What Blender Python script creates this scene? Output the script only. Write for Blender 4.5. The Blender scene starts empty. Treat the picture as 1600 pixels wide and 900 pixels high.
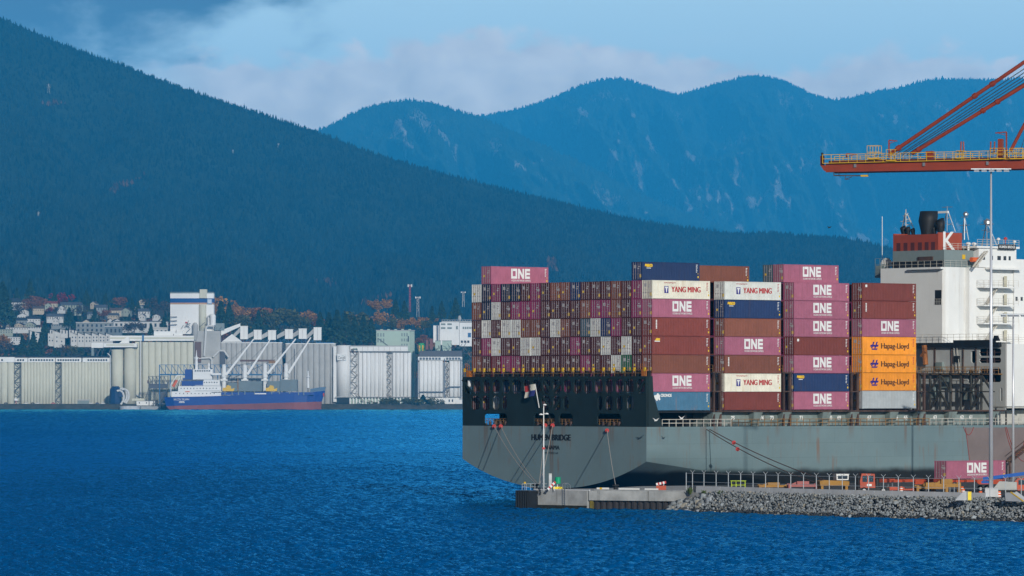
import bpy, bmesh, math, random
import numpy as np
from mathutils import Vector, Matrix
random.seed(7); rng = np.random.default_rng(7)
R = math.radians
scene = bpy.context.scene
C = scene.collection
# ------------------------------------------------------------------ camera
F, CX, HOR, CAMH = 8000.0, 800.0, 617.5, 16.86      # focal length, centre, horizon row (1600 px wide picture), eye height
cam = bpy.data.cameras.new('camera'); cam_o = bpy.data.objects.new('camera', cam); C.objects.link(cam_o)
cam.sensor_width = 36.0; cam.lens = 36.0*F/1600.0
cam.shift_y = (HOR-450.0)/1600.0
cam.clip_start = 1.0; cam.clip_end = 80000.0
cam_o.location = (0, 0, CAMH); cam_o.rotation_euler = (R(90), 0, 0)
scene.camera = cam_o
# ------------------------------------------------------------------ light
SUN = Vector((0.25, -1.0, 0.31)).normalized()        # towards the sun
ELEV = math.asin(SUN.z); AZ = math.atan2(SUN.x, SUN.y)
sl = bpy.data.lights.new('sun', 'SUN'); sl.energy = 3.7; sl.angle = R(0.5); sl.color = (1.0, 0.95, 0.87)
so = bpy.data.objects.new('sun', sl); C.objects.link(so)
so.rotation_euler = (-SUN).to_track_quat('-Z', 'Y').to_euler()
scene.view_settings.view_transform = 'Standard'; scene.view_settings.look = 'None'
scene.view_settings.exposure = -0.2; scene.view_settings.gamma = 1.0
scene.cycles.use_denoising = True
scene.cycles.volume_bounces = 0
scene.cycles.max_bounces = 6; scene.cycles.diffuse_bounces = 2; scene.cycles.glossy_bounces = 3; scene.cycles.transparent_max_bounces = 8
# ------------------------------------------------------------------ node helpers
def nn(nt, typ, **kw):
    n = nt.nodes.new(typ)
    for k, v in kw.items():
        if k.startswith('i_'):
            key = k[2:]
            key = int(key) if key.isdigit() else key.replace('_', ' ')
            n.inputs[key].default_value = v
        else: setattr(n, k, v)
    return n
def lk(nt, a, b): nt.links.new(a, b)
def math_n(nt, op, a, b=None, clamp=False):
    n = nt.nodes.new('ShaderNodeMath'); n.operation = op; n.use_clamp = clamp
    for i, s in enumerate((a, b)):
        if s is None: continue
        if isinstance(s, (int, float)): n.inputs[i].default_value = s
        else: nt.links.new(s, n.inputs[i])
    return n.outputs[0]
def mixc(nt, fac, a, b, blend='MIX'):
    n = nt.nodes.new('ShaderNodeMix'); n.data_type = 'RGBA'; n.blend_type = blend
    for key, s in ((0, fac), (6, a), (7, b)):
        if isinstance(s, (int, float)): n.inputs[key].default_value = s
        elif isinstance(s, tuple): n.inputs[key].default_value = (*s[:3], 1)
        else: nt.links.new(s, n.inputs[key])
    return n.outputs[2]
def ramp(nt, fac, stops, interp='LINEAR'):
    n = nt.nodes.new('ShaderNodeValToRGB'); n.color_ramp.interpolation = interp
    while len(n.color_ramp.elements) < len(stops): n.color_ramp.elements.new(0.5)
    for e, (p, c) in zip(n.color_ramp.elements, stops):
        e.position = p; e.color = (c, c, c, 1) if isinstance(c, (int, float)) else (*c[:3], 1)
    nt.links.new(fac, n.inputs[0]); return n.outputs[0]
def sstep(nt, x, lo, hi):
    n = nt.nodes.new('ShaderNodeMapRange'); n.interpolation_type = 'SMOOTHSTEP'
    nt.links.new(x, n.inputs[0]); n.inputs[1].default_value = lo; n.inputs[2].default_value = hi
    return n.outputs[0]
# ------------------------------------------------------------------ world: clear sky with cloud banks at infinity
W = bpy.data.worlds.new('World'); scene.world = W; W.use_nodes = True
nt = W.node_tree; nt.nodes.clear()
sky = nn(nt, 'ShaderNodeTexSky', sky_type='NISHITA', sun_disc=False, sun_elevation=ELEV, sun_rotation=AZ,
         altitude=0, air_density=1.0, dust_density=0.25, ozone_density=3.0)
tc = nn(nt, 'ShaderNodeTexCoord'); sp = nn(nt, 'ShaderNodeSeparateXYZ'); lk(nt, tc.outputs['Generated'], sp.inputs[0])
az = math_n(nt, 'ARCTAN2', sp.outputs[0], sp.outputs[1]); el = math_n(nt, 'ARCSINE', sp.outputs[2])
# angles in milliradians: one picture pixel is 1/8 mrad
azm = math_n(nt, 'MULTIPLY', az, 1000.0); elm = math_n(nt, 'MULTIPLY', el, 1000.0)
def angnoise(scale_x, scale_y, off, detail=6, rough=0.55, dist=0.0):
    cb = nn(nt, 'ShaderNodeCombineXYZ'); lk(nt, math_n(nt, 'MULTIPLY', azm, scale_x), cb.inputs[0]); lk(nt, math_n(nt, 'MULTIPLY', elm, scale_y), cb.inputs[1]); cb.inputs[2].default_value = off
    n = nn(nt, 'ShaderNodeTexNoise', i_Scale=1.0, i_Detail=detail, i_Roughness=rough, i_Distortion=dist); lk(nt, cb.outputs[0], n.inputs['Vector']); return n.outputs[0]
lift = nn(nt, 'ShaderNodeVectorMath', operation='ADD'); lk(nt, tc.outputs['Generated'], lift.inputs[0]); lift.inputs[1].default_value = (0, 0, 0.12)
lk(nt, lift.outputs[0], sky.inputs[0])      # the clear band above the sea mist
SKY_TINT, BANK_COL, VEIL_COL, STRATUS_COL, SKY_STRENGTH = (1.35, 1.2, 1.1), (11.8, 10.8, 9.5), (11, 11, 10.5), (0.9, 0.6, 0.4), 0.13
# low bank lying on the ridge: its top edge height wanders with azimuth
top_n = angnoise(0.055, 0.0, 3.3, 2, 0.5)
puff = angnoise(0.11, 0.16, 1.7, 6, 0.5, 0.2)
gl = math_n(nt, 'DIVIDE', math_n(nt, 'ADD', azm, 2.0), 26.0)
hump = math_n(nt, 'MULTIPLY', math_n(nt, 'EXPONENT', math_n(nt, 'MULTIPLY', math_n(nt, 'MULTIPLY', gl, gl), -1.0)), 4.5)
edge = math_n(nt, 'ADD', math_n(nt, 'ADD', math_n(nt, 'MULTIPLY', top_n, 7.0), 63.0), hump)
hgt = math_n(nt, 'SUBTRACT', edge, elm)
hgt = math_n(nt, 'ADD', hgt, math_n(nt, 'MULTIPLY', math_n(nt, 'SUBTRACT', puff, 0.5), 18.0))
m1 = sstep(nt, hgt, -0.5, 3.5)
lf = sstep(nt, azm, -80.0, -56.0)
m1 = math_n(nt, 'MULTIPLY', m1, lf)
# dark stratus at upper left
st = angnoise(0.035, 0.075, 9.1, 6, 0.52, 0.2)
dl = math_n(nt, 'SUBTRACT', math_n(nt, 'MULTIPLY', math_n(nt, 'SUBTRACT', elm, 62.0), 0.045), math_n(nt, 'MULTIPLY', math_n(nt, 'ADD', azm, 58.0), 0.014))
dens = math_n(nt, 'ADD', math_n(nt, 'MULTIPLY', math_n(nt, 'SUBTRACT', st, 0.5), 2.4), dl)
m2 = math_n(nt, 'MULTIPLY', sstep(nt, dens, 0.0, 0.75), sstep(nt, azm, -10.0, -45.0))
# thin veil elsewhere
vl = angnoise(0.018, 0.07, 4.0, 6, 0.5, 0.2)
m3 = math_n(nt, 'MULTIPLY', sstep(nt, vl, 0.5, 0.8), 0.25)
skyc = mixc(nt, 1.0, sky.outputs[0], SKY_TINT, 'MULTIPLY')
skyc = mixc(nt, sstep(nt, elm, 320.0, 80.0), skyc, (4.4, 4.6, 2.9), 'ADD')      # bright milky air towards the horizon
tex = ramp(nt, angnoise(0.12, 0.16, 6.2, 6, 0.5, 0.2), [(0.3, 0.8), (0.7, 1.06)])
c1 = mixc(nt, 1.0, BANK_COL, tex, 'MULTIPLY')
col = mixc(nt, m3, skyc, VEIL_COL)
col = mixc(nt, math_n(nt, 'MULTIPLY', m2, 0.95), col, STRATUS_COL)
col = mixc(nt, math_n(nt, 'MULTIPLY', m1, 0.97), col, c1)
bg = nn(nt, 'ShaderNodeBackground', i_Strength=SKY_STRENGTH); lk(nt, col, bg.inputs[0])
out = nn(nt, 'ShaderNodeOutputWorld'); lk(nt, bg.outputs[0], out.inputs[0])
# ------------------------------------------------------------------ placing by bearing: a pixel of the 1600x900 photo at depth Y
def at(px, py, Y): return Vector(((px-CX)*Y/F, Y, CAMH+(HOR-py)*Y/F))
def zy(py, Y): return CAMH+(HOR-py)*Y/F
def xx(px, Y): return (px-CX)*Y/F
# ------------------------------------------------------------------ materials
MATS = {}
def mat(name, rgb, rough=0.6, metal=0.0, var=0.12, scale=1.0, streak=None, streak_amt=0.4, spec=0.35, bump=0.0, stretch=(1, 1, 1), hue=0.0):
    """painted / weathered surface: base colour broken up by noise, optional streaks (rust, dirt) running down"""
    if name in MATS: return MATS[name]
    m = bpy.data.materials.new(name); m.use_nodes = True; nt = m.node_tree; b = nt.nodes['Principled BSDF']
    b.inputs['Roughness'].default_value = rough; b.inputs['Metallic'].default_value = metal; b.inputs['Specular IOR Level'].default_value = spec
    tc = nn(nt, 'ShaderNodeTexCoord'); oi = nn(nt, 'ShaderNodeObjectInfo')
    mp = nn(nt, 'ShaderNodeMapping'); lk(nt, tc.outputs['Object'], mp.inputs['Vector']); mp.inputs['Scale'].default_value = stretch
    off = nn(nt, 'ShaderNodeVectorMath', operation='ADD'); lk(nt, mp.outputs[0], off.inputs[0])
    r3 = nn(nt, 'ShaderNodeVectorMath', operation='SCALE'); r3.inputs[0].default_value = (91, 37, 53); lk(nt, oi.outputs['Random'], r3.inputs['Scale'])
    lk(nt, r3.outputs[0], off.inputs[1])
    no = nn(nt, 'ShaderNodeTexNoise', i_Scale=scale, i_Detail=6.0, i_Roughness=0.65); lk(nt, off.outputs[0], no.inputs['Vector'])
    v = ramp(nt, no.outputs[0], [(0.28, 1.0-var*1.6), (0.72, 1.0+var)])
    col = mixc(nt, 1.0, rgb, v, 'MULTIPLY')
    if hue:       # each object a little lighter or darker than its neighbours (different age of paint)
        rr = nn(nt, 'ShaderNodeMapRange'); lk(nt, oi.outputs['Random'], rr.inputs[0]); rr.inputs[3].default_value = 1-hue; rr.inputs[4].default_value = 1+hue
        cc = nn(nt, 'ShaderNodeCombineXYZ'); [lk(nt, rr.outputs[0], cc.inputs[i]) for i in range(3)]
        col = mixc(nt, 1.0, col, cc.outputs[0], 'MULTIPLY')
    if streak:
        mp2 = nn(nt, 'ShaderNodeMapping'); lk(nt, off.outputs[0], mp2.inputs['Vector']); mp2.inputs['Scale'].default_value = (1.6, 1.6, 0.09)
        n2 = nn(nt, 'ShaderNodeTexNoise', i_Scale=1.0, i_Detail=7.0, i_Roughness=0.6); lk(nt, mp2.outputs[0], n2.inputs['Vector'])
        n3 = nn(nt, 'ShaderNodeTexNoise', i_Scale=0.35, i_Detail=5.0); lk(nt, off.outputs[0], n3.inputs['Vector'])
        f = math_n(nt, 'MULTIPLY', sstep(nt, n2.outputs[0], 0.52, 0.72), sstep(nt, n3.outputs[0], 0.42, 0.66))
        col = mixc(nt, math_n(nt, 'MULTIPLY', f, streak_amt), col, streak)
    lk(nt, col, b.inputs['Base Color'])
    if bump:
        bp = nn(nt, 'ShaderNodeBump', i_Strength=bump, i_Distance=0.1); lk(nt, no.outputs[0], bp.inputs['Height']); lk(nt, bp.outputs[0], b.inputs['Normal'])
    MATS[name] = m; return m
def leafmat(name, lo, hi, attr='shade'):
    if name in MATS: return MATS[name]
    m = bpy.data.materials.new(name); m.use_nodes = True; nt = m.node_tree; b = nt.nodes['Principled BSDF']
    b.inputs['Roughness'].default_value = 0.9; b.inputs['Specular IOR Level'].default_value = 0.1
    a = nn(nt, 'ShaderNodeAttribute', attribute_name=attr)
    lk(nt, mixc(nt, a.outputs['Fac'], lo, hi), b.inputs['Base Color']); MATS[name] = m; return m
# ------------------------------------------------------------------ mesh collecting
class MB:
    def __init__(s): s.v = []; s.f = []; s.m = []; s.cur = 0
    def add(s, vs, fs):
        o = len(s.v); s.v += [tuple(p) for p in vs]; s.f += [tuple(i+o for i in f) for f in fs]; s.m += [s.cur]*len(fs); return s
    def hexa(s, p):            # 8 points: bottom 4 ccw, top 4 ccw
        return s.add(p, [(0, 3, 2, 1), (4, 5, 6, 7), (0, 1, 5, 4), (1, 2, 6, 5), (2, 3, 7, 6), (3, 0, 4, 7)])
    def box(s, x0, x1, y0, y1, z0, z1):
        return s.hexa([(x0, y0, z0), (x1, y0, z0), (x1, y1, z0), (x0, y1, z0), (x0, y0, z1), (x1, y0, z1), (x1, y1, z1), (x0, y1, z1)])
    def quad(s, a, b, c, d): return s.add([a, b, c, d], [(0, 1, 2, 3)])
    def bar(s, p, q, r=0.05, n=4, r2=None, caps=True):
        p = Vector(p); q = Vector(q); d = (q-p)
        if d.length < 1e-6: return s
        d.normalize(); a = d.orthogonal().normalized() if abs(d.z) < 0.99 else Vector((1, 0, 0)); 
        if abs(d.z) < 0.99: a = d.cross(Vector((0, 0, 1))).normalized()
        b = d.cross(a); r2 = r if r2 is None else r2; vs = []
        for k in range(n):
            t = 2*math.pi*(k+0.5)/n; e = a*math.cos(t)+b*math.sin(t); vs.append(p+e*r)
        for k in range(n):
            t = 2*math.pi*(k+0.5)/n; e = a*math.cos(t)+b*math.sin(t); vs.append(q+e*r2)
        fs = [(k, (k+1) % n, n+(k+1) % n, n+k) for k in range(n)]
        if caps: fs += [tuple(range(n-1, -1, -1)), tuple(range(n, 2*n))]
        return s.add(vs, fs)
    def line(s, pts, r=0.05, n=4):
        for a, b in zip(pts[:-1], pts[1:]): s.bar(a, b, r, n)
        return s
    def prism(s, poly, z0, z1):      # polygon (x,y) extruded in z
        n = len(poly); vs = [(x, y, z0) for x, y in poly]+[(x, y, z1) for x, y in poly]
        return s.add(vs, [tuple(range(n-1, -1, -1)), tuple(range(n, 2*n))]+[(k, (k+1) % n, n+(k+1) % n, n+k) for k in range(n)])
    def prism_y(s, poly, y0, y1):    # polygon (x,z) extruded in y
        n = len(poly); vs = [(x, y0, z) for x, z in poly]+[(x, y1, z) for x, z in poly]
        return s.add(vs, [tuple(range(n)), tuple(range(2*n-1, n-1, -1))]+[(k, n+k, n+(k+1) % n, (k+1) % n) for k in range(n)])
    def prism_x(s, poly, x0, x1):    # polygon (y,z) extruded in x
        n = len(poly); vs = [(x0, y, z) for y, z in poly]+[(x1, y, z) for y, z in poly]
        return s.add(vs, [tuple(range(n)), tuple(range(2*n-1, n-1, -1))]+[(k, n+k, n+(k+1) % n, (k+1) % n) for k in range(n)])
    def lathe(s, c, prof, n=16):     # profile (r,z)
        vs = []; 
        for r, z in prof:
            for k in range(n): vs.append((c[0]+r*math.cos(2*math.pi*k/n), c[1]+r*math.sin(2*math.pi*k/n), c[2]+z))
        fs = []
        for i in range(len(prof)-1):
            for k in range(n): fs.append((i*n+k, i*n+(k+1) % n, (i+1)*n+(k+1) % n, (i+1)*n+k))
        fs += [tuple(range(n-1, -1, -1)), tuple(range((len(prof)-1)*n, len(prof)*n))]
        return s.add(vs, fs)
    def mesh(s, name, mats):
        me = bpy.data.meshes.new(name); me.from_pydata(s.v, [], s.f)
        for m in (mats if isinstance(mats, (list, tuple)) else [mats]): me.materials.append(m)
        if any(s.m): me.polygons.foreach_set('material_index', s.m)
        bm = bmesh.new(); bm.from_mesh(me); bmesh.ops.recalc_face_normals(bm, faces=bm.faces); bm.to_mesh(me); bm.free()
        me.update(); return me
    def build(s, name, mats, parent=None, smooth=False):
        me = s.mesh(name, mats); return link(name, me, parent, smooth)
def link(name, me, parent=None, smooth=False):
    o = bpy.data.objects.new(name, me); C.objects.link(o)
    if parent is not None: o.parent = parent
    if smooth: me.polygons.foreach_set('use_smooth', [True]*len(me.polygons))
    return o
def tag(o, label=None, cat=None, group=None, kind=None):
    for k, v in (('label', label), ('category', cat), ('group', group), ('kind', kind)):
        if v: o[k] = v
    return o
def thing(name, label, cat, loc=(0, 0, 0), rz=0.0, group=None):
    o = bpy.data.objects.new(name, None); C.objects.link(o); o.location = loc; o.rotation_euler = (0, 0, rz); o.empty_display_size = 0.5
    return tag(o, label, cat, group)
def kids(o): return [c for c in bpy.data.objects if c.parent == o]
TEXT = {}
def text_mb(s, size, thick=0.02, bold=0.0, spacing=1.0, width=None):
    """letters as raised plates: mesh in the XY plane centred on the origin, thickness along +z"""
    key = (s, size, thick, bold, spacing, width)
    if key in TEXT: return TEXT[key]
    cu = bpy.data.curves.new('text', 'FONT'); cu.body = s; cu.size = size; cu.align_x = 'CENTER'; cu.align_y = 'CENTER'; cu.extrude = thick/2; cu.offset = bold; cu.space_character = spacing; cu.resolution_u = 3
    o = bpy.data.objects.new('text', cu); C.objects.link(o); dg = bpy.context.evaluated_depsgraph_get(); dg.update()
    me = bpy.data.meshes.new_from_object(o.evaluated_get(dg)); vs = [tuple(v.co) for v in me.vertices]; fs = [tuple(p.vertices) for p in me.polygons]
    bpy.data.objects.remove(o); bpy.data.curves.remove(cu); bpy.data.meshes.remove(me)
    if width and vs:
        x0 = min(v[0] for v in vs); x1 = max(v[0] for v in vs); k = width/(x1-x0); vs = [((v[0]-(x0+x1)/2)*k, v[1], v[2]) for v in vs]
    TEXT[key] = (vs, fs); return TEXT[key]
def put_text(mb, s, size, org, ux, uy, uz, **kw):
    vs, fs = text_mb(s, size, **kw); org = Vector(org); ux = Vector(ux); uy = Vector(uy); uz = Vector(uz)
    mb.add([org+ux*v[0]+uy*v[1]+uz*v[2] for v in vs], fs)
def npmesh(name, co, tris, mats, shade=None, smooth=False, matidx=None):
    """fast mesh from numpy arrays; co (n,3), tris (m,k)"""
    me = bpy.data.meshes.new(name); n = len(co); m, k = tris.shape
    me.vertices.add(n); me.vertices.foreach_set('co', np.ascontiguousarray(co, dtype=np.float32).ravel())
    me.loops.add(m*k); me.loops.foreach_set('vertex_index', np.ascontiguousarray(tris, dtype=np.int32).ravel())
    me.polygons.add(m); me.polygons.foreach_set('loop_start', np.arange(0, m*k, k, dtype=np.int32))
    for mm in (mats if isinstance(mats, (list, tuple)) else [mats]): me.materials.append(mm)
    if matidx is not None: me.polygons.foreach_set('material_index', np.ascontiguousarray(matidx, dtype=np.int32))
    if smooth: me.polygons.foreach_set('use_smooth', np.ones(m, dtype=bool))
    if shade is not None:
        a = me.attributes.new('shade', 'FLOAT', 'POINT'); a.data.foreach_set('value', np.ascontiguousarray(shade, dtype=np.float32))
    me.update(calc_edges=True); me.validate(); return me
def vnoise(x, y, seed=0):
    """smooth value noise"""
    r = np.random.default_rng(seed).random((256, 256)); xi = np.floor(x).astype(int); yi = np.floor(y).astype(int); fx = x-xi; fy = y-yi
    fx = fx*fx*(3-2*fx); fy = fy*fy*(3-2*fy); g = lambda a, b: r[a % 256, b % 256]
    return (g(xi, yi)*(1-fx)+g(xi+1, yi)*fx)*(1-fy)+(g(xi, yi+1)*(1-fx)+g(xi+1, yi+1)*fx)*fy
def fbm(x, y, seed=0, oct=5, gain=0.5):
    s = 0; a = 1.0; t = 0
    for o in range(oct): s = s+a*vnoise(x*2**o, y*2**o, seed+o); t += a; a *= gain
    return s/t
# ------------------------------------------------------------------ water
def water():
    m = bpy.data.materials.new('sea_water'); m.use_nodes = True; nt = m.node_tree; nt.nodes.clear()
    om = nn(nt, 'ShaderNodeOutputMaterial'); b = nn(nt, 'ShaderNodeBsdfDiffuse'); gl_ = nn(nt, 'ShaderNodeBsdfGlossy', i_Roughness=0.09); gl_.inputs['Color'].default_value = (*WATER_REFL, 1)
    fr = nn(nt, 'ShaderNodeFresnel', i_IOR=1.33); mx = nn(nt, 'ShaderNodeMixShader'); lk(nt, math_n(nt, 'MULTIPLY', fr.outputs[0], 1.0), mx.inputs[0]); lk(nt, b.outputs[0], mx.inputs[1]); lk(nt, gl_.outputs[0], mx.inputs[2]); lk(nt, mx.outputs[0], om.inputs['Surface'])
    g = nn(nt, 'ShaderNodeNewGeometry')
    def noise(scale, sx, sy, det, rough=0.55, rot=0.25):
        mp = nn(nt, 'ShaderNodeMapping'); lk(nt, g.outputs['Position'], mp.inputs['Vector']); mp.inputs['Scale'].default_value = (sx, sy, 1); mp.inputs['Rotation'].default_value = (0, 0, rot)
        n = nn(nt, 'ShaderNodeTexNoise', i_Scale=scale, i_Detail=det, i_Roughness=rough); lk(nt, mp.outputs[0], n.inputs['Vector']); return n.outputs[0]
    h1 = noise(0.7, 1.0, 0.16, 5.0, 0.62, 0.12)     # chop
    h2 = noise(0.1, 1.0, 0.12, 4.0, 0.55, -0.05)     # longer waves
    hh = math_n(nt, 'ADD', math_n(nt, 'MULTIPLY', h1, 1.0), math_n(nt, 'MULTIPLY', h2, 2.2))
    bp = nn(nt, 'ShaderNodeBump', i_Strength=1.0, i_Distance=WAVE_H); lk(nt, hh, bp.inputs['Height'])
    wind = noise(0.004, 1.0, 2.2, 5.0, 0.6, 0.05)   # cat's-paws: the wind roughens the water in long streaks
    lk(nt, math_n(nt, 'ADD', math_n(nt, 'MULTIPLY', sstep(nt, wind, 0.38, 0.62), 0.5), 0.55), bp.inputs['Strength'])
    for n_ in (b, gl_, fr): lk(nt, bp.outputs[0], n_.inputs['Normal'])
    wc = sstep(nt, noise(0.25, 0.5, 1.6, 7.0, 0.7, 0.1), 0.66, 0.74)
    wm = sstep(nt, noise(0.012, 1.0, 2.5, 4.0, 0.5, 0.1), 0.58, 0.7)
    col = mixc(nt, math_n(nt, 'MULTIPLY', math_n(nt, 'MULTIPLY', wc, wm), 0.35), WATER_COL, (0.55, 0.62, 0.68))
    lk(nt, col, b.inputs['Color'])
    # real waves where single crests can be told apart, a flat sheet beyond
    cols = np.linspace(-0.112, 0.112, 840); rows = np.concatenate([445*np.exp(np.linspace(0, math.log(1500/445), 1900)), 1500*np.exp(np.linspace(0.0014, math.log(5985/1500), 990))])
    A, Yg = np.meshgrid(cols, rows); X = (A*Yg).ravel(); Y = Yg.ravel()
    wr = np.random.default_rng(3); Z = np.zeros_like(X); amp = 0
    for k in range(52):
        L = 0.7*(5.0/0.7)**wr.random(); th = math.pi/2*0.55+wr.normal(0, 0.55); a = 0.022*L**0.8
        kx = 2*math.pi/L; ph = kx*(X*math.cos(th)+Y*math.sin(th))+wr.random()*6.28
        fade = np.clip((L*2.2-Y*0.0011)/(L*2.2), 0, 1)
        Z += a*(np.sin(ph)+0.35*np.cos(2*ph))*fade
    gust = 0.30+1.25*fbm(X*0.010, Y*0.0022, 8, 5)
    side = np.clip((0.112-np.abs(A.ravel()))/0.004, 0, 1); nearw = np.clip((1500-Y)/350, 0, 1)
    dY = 0.0014*Y; row = np.repeat(np.arange(len(rows)), len(cols))           # beyond 1.5 km: one crest per grid row, each as long as the wind makes it
    far = (vnoise(X/(dY*0.6)+row*17.3, row*1.0, 41)-0.5)*dY*0.13+(vnoise(X/(dY*2.0)+row*5.1, row*0.5, 43)-0.5)*dY*0.10
    Z = (Z*0.52*nearw+far*(1-nearw))*gust*side*np.clip((5985-Y)/6, 0, 1)
    i = np.arange(len(X)).reshape(A.shape); q = np.stack([i[:-1, :-1].ravel(), i[:-1, 1:].ravel(), i[1:, 1:].ravel(), i[1:, :-1].ravel()], 1)
    co = np.stack([X, Y, Z], 1); n0 = len(co)
    xa, xb = 0.112*445, 0.112*5985
    ext = np.array([(-xa, 445, 0), (xa, 445, 0), (xb, 5985, 0), (-xb, 5985, 0), (-9000, -300, 0), (9000, -300, 0), (9000, 445, 0), (9000, 5985, 0), (9000, 7600, 0), (-9000, 7600, 0), (-9000, 5985, 0), (-9000, 445, 0)], float)
    eq = np.array([[4, 5, 6, 11], [11, 0, 3, 10], [1, 6, 7, 2], [10, 7, 8, 9]])+n0
    o = link('water', npmesh('water', np.concatenate([co, ext]), np.concatenate([q, eq]), m, smooth=True)); tag(o, kind='structure')
WATER_COL = (0.0, 0.088, 0.29); WATER_REFL = (0.08, 0.54, 0.92); WAVE_H = 0.5
water()
# ------------------------------------------------------------------ mountains
def prof(tab, px):
    a = np.array(tab, float); x, y = a[:, 0], a[:, 1]
    t = np.interp(px, x, y); k = 15.0                     # soften the corners of the polyline
    return (np.interp(px-k, x, y)+np.interp(px+k, x, y)+2*t)/4
NEAR = [(-400, -150), (-100, -15), (0, 28), (50, 50), (100, 71), (200, 106), (300, 144), (400, 176), (500, 209), (600, 247), (700, 274), (800, 299), (900, 324), (1000, 346), (1080, 358), (1150, 366), (1200, 364), (1250, 369), (1300, 371), (1350, 378), (1400, 392), (1500, 417), (1600, 442), (1750, 474), (2200, 520)]
SPUR = [(100, 330), (300, 265), (400, 235), (515, 199), (545, 180), (590, 163), (650, 158), (710, 172), (760, 188), (830, 222), (900, 250), (960, 283), (1040, 322), (1120, 352), (1250, 390), (1500, 440), (2100, 520)]
FAR = [(100, 330), (300, 290), (450, 250), (560, 210), (650, 190), (710, 186), (760, 181), (800, 174), (870, 154), (895, 138), (940, 125), (970, 123), (1000, 133), (1060, 151), (1080, 145), (1120, 133), (1170, 120), (1200, 121), (1230, 130), (1280, 155), (1310, 158), (1350, 148), (1400, 140), (1430, 130), (1465, 124), (1550, 127), (1600, 123), (1700, 112), (1850, 150), (2100, 220)]
def near_xyz(px, t):
    """t=0 foot of the slope, t=1 ridge, t>1 behind"""
    Y = 7450+7800*np.clip(t, 0, 2)**0.6
    top = prof(NEAR, px); foot = np.interp(px, [-400, 0, 250, 480, 700, 1000, 2200], [476, 478, 492, 520, 545, 570, 600])
    e = np.clip(t, 0, 1)
    py = foot+(top-foot)*(0.78*e+0.22*e*e)
    bump = (fbm(px*0.008+3, t*5.0, 11, 5)-0.5)*95*np.sin(np.pi*e)
    py = py-bump*np.clip((foot-top)/260, 0.05, 1)
    z = CAMH+(HOR-py)*Y/F
    z = np.where(t > 1, z-(t-1)*900, z)
    return (px-CX)*Y/F, Y, z
def spur_xyz(px, t): return far_xyz(px, t, SPUR, 25500, 3000, 3.7)
def far_xyz(px, t, tab=FAR, y0=29000, dy=7000, ph=0.0):
    Y = y0+dy*t
    top = prof(tab, px); foot = np.maximum(470.0, top+25)
    e = np.clip(t, 0, 1)
    rid = 1-np.abs(2*fbm(px*0.0075+t*1.1+ph, t*1.3+ph, 31, 6, 0.55)-1)      # spurs and gullies running down the face
    py = foot+(top-foot)*(e**0.9)
    py = py-(rid-0.72)*150*np.sin(np.pi*np.clip(e, 0, 1))**0.8
    Y = Y-(rid-0.72)*(5000 if ph == 0 else 2600)*np.sin(np.pi*np.clip(e, 0, 1))
    z = CAMH+(HOR-py)*Y/F
    z = np.where(t > 1, z-(t-1)*1500, z)
    return (px-CX)*Y/F, Y, z
def rock_mask(px, t):
    return np.clip((fbm(px*0.045, t*9, 77, 5, 0.6)-0.615)/0.05, 0, 1)*np.clip((t-0.08)/0.1, 0, 1)*np.clip((0.95-t)/0.15, 0, 1)
def grid_mesh(name, fn, px0, px1, npx, t1, nt_, material, mask=None):
    P, T = np.meshgrid(np.linspace(px0, px1, npx), np.linspace(0, t1, nt_))
    x, y, z = fn(P.ravel(), T.ravel()); co = np.stack([x, y, z], 1); i = np.arange(npx*nt_).reshape(nt_, npx)
    q = np.stack([i[:-1, :-1].ravel(), i[:-1, 1:].ravel(), i[1:, 1:].ravel(), i[1:, :-1].ravel()], 1)
    o = link(name, npmesh(name, co, q, material, mask(P.ravel(), T.ravel()) if mask else None, smooth=True)); tag(o, kind='structure'); return o
def ground_mat(name, c1, c2, rock=None, scale=0.004):
    m = bpy.data.materials.new(name); m.use_nodes = True; nt = m.node_tree; b = nt.nodes['Principled BSDF']; b.inputs['Roughness'].default_value = 0.95; b.inputs['Specular IOR Level'].default_value = 0.1
    g = nn(nt, 'ShaderNodeNewGeometry')
    n = nn(nt, 'ShaderNodeTexNoise', i_Scale=scale, i_Detail=8.0, i_Roughness=0.7); lk(nt, g.outputs['Position'], n.inputs['Vector'])
    n2 = nn(nt, 'ShaderNodeTexNoise', i_Scale=scale*14, i_Detail=4.0, i_Roughness=0.7); lk(nt, g.outputs['Position'], n2.inputs['Vector'])
    f = math_n(nt, 'ADD', math_n(nt, 'MULTIPLY', n.outputs[0], 0.6), math_n(nt, 'MULTIPLY', n2.outputs[0], 0.4))
    col = mixc(nt, sstep(nt, f, 0.4, 0.6), c1, c2)
    if rock:
        at_ = nn(nt, 'ShaderNodeAttribute', attribute_name='shade'); col = mixc(nt, math_n(nt, 'MULTIPLY', at_.outputs['Fac'], ramp(nt, n2.outputs[0], [(0.4, 0.35), (0.6, 1.0)])), col, rock)
    lk(nt, col, b.inputs['Base Color']); return m
grid_mesh('hill', near_xyz, -380, 2150, 260, 1.5, 70, ground_mat('hill_soil', (0.012, 0.03, 0.022), (0.03, 0.05, 0.03)))
grid_mesh('mountain', far_xyz, 150, 2050, 900, 1.25, 230, ground_mat('mountain_ground', (0.014, 0.035, 0.03), (0.035, 0.065, 0.04), (0.36, 0.35, 0.34), 0.003), rock_mask)
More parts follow.
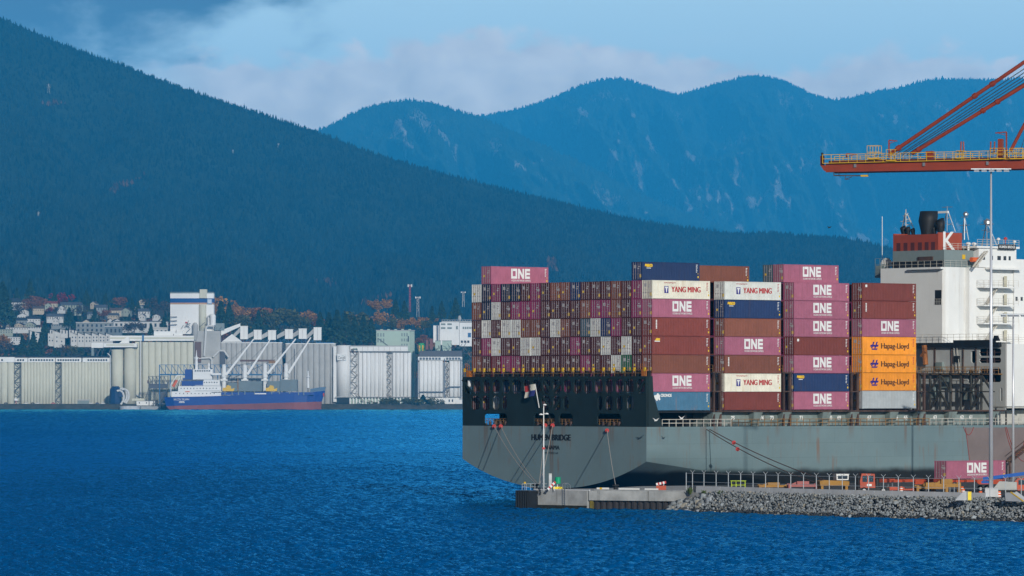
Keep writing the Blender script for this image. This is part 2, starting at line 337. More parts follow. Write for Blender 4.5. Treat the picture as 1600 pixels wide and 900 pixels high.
def forest(name, fn, n, px0, px1, tpow, h0, h1, aspect, sides, tiers, matl, label, keep=None, edge=0, hk=1.0, hk0=1.7):
    px = rng.uniform(px0, px1, n); t = rng.uniform(0, 1.0, n)**tpow
    if edge:                                        # a denser row right on the ridge line
        px = np.concatenate([px, rng.uniform(px0, px1, edge)]); t = np.concatenate([t, rng.uniform(0.985, 1.012, edge)])
    x, y, z = fn(px, t); patch = fbm(px*0.03, t*25, 5, 3)
    ok = rng.random(len(px)) < (keep(px, t) if keep else np.ones(len(px)))
    px, t, x, y, z, patch = (a[ok] for a in (px, t, x, y, z, patch)); n = len(px)
    h = rng.uniform(h0, h1, n)*(0.75+0.5*rng.random(n)**2)*np.interp(y, [y.min(), y.max()], [hk0, hk]); r = h*aspect*rng.uniform(0.75, 1.25, n)
    ang = rng.uniform(0, 6.28, n); cos = []; tr = []; sh = []
    base = 0; per = (sides+1)*tiers
    V = np.zeros((n, per, 3)); shade = np.clip(0.5+0.9*(patch-0.5)+(0.45*(0.45-t) if tiers == 2 else 0)+rng.normal(0, 0.3, n), 0, 1); tris = []  # near hill trees get lighter downslope: sunlight put into their colour
    for k in range(tiers):
        zb = -0.12+0.62*k/tiers; zt = 1.0 if k == tiers-1 else zb+0.62; rr = 1.0-0.62*k/tiers
        for s in range(sides):
            a = ang+6.283*s/sides+k*0.5; w = rr*(0.8+0.4*rng.random(n))
            V[:, k*(sides+1)+s, 0] = x+np.cos(a)*r*w; V[:, k*(sides+1)+s, 1] = y+np.sin(a)*r*w; V[:, k*(sides+1)+s, 2] = z+h*(zb+0.06*rng.standard_normal(n))
        V[:, k*(sides+1)+sides, 0] = x+0.05*r*rng.standard_normal(n); V[:, k*(sides+1)+sides, 1] = y; V[:, k*(sides+1)+sides, 2] = z+h*zt
        o = k*(sides+1); tris += [(o+s, o+(s+1) % sides, o+sides) for s in range(sides)]
    T = (np.arange(n)[:, None, None]*per+np.array(tris)[None]).reshape(-1, 3)
    o = link(name, npmesh(name, V.reshape(-1, 3), T, matl, np.repeat(shade, per)))
    return tag(o, label, 'forest', kind='stuff')
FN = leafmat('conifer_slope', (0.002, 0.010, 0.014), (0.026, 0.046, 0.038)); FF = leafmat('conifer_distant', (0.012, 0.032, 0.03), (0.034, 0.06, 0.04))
forest('conifer_forest', near_xyz, 66000, -120, 1720, 0.85, 8.5, 14.0, 0.3, 5, 2, FN, 'dark conifer forest covering the near hillside up to its ridge', edge=2600, hk=1.0)
grid_mesh('mountain_spur', spur_xyz, 150, 1500, 520, 1.25, 150, ground_mat('spur_ground', (0.014, 0.035, 0.03), (0.035, 0.065, 0.04), (0.36, 0.35, 0.34), 0.004), rock_mask)
def far_keep(px, t):
    return (1-0.93*rock_mask(px, t))*np.where(t < 0.12, 0.2, 1)
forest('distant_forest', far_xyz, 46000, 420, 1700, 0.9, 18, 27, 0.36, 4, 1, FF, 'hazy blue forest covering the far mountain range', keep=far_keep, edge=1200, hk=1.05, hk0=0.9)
def patch_keep(cx, cy, w, h, sl):
    def k(px, t):
        x, y, z = near_xyz(px, t); py = HOR-(z-CAMH)*F/y; return ((np.abs(px-cx) < w) & (np.abs(py-(cy-sl*(px-cx))) < h)).astype(float)*0.8
    return k
for cx, cy, w, h, sl, n in ((198, 289, 27, 5, 0.42, 30000), (508, 444, 26, 4, 0.0, 26000), (84, 163, 22, 2.5, 0.0, 22000), (862, 415, 7, 8, 0.0, 26000), (590, 470, 26, 6, 0.3, 20000)):
    forest('autumn_trees', near_xyz, n, cx-w-2, cx+w+2, 0.8, 8, 12, 0.5, 5, 2, leafmat('autumn_slope', (0.06, 0.03, 0.015), (0.20, 0.10, 0.04)), 'patch of orange autumn trees among the dark conifers', keep=lambda px, t, f=patch_keep(cx, cy, w, h, sl): f(px, t)*0.05)
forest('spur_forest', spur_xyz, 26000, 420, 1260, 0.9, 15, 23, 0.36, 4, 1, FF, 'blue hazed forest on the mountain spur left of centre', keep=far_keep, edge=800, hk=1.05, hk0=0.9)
# ------------------------------------------------------------------ haze
def haze():
    m = bpy.data.materials.new('haze_air'); m.use_nodes = True; nt = m.node_tree; nt.nodes.clear()
    o = nn(nt, 'ShaderNodeOutputMaterial'); v = nn(nt, 'ShaderNodeVolumePrincipled'); lk(nt, v.outputs[0], o.inputs['Volume'])
    v.inputs['Color'].default_value = (*HAZE_COL, 1); v.inputs['Density'].default_value = HAZE_D; v.inputs['Anisotropy'].default_value = HAZE_G
    mb = MB().box(-9500, 9500, -400, 38500, -1.0, 2450)
    ob = mb.build('haze', m); tag(ob, kind='stuff')
HAZE_COL = (0.03, 0.43, 1.0); HAZE_D = 3.55e-5; HAZE_G = -0.27
haze()
# ------------------------------------------------------------------ container ship: u forward, v to port, z up; stern corner at the origin
SX, SY, SA = 21.0, 800.0, R(40); CA, SN = math.cos(SA), math.sin(SA); BEAM = 45.2; DECK = 11.9
def S(u, v, z=0.0): return Vector((SX+u*CA-v*SN, SY+u*SN+v*CA, z))
def su(px, v=0.0):
    r = (px-CX)/F; X = SX-SN*v; Y = SY+CA*v; return (r*Y-X)/(CA-SN*r)
def sv(px, u=0.0):
    r = (px-CX)/F; X = SX+CA*u; Y = SY+SN*u; return (X-r*Y)/(SN+CA*r)
def sz(py, u, v=0.0): return CAMH+(HOR-py)*(SY+SN*u+CA*v)/F
HULL = mat('hull_grey_paint', (0.155, 0.225, 0.24), 0.55, var=0.07, scale=0.12, streak=(0.2, 0.11, 0.065), streak_amt=0.75)
DARK = mat('dark_green_paint', (0.010, 0.022, 0.023), 0.65, var=0.2, scale=0.25, streak=(0.05, 0.045, 0.035), streak_amt=0.3)
BLACK = mat('black_paint', (0.012, 0.013, 0.014), 0.6)
WHITE = mat('white_ship_paint', (0.76, 0.77, 0.75), 0.45, var=0.04, scale=0.2, streak=(0.42, 0.32, 0.2), streak_amt=0.35)
GREYW = mat('grey_house_paint', (0.43, 0.45, 0.44), 0.5, var=0.1, scale=0.3, streak=(0.3, 0.2, 0.12), streak_amt=0.5)
COAM = mat('coaming_green', (0.20, 0.25, 0.24), 0.6, var=0.25, scale=0.4, streak=(0.16, 0.08, 0.04), streak_amt=0.6)
RUSTY = mat('rusty_brown_steel', (0.085, 0.05, 0.038), 0.75, var=0.45, scale=0.6)
RAILW = mat('white_rail', (0.55, 0.53, 0.47), 0.6, var=0.2, scale=0.5, streak=(0.35, 0.18, 0.08), streak_amt=0.7)
RAILO = mat('ochre_rail', (0.30, 0.16, 0.05), 0.7, var=0.3, scale=0.6)
YELLOW = mat('yellow_paint', (0.72, 0.45, 0.02), 0.5)
LETTER = mat('white_lettering', (0.75, 0.76, 0.75), 0.6, var=0.03)
INKB = mat('black_lettering', (0.012, 0.014, 0.016), 0.6, var=0.03)
FUNR = mat('funnel_red_paint', (0.34, 0.062, 0.03), 0.5, var=0.1, scale=0.4)
GREENG = mat('grey_green_paint', (0.20, 0.25, 0.25), 0.5, var=0.06)
GLASS = mat('dark_glass', (0.02, 0.035, 0.05), 0.12, spec=0.6, var=0.02)
REDF = mat('red_rope_guard', (0.5, 0.05, 0.045), 0.6)
STEEL = mat('galvanised_steel', (0.42, 0.45, 0.48), 0.35, metal=0.7, var=0.08)
ORANGE = mat('lifeboat_orange', (0.7, 0.13, 0.03), 0.5)
ship = thing('container_ship', 'huge grey hulled container ship with dark stern moored along the quay', 'ship', S(0, 0), SA)
# hull: lofted sections, square transom with a rounded foot
def hull_mesh():
    us = [0, 3, 6, 10, 14, 19, 25, 32, 40, 50, 62, 76, 92, 110, 135]; N = 40; rows = []; vs = []; fs = []
    for u in us:
        zk = max(6.5-0.125*u, -7); zb = max(2.0-0.2*u, -11.5); p = 2.2+0.05*u
        row = [(0.0, DECK), (0.0, (DECK+zk)/2)]
        for i in range(N+1):
            c = -math.cos(math.pi*i/N); v = BEAM*(c+1)/2; row.append((v, zb+(zk-zb)*abs(c)**p))
        row += [(BEAM, (DECK+zk)/2), (BEAM, DECK)]; rows.append(row)
    n = len(rows[0])
    for u, row in zip(us, rows): vs += [(u, v, z) for v, z in row]
    for i in range(len(us)-1):
        for k in range(n-1): fs.append((i*n+k, (i+1)*n+k, (i+1)*n+k+1, i*n+k+1))
    n9 = len(vs); vs += vs[:n]; fs.append(tuple(range(n9, n9+n))); fs.append(tuple((len(us)-1)*n+k for k in range(n-1, -1, -1)))
    mb = MB(); mb.add(vs, fs)
    mb.m[-2] = 1
    return mb
def underside_shade(m):  # low hull fades to black: the shade of the curved underside, painted in
    m = m.copy(); m.name = 'hull_with_painted_shade'; nt = m.node_tree; bs = nt.nodes['Principled BSDF']; src = bs.inputs['Base Color'].links[0].from_socket
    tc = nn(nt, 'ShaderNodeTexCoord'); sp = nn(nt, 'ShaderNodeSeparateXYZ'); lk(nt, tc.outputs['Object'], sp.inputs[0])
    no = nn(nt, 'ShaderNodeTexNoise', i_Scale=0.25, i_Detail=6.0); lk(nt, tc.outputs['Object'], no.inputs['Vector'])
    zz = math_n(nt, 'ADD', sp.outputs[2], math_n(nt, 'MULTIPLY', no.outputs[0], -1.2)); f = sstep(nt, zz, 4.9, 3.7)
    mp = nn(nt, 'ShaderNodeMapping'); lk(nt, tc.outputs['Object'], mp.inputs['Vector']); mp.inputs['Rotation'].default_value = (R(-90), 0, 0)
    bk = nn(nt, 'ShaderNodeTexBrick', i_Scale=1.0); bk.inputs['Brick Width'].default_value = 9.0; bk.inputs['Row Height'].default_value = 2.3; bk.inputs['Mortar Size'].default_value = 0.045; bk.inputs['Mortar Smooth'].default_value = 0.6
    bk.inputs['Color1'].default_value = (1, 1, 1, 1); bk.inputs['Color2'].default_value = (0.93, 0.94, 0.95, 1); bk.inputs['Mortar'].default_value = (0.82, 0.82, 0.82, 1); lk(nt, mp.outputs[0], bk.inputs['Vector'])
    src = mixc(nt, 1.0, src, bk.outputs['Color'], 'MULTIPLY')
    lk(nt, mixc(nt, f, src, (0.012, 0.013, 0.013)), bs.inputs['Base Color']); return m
def rust_runs(m, axis, runs):
    """rust weeping down from scuppers and fairleads: (centre, half width, lowest z, amount)"""
    m = m.copy(); nt = m.node_tree; bs = nt.nodes['Principled BSDF']; col = bs.inputs['Base Color'].links[0].from_socket
    tc = nn(nt, 'ShaderNodeTexCoord'); sp = nn(nt, 'ShaderNodeSeparateXYZ'); lk(nt, tc.outputs['Object'], sp.inputs[0])
    mp = nn(nt, 'ShaderNodeMapping'); lk(nt, tc.outputs['Object'], mp.inputs['Vector']); mp.inputs['Scale'].default_value = (3.0, 3.0, 0.12)
    no = nn(nt, 'ShaderNodeTexNoise', i_Scale=1.0, i_Detail=5.0); lk(nt, mp.outputs[0], no.inputs['Vector']); tot = None
    for c, w, zl, amt in runs:
        d = math_n(nt, 'ABSOLUTE', math_n(nt, 'SUBTRACT', sp.outputs[axis], c)); g = math_n(nt, 'MULTIPLY', sstep(nt, d, w, w*0.2), sstep(nt, sp.outputs[2], zl, DECK)); g = math_n(nt, 'MULTIPLY', g, amt)
        tot = g if tot is None else math_n(nt, 'MAXIMUM', tot, g)
    f = math_n(nt, 'MULTIPLY', tot, sstep(nt, no.outputs[0], 0.3, 0.62), True); lk(nt, mixc(nt, f, col, (0.15, 0.075, 0.035)), bs.inputs['Base Color']); return m
TRANSOM = rust_runs(HULL, 1, [(sv(p, 0), w, zl, a) for p, w, zl, a in ((759, 1.0, 6, 0.55), (780, 0.6, 5, 0.5), (838, 0.9, 7.5, 0.4), (861.5, 0.75, 1.0, 1.0), (880, 0.9, 8, 0.4), (938, 0.8, 7, 0.5), (956, 0.9, 7.5, 0.55))])
SIDE = rust_runs(underside_shade(HULL), 0, [(su(p), w, zl, a) for p, w, zl, a in ((1032, 1.2, 8, 0.35), (1060, 0.8, 8.5, 0.3), (1100, 1.3, 6, 0.6), (1118, 0.7, 8, 0.5), (1265, 0.6, 8, 0.5), (1330, 0.9, 9, 0.4), (1415, 0.5, 7, 0.6), (1470, 0.9, 9, 0.45), (1215, 0.7, 9.5, 0.4))])
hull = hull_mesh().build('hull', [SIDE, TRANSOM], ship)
hull.data.polygons.foreach_set('use_smooth', [len(p.vertices) == 4 for p in hull.data.polygons])
MB().box(0.4, 134.9, 0.05, BEAM-0.05, DECK-0.25, DECK+0.01).build('deck', DARK, ship)
# dark stern bulwark plate with its rows of openings
def plate(mb, y0, y1, z0, z1, x0, x1, holes, ch=0.25):
    """upright plate in the y-z plane, x0..x1 thick, rectangular holes with cut corners"""
    ys = sorted({y0, y1, *[h[0] for h in holes], *[h[1] for h in holes]}); zs = sorted({z0, z1, *[h[2] for h in holes], *[h[3] for h in holes]})
    ins = lambda y, z: any(h[0] < y < h[1] and h[2] < z < h[3] for h in holes)
    solid = [[not ins((ys[i]+ys[i+1])/2, (zs[j]+zs[j+1])/2) for j in range(len(zs)-1)] for i in range(len(ys)-1)]
    for i in range(len(ys)-1):
        for j in range(len(zs)-1):
            if not solid[i][j]: continue
            a, b, c, d = ys[i], ys[i+1], zs[j], zs[j+1]
            mb.quad((x0, a, c), (x0, a, d), (x0, b, d), (x0, b, c)); mb.quad((x1, a, c), (x1, b, c), (x1, b, d), (x1, a, d))
            for di, dj, q in ((-1, 0, ((a, c), (a, d))), (1, 0, ((b, c), (b, d))), (0, -1, ((a, c), (b, c))), (0, 1, ((a, d), (b, d)))):
                ii, jj = i+di, j+dj
                if not (0 <= ii < len(ys)-1 and 0 <= jj < len(zs)-1) or not solid[ii][jj]:
                    (p, r), (s, t) = q; mb.quad((x0, p, r), (x1, p, r), (x1, s, t), (x0, s, t))
    for h in holes:
        for yy, sy in ((h[0], 1), (h[1], -1)):
            for zz, sg in ((h[2], 1), (h[3], -1)): mb.prism_x([(yy-0.001*sy, zz-0.001*sg), (yy+ch*sy, zz), (yy, zz+ch*sg)], x0+0.003, x1-0.003)
zp = lambda x: 700+x/3.75
TOPZ = 19.85
rowA = [(80, 140), (145, 190), (205, 247), (260, 303), (318, 360), (373, 427), (440, 480), (492, 543), (553, 600), (612, 662), (675, 720), (735, 782), (795, 842), (858, 905), (918, 965), (978, 1027), (1037, 1088), (1105, 1152)]
rowB = [(135, 185), (198, 243), (258, 300), (315, 345), (545, 600), (612, 660), (675, 705), (875, 905), (920, 965), (985, 1025), (1043, 1087)]
rowC = [(210, 345), (503, 627), (650, 730), (873, 1013)]
holes = []
for rows, z0, z1 in ((rowA, 17.15, 19.35), (rowB, 14.5, 16.75), (rowC, 12.1, 13.95)):
    for a, b in rows: holes.append((max(0.3, sv(zp(b))), min(BEAM-0.3, sv(zp(a))), z0, z1))
mb = MB(); plate(mb, 0.0, BEAM, DECK+0.005, TOPZ, 0.0, 0.25, holes, 0.42); bul = mb.build('stern_bulwark', DARK, ship)
mb = MB()
for a, b in (rowA[0], rowA[8], rowA[9], rowA[-1], rowB[4], rowB[5]):
    y0, y1 = sv(zp(b)), sv(zp(a)); zz = (17.15, 19.35) if (a, b) in rowA else (14.5, 16.75)
    mb = MB()
    if a in (80, 553, 545): mb.bar((0.2, y0, zz[0]), (0.2, y1, zz[1]), 0.2)
    else: mb.bar((0.2, y1, zz[0]), (0.2, y0, zz[1]), 0.2)
    mb.build('diagonal_brace', DARK, bul)
mb = MB()
mb.prism_y([(0.4, DECK+0.005), (3.4, DECK+0.005), (1.5, 17.0), (1.3, TOPZ), (0.4, TOPZ)], 0.0, 0.35); mb.build('side_bulwark', DARK, ship); mb = MB()
mb.prism_y([(0.4, DECK+0.005), (5.0, DECK+0.005), (5.0, 12.2), (1.3, 12.2), (1.3, TOPZ), (0.4, TOPZ)], BEAM-0.35, BEAM); 
mb.prism_y([(7.8, DECK+0.005), (14, DECK+0.005), (14, 14.2), (1.3, 14.2), (1.3, 13.8), (7.8, 13.8)], BEAM-0.35, BEAM)
mb.build('side_bulwark', DARK, ship)
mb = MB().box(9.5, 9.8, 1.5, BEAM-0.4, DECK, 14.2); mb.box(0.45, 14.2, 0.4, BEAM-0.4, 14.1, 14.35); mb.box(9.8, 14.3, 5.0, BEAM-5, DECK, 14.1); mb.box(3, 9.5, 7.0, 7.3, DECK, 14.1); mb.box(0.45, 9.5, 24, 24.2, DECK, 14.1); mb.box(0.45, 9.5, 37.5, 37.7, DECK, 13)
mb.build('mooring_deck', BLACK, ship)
# rails, fairlead guards in the mooring openings
for a, b in rowC:
    mb = MB(); y0, y1 = sv(zp(b)), sv(zp(a))
    for z in (12.35, 12.75, 13.05): mb.bar((0.25, y0, z), (0.25, y1, z), 0.04)
    k = y0+0.3
    while k < y1: mb.bar((0.25, k, 12), (0.25, k, 13.05), 0.04); k += 0.85
    mb.build('stern_railing', RAILO, ship)
mb = MB()
for a, b in rowC:
    y0, y1 = sv(zp(b)), sv(zp(a)); k = y0+0.5
    while k < y1-0.3: mb.bar((0.15, k, DECK+0.1), (0.15, k, DECK+0.75), 0.22, 6); k += 1.3
mb.build('fairlead_roller', RUSTY, ship)
# rusty weep marks below the openings are on the hull paint itself; the name and port
mb = MB(); ZN = (sz(684, 0, 23), sz(699.5, 0, 23), sz(708, 0, 23))
vc = sv(861, 0); NX, NY, NZ = (0, -1, 0), (0, 0, 1), (-1, 0, 0)
[put_text(mb, 'HUMEN BRIDGE', 1.35, (-0.012-0.003*i, vc+dx, ZN[0]+dz), NX, NY, NZ, thick=0.02, bold=0.0, width=60/8000*818/SN) for i, (dx, dz) in enumerate(((-0.09, 0), (0, 0.03), (0.09, -0.03)))]; mb.build('name_lettering', INKB, ship); mb = MB()
[put_text(mb, 'PANAMA', 0.95, (-0.012-0.003*i, vc+dx, ZN[1]), NX, NY, NZ, thick=0.02, bold=0.0, width=26/8000*818/SN) for i, dx in enumerate((-0.05, 0.05))]; mb.build('port_lettering', INKB, ship); mb = MB()
put_text(mb, 'IMO 9302164', 0.5, (-0.012, vc, ZN[2]), NX, NY, NZ, thick=0.02, bold=0.0, width=22/8000*818/SN)
mb.build('number_lettering', INKB, ship)
# side railing and coaming
def railing(mb, p, q, h=1.1, step=1.5, n=3, r=0.035):
    p = Vector(p); q = Vector(q); L = (q-p).length; k = max(1, round(L/step))
    for i in range(n): z = Vector((0, 0, h*(i+1)/n)); mb.bar(p+z, q+z, r, 4, caps=False)
    for i in range(k+1): a = p.lerp(q, i/k); mb.bar(a, a+Vector((0, 0, h)), r, 4, caps=False)
mb = MB(); railing(mb, (3.4, 0.12, DECK), (18, 0.12, DECK), 1.15, 1.4, 2, 0.06); mb.build('side_railing', RAILW, ship)
mb = MB(); railing(mb, (18.2, 0.12, DECK), (62, 0.12, DECK), 1.15, 1.4, 2, 0.055); mb.build('side_railing', RAILO, ship)
mb = MB(); railing(mb, (62.2, 0.12, DECK), (112, 0.12, DECK), 1.15, 1.4, 2, 0.055); mb.build('side_railing', RAILW, ship)
mb = MB().box(14.4, 79.5, 1.6, BEAM-1.6, DECK+0.02, 14.17)
BAYU = [1.25, 16.55, 31.6, 46.75]
gaps = [14.0, 29.1, 44.1, 59.2, 76.3]
for g in gaps+[22.8, 37.9, 53, 66.5]: mb.hexa([(g+0.6, 0.9, DECK), (g+1.7, 0.9, DECK), (g+1.7, 1.6, DECK), (g+0.6, 1.6, DECK), (g+0.2, 0.15, 14.15), (g+2.1, 0.15, 14.15), (g+2.1, 1.6, 14.15), (g+0.2, 1.6, 14.15)])
mb.build('hatch_coaming', COAM, ship)
mb = MB().box(15, 79.5, 0.1, BEAM-2, 14.18, 14.42); mb.build('hatch_cover', RUSTY, ship)
for px, s in ((1145, '75'), (1190, '74'), (1206, '73'), (1252, '71'), (1297, '70'), (1311, '69'), (1358, '67'), (1400, '66'), (1415, '65'), (1461, '63'), (1503, '62'), (1517, '61')):
    mb = MB(); put_text(mb, s, 0.85, (su(px, 1.6), 1.585, 13.2), (1, 0, 0), (0, 0, 1), (0, -1, 0), thick=0.02, bold=0.03); mb.build('bay_number', LETTER, ship)
# lashing bridges in the gaps between the bays
for gi, g in enumerate(gaps):
    full = gi == 4; mb = MB(); cols = range(0, 19) if full else range(0, 4)
    for k in cols:
        v = 0.25+k*2.42
        mb.box(g+0.4, g+0.7, v, v+0.3, DECK, 20.6)
        if not full: mb.box(g+1.75, g+2.15, v, v+0.35, DECK, 20.6)
        if k < len(cols)-1 and (full and k % 4 in (0, 1)):
            for z0, z1 in ((14.4, 17.3), (17.6, 20.3)):
                a, b = (v+0.2, v+2.6) if (k % 4 == 0) else (v+2.6, v+0.2)
                mb.bar((g+0.55, a, z0), (g+0.55, b, z1), 0.2)
    w = BEAM-0.3 if full else 8.0
    for z in (17.35, 20.35): mb.box(g+0.2, g+(1.1 if full else 2.3), 0.2, w, z, z+0.2)
    mb.build('lashing_bridge', mat('lashing_bridge_dark', (0.05, 0.05, 0.043), 0.7, var=0.3, scale=0.5, streak=(0.13, 0.06, 0.035), streak_amt=0.7) if full else RUSTY, ship)
    mb = MB(); railing(mb, (g+0.25, 0.25, 20.55), (g+0.25, w, 20.55), 1.1, 1.5, 2, 0.04); mb.build('bridge_railing', RAILO, ship)
# stern lashing gallery on top of the bulwark: rail, stools and yellow lamps between the columns
mb = MB(); railing(mb, (0.15, 0.3, TOPZ), (0.15, BEAM-0.3, TOPZ), 1.0, 2.46, 2, 0.045); mb.build('stern_gallery_railing', RAILO, ship)
mb = MB()
for k in range(19): mb.box(0.5, 1.1, 0.3+k*2.46-0.1, 0.3+k*2.46+0.3, TOPZ-0.6, TOPZ+0.85); mb.bar((0.6, 0.4+k*2.46, TOPZ+0.5), (1.3, 0.4+k*2.46+1.2, TOPZ+1.5), 0.06)
mb.build('lashing_stool', BLACK, ship)
for k in range(19): MB().box(0.05, 0.3, 0.4+k*2.46, 0.74+k*2.46, TOPZ+0.78, TOPZ+1.38).build('yellow_lamp', YELLOW, ship)
mb = MB(); zr = TOPZ
for v in (0.5, BEAM-1.6): mb.box(0.1, 0.8, v, v+0.8, zr, zr+1.0); railing(mb, (0.1, v, zr+1), (0.1, v+1.0, zr+1), 0.9, 0.6, 2, 0.04)
mb.build('rope_locker', mat('orange_locker', (0.4, 0.13, 0.02), 0.6), ship)
mb = MB(); mb.lathe((0.6, BEAM-1.2, 18.2), [(0.28, 0), (0.42, 0.2), (0.42, 1.2), (0.25, 1.5)], 10); mb.build('life_raft_canister', LETTER, ship)
# lower house (grey aft wall, white sides) -------------------------------------------------
AU = 80.0; HZ = 25.4
mb = MB(); hol = []
hx = lambda a, b, c, d: (max(0.5, sv(b, AU)), sv(a, AU), sz(d, AU, 5), sz(c, AU, 5))
hol += [hx(1530, 1564, 545, 556), hx(1530, 1564, 559, 567), hx(1530, 1564, 576, 597), hx(1517, 1524, 548, 567), hx(1512, 1521, 578, 600), hx(1571, 1573.2, 574, 597), hx(1563, 1566, 605, 628), hx(1570, 1572.6, 605, 628)]
plate(mb, 0.3, BEAM, 14.4, HZ, AU, AU+0.3, hol); mb.build('aft_wall', GREYW, ship)
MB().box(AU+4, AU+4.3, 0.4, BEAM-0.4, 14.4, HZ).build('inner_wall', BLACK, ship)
mb = MB()
for h in hol[:3]:
    for k in (0.33, 0.66): y = h[0]+(h[1]-h[0])*k; mb.bar((AU+0.15, y, h[2]), (AU+0.15, y, h[3]), 0.1)
    mb.bar((AU+0.15, h[0], (h[2]+h[3])/2), (AU+0.15, h[1], (h[2]+h[3])/2), 0.08)
mb.build('opening_bar', RUSTY, ship)
mb = MB(); mb.box(AU, 134, 0.0, 0.29, 15.0, HZ); mb.box(AU, 134, BEAM-0.29, BEAM, 15.0, HZ); mb.box(AU+0.3, 134, 0.3, BEAM-0.3, HZ-0.4, HZ-0.002); mb.build('side_wall', WHITE, ship)
mb = MB(); mb.box(AU-0.7, AU-0.01, 1.2, BEAM-1, HZ-0.45, HZ+0.3); mb.box(AU-0.6, AU-0.01, 2.5, 12, HZ+0.3, HZ+0.7); mb.prism_x([(1.4, HZ+0.5), (2.8, HZ+0.5), (2.4, HZ+1.4), (1.9, HZ+1.4)], AU-0.6, AU-0.1); mb.build('dark_deck_edge', BLACK, ship)
mb = MB(); railing(mb, (AU+0.3, 0.4, HZ), (AU+30, 0.4, HZ), 1.1, 1.5, 3, 0.04); railing(mb, (AU-0.6, 3, HZ+0.7), (AU-0.6, 40, HZ+0.7), 1.0, 1.5, 2, 0.035); mb.build('house_railing', RAILW, ship)
mb = MB(); mb.bar((AU-1.0, sv(1451, AU), 25.3), (AU-1.0, sv(1453, AU), 22), 0.45, 6); mb.bar((AU-1.2, sv(1447, AU), 23.5), (AU-1.2, sv(1455, AU), 24.3), 0.3, 6); mb.build('fire_pump_housing', mat('orange_rust', (0.3, 0.11, 0.03), 0.8, var=0.4), ship)
mb = MB(); mb.box(79.52, 134, 3.2, BEAM-3.2, DECK+0.02, 14.39); mb.box(AU, 134, 0.3, 3.4, 14.7, 14.98); mb.build('passage_wall', mat('passage_cream', (0.5, 0.5, 0.46), 0.6), ship)
for px in (1462, 1488, 1506, 1526): v = sv(px, AU); MB().bar((AU-0.15, v, 15), (AU-0.15, v, HZ-0.6), 0.11, 6).build('wall_pipe', RUSTY, ship)
for px, y0, y1, w in ((1470, 566, 578, 1.6), (1497, 556, 566, 1.0), (1480, 590, 606, 2.2), (1515, 606, 626, 1.8), (1460, 600, 622, 1.2)): v = sv(px, AU); MB().box(AU-0.5, AU-0.02, v-w/2, v+w/2, sz(y1, AU, v), sz(y0, AU, v)).build('wall_locker', COAM if px != 1497 else BLACK, ship)
mb = MB(); mb.box(AU-1.0, AU-0.03, 1.0, BEAM-12, 20.3, 20.45); railing(mb, (AU-0.95, 1.0, 20.45), (AU-0.95, 30, 20.45), 1.05, 1.3, 2, 0.05); mb.build('aft_walkway', RAILO, ship)
mb = MB(); [mb.bar((AU-0.4, sv(1503, AU)+d, 20.4), (AU-0.4, sv(1497, AU)+d, HZ), 0.07) for d in (0, 0.7)]; mb.build('aft_ladder', RAILW, ship)
for px in (1556, 1572): MB().bar((su(px, 0.4), 0.4, DECK), (su(px, 0.4), 0.4, 14.8), 0.16, 6).build('deck_post', BLACK, ship)
# funnel casing and bridge ----------------------------------------------------------------
V0, V1 = sv(1476, AU), sv(1376, AU); CZ = sz(417, AU, V0); UF = su(1583, V0)
u1, u2 = su(1498, V0), su(1512, V0)
mb = MB().prism([(AU, V0+0.6), (AU+0.35, V0+0.15), (AU+1.0, V0), (u1, V0), (u2, V0+0.55), (u2, V1), (AU, V1)], HZ+0.01, CZ); cas = mb.build('funnel_casing', WHITE, ship)
mb = MB().prism([(u2+0.01, V0-0.4), (su(1545, V0), V0-0.4), (su(1545, V0), V0+0.1), (UF, V0+0.1), (UF, V1), (u2+0.01, V1)], HZ+0.01, CZ); mb.build('accommodation_block', WHITE, ship)
mb = MB().box(UF+0.01, 134, V0-0.2, V1+0.3, HZ+0.01, sz(405, UF, V0)); fb = mb.build('forward_house', WHITE, ship)
for px in (1587, 1595): MB().box(su(px, V0)-0.25, su(px, V0)+0.25, V0-0.23, V0-0.19, sz(470, 98, V0), sz(464, 98, V0)).build('window', GLASS, fb)
MB().box(AU-0.03, AU-0.001, sv(1471, AU), sv(1461, AU), sz(476, AU, V0), sz(453, AU, V0)).build('doorway', BLACK, cas)
mb = MB(); y0, y1 = sv(1471, AU), sv(1461, AU); railing(mb, (AU-0.06, y0, sz(476, AU, V0)), (AU-0.06, y1, sz(476, AU, V0)), 1.0, 0.6, 2, 0.03); mb.build('doorway_rail', RAILW, cas)
MB().box(AU-0.8, AU-0.01, sv(1475, AU), sv(1424, AU), CZ-0.35, CZ-0.01).build('platform', WHITE, cas)
mb = MB().prism_y([(u1-3, HZ+0.02), (u1-0.5, HZ+0.02), (u1-0.5, HZ+5)], V0-3.5, V0-0.02); 
ZF = sz(390, AU, V0); a1, a2 = sv(1475, AU+0.5), sv(1395, AU+0.5)
mb = MB().box(AU+0.5, u2+2.2, a1, a2, CZ+0.01, ZF); gb = mb.build('casing_top', GREENG, ship)
MB().box(AU+0.2, AU+0.49, a1+0.05, a2-0.05, CZ+0.02, CZ+1.15).build('soot_band', BLACK, gb)
MB().box(AU+0.25, AU+0.485, sv(1455, AU), sv(1432, AU), CZ+1.16, sz(400, AU, V0)).build('vent_recess', RUSTY, gb)
MB().box(su(1506, a1)-0.4, su(1506, a1)+0.3, a1-0.06, a1-0.001, sz(405, 86, a1), sz(398, 86, a1)).build('yellow_box', YELLOW, gb)
b1, b2 = sv(1466, AU+1), sv(1395.5, AU+1); ZT = sz(363, AU+1, b1); ur = su(1503, b1)
mb = MB().box(AU+1, ur, b1, b2, ZF+0.01, ZT-0.6); 
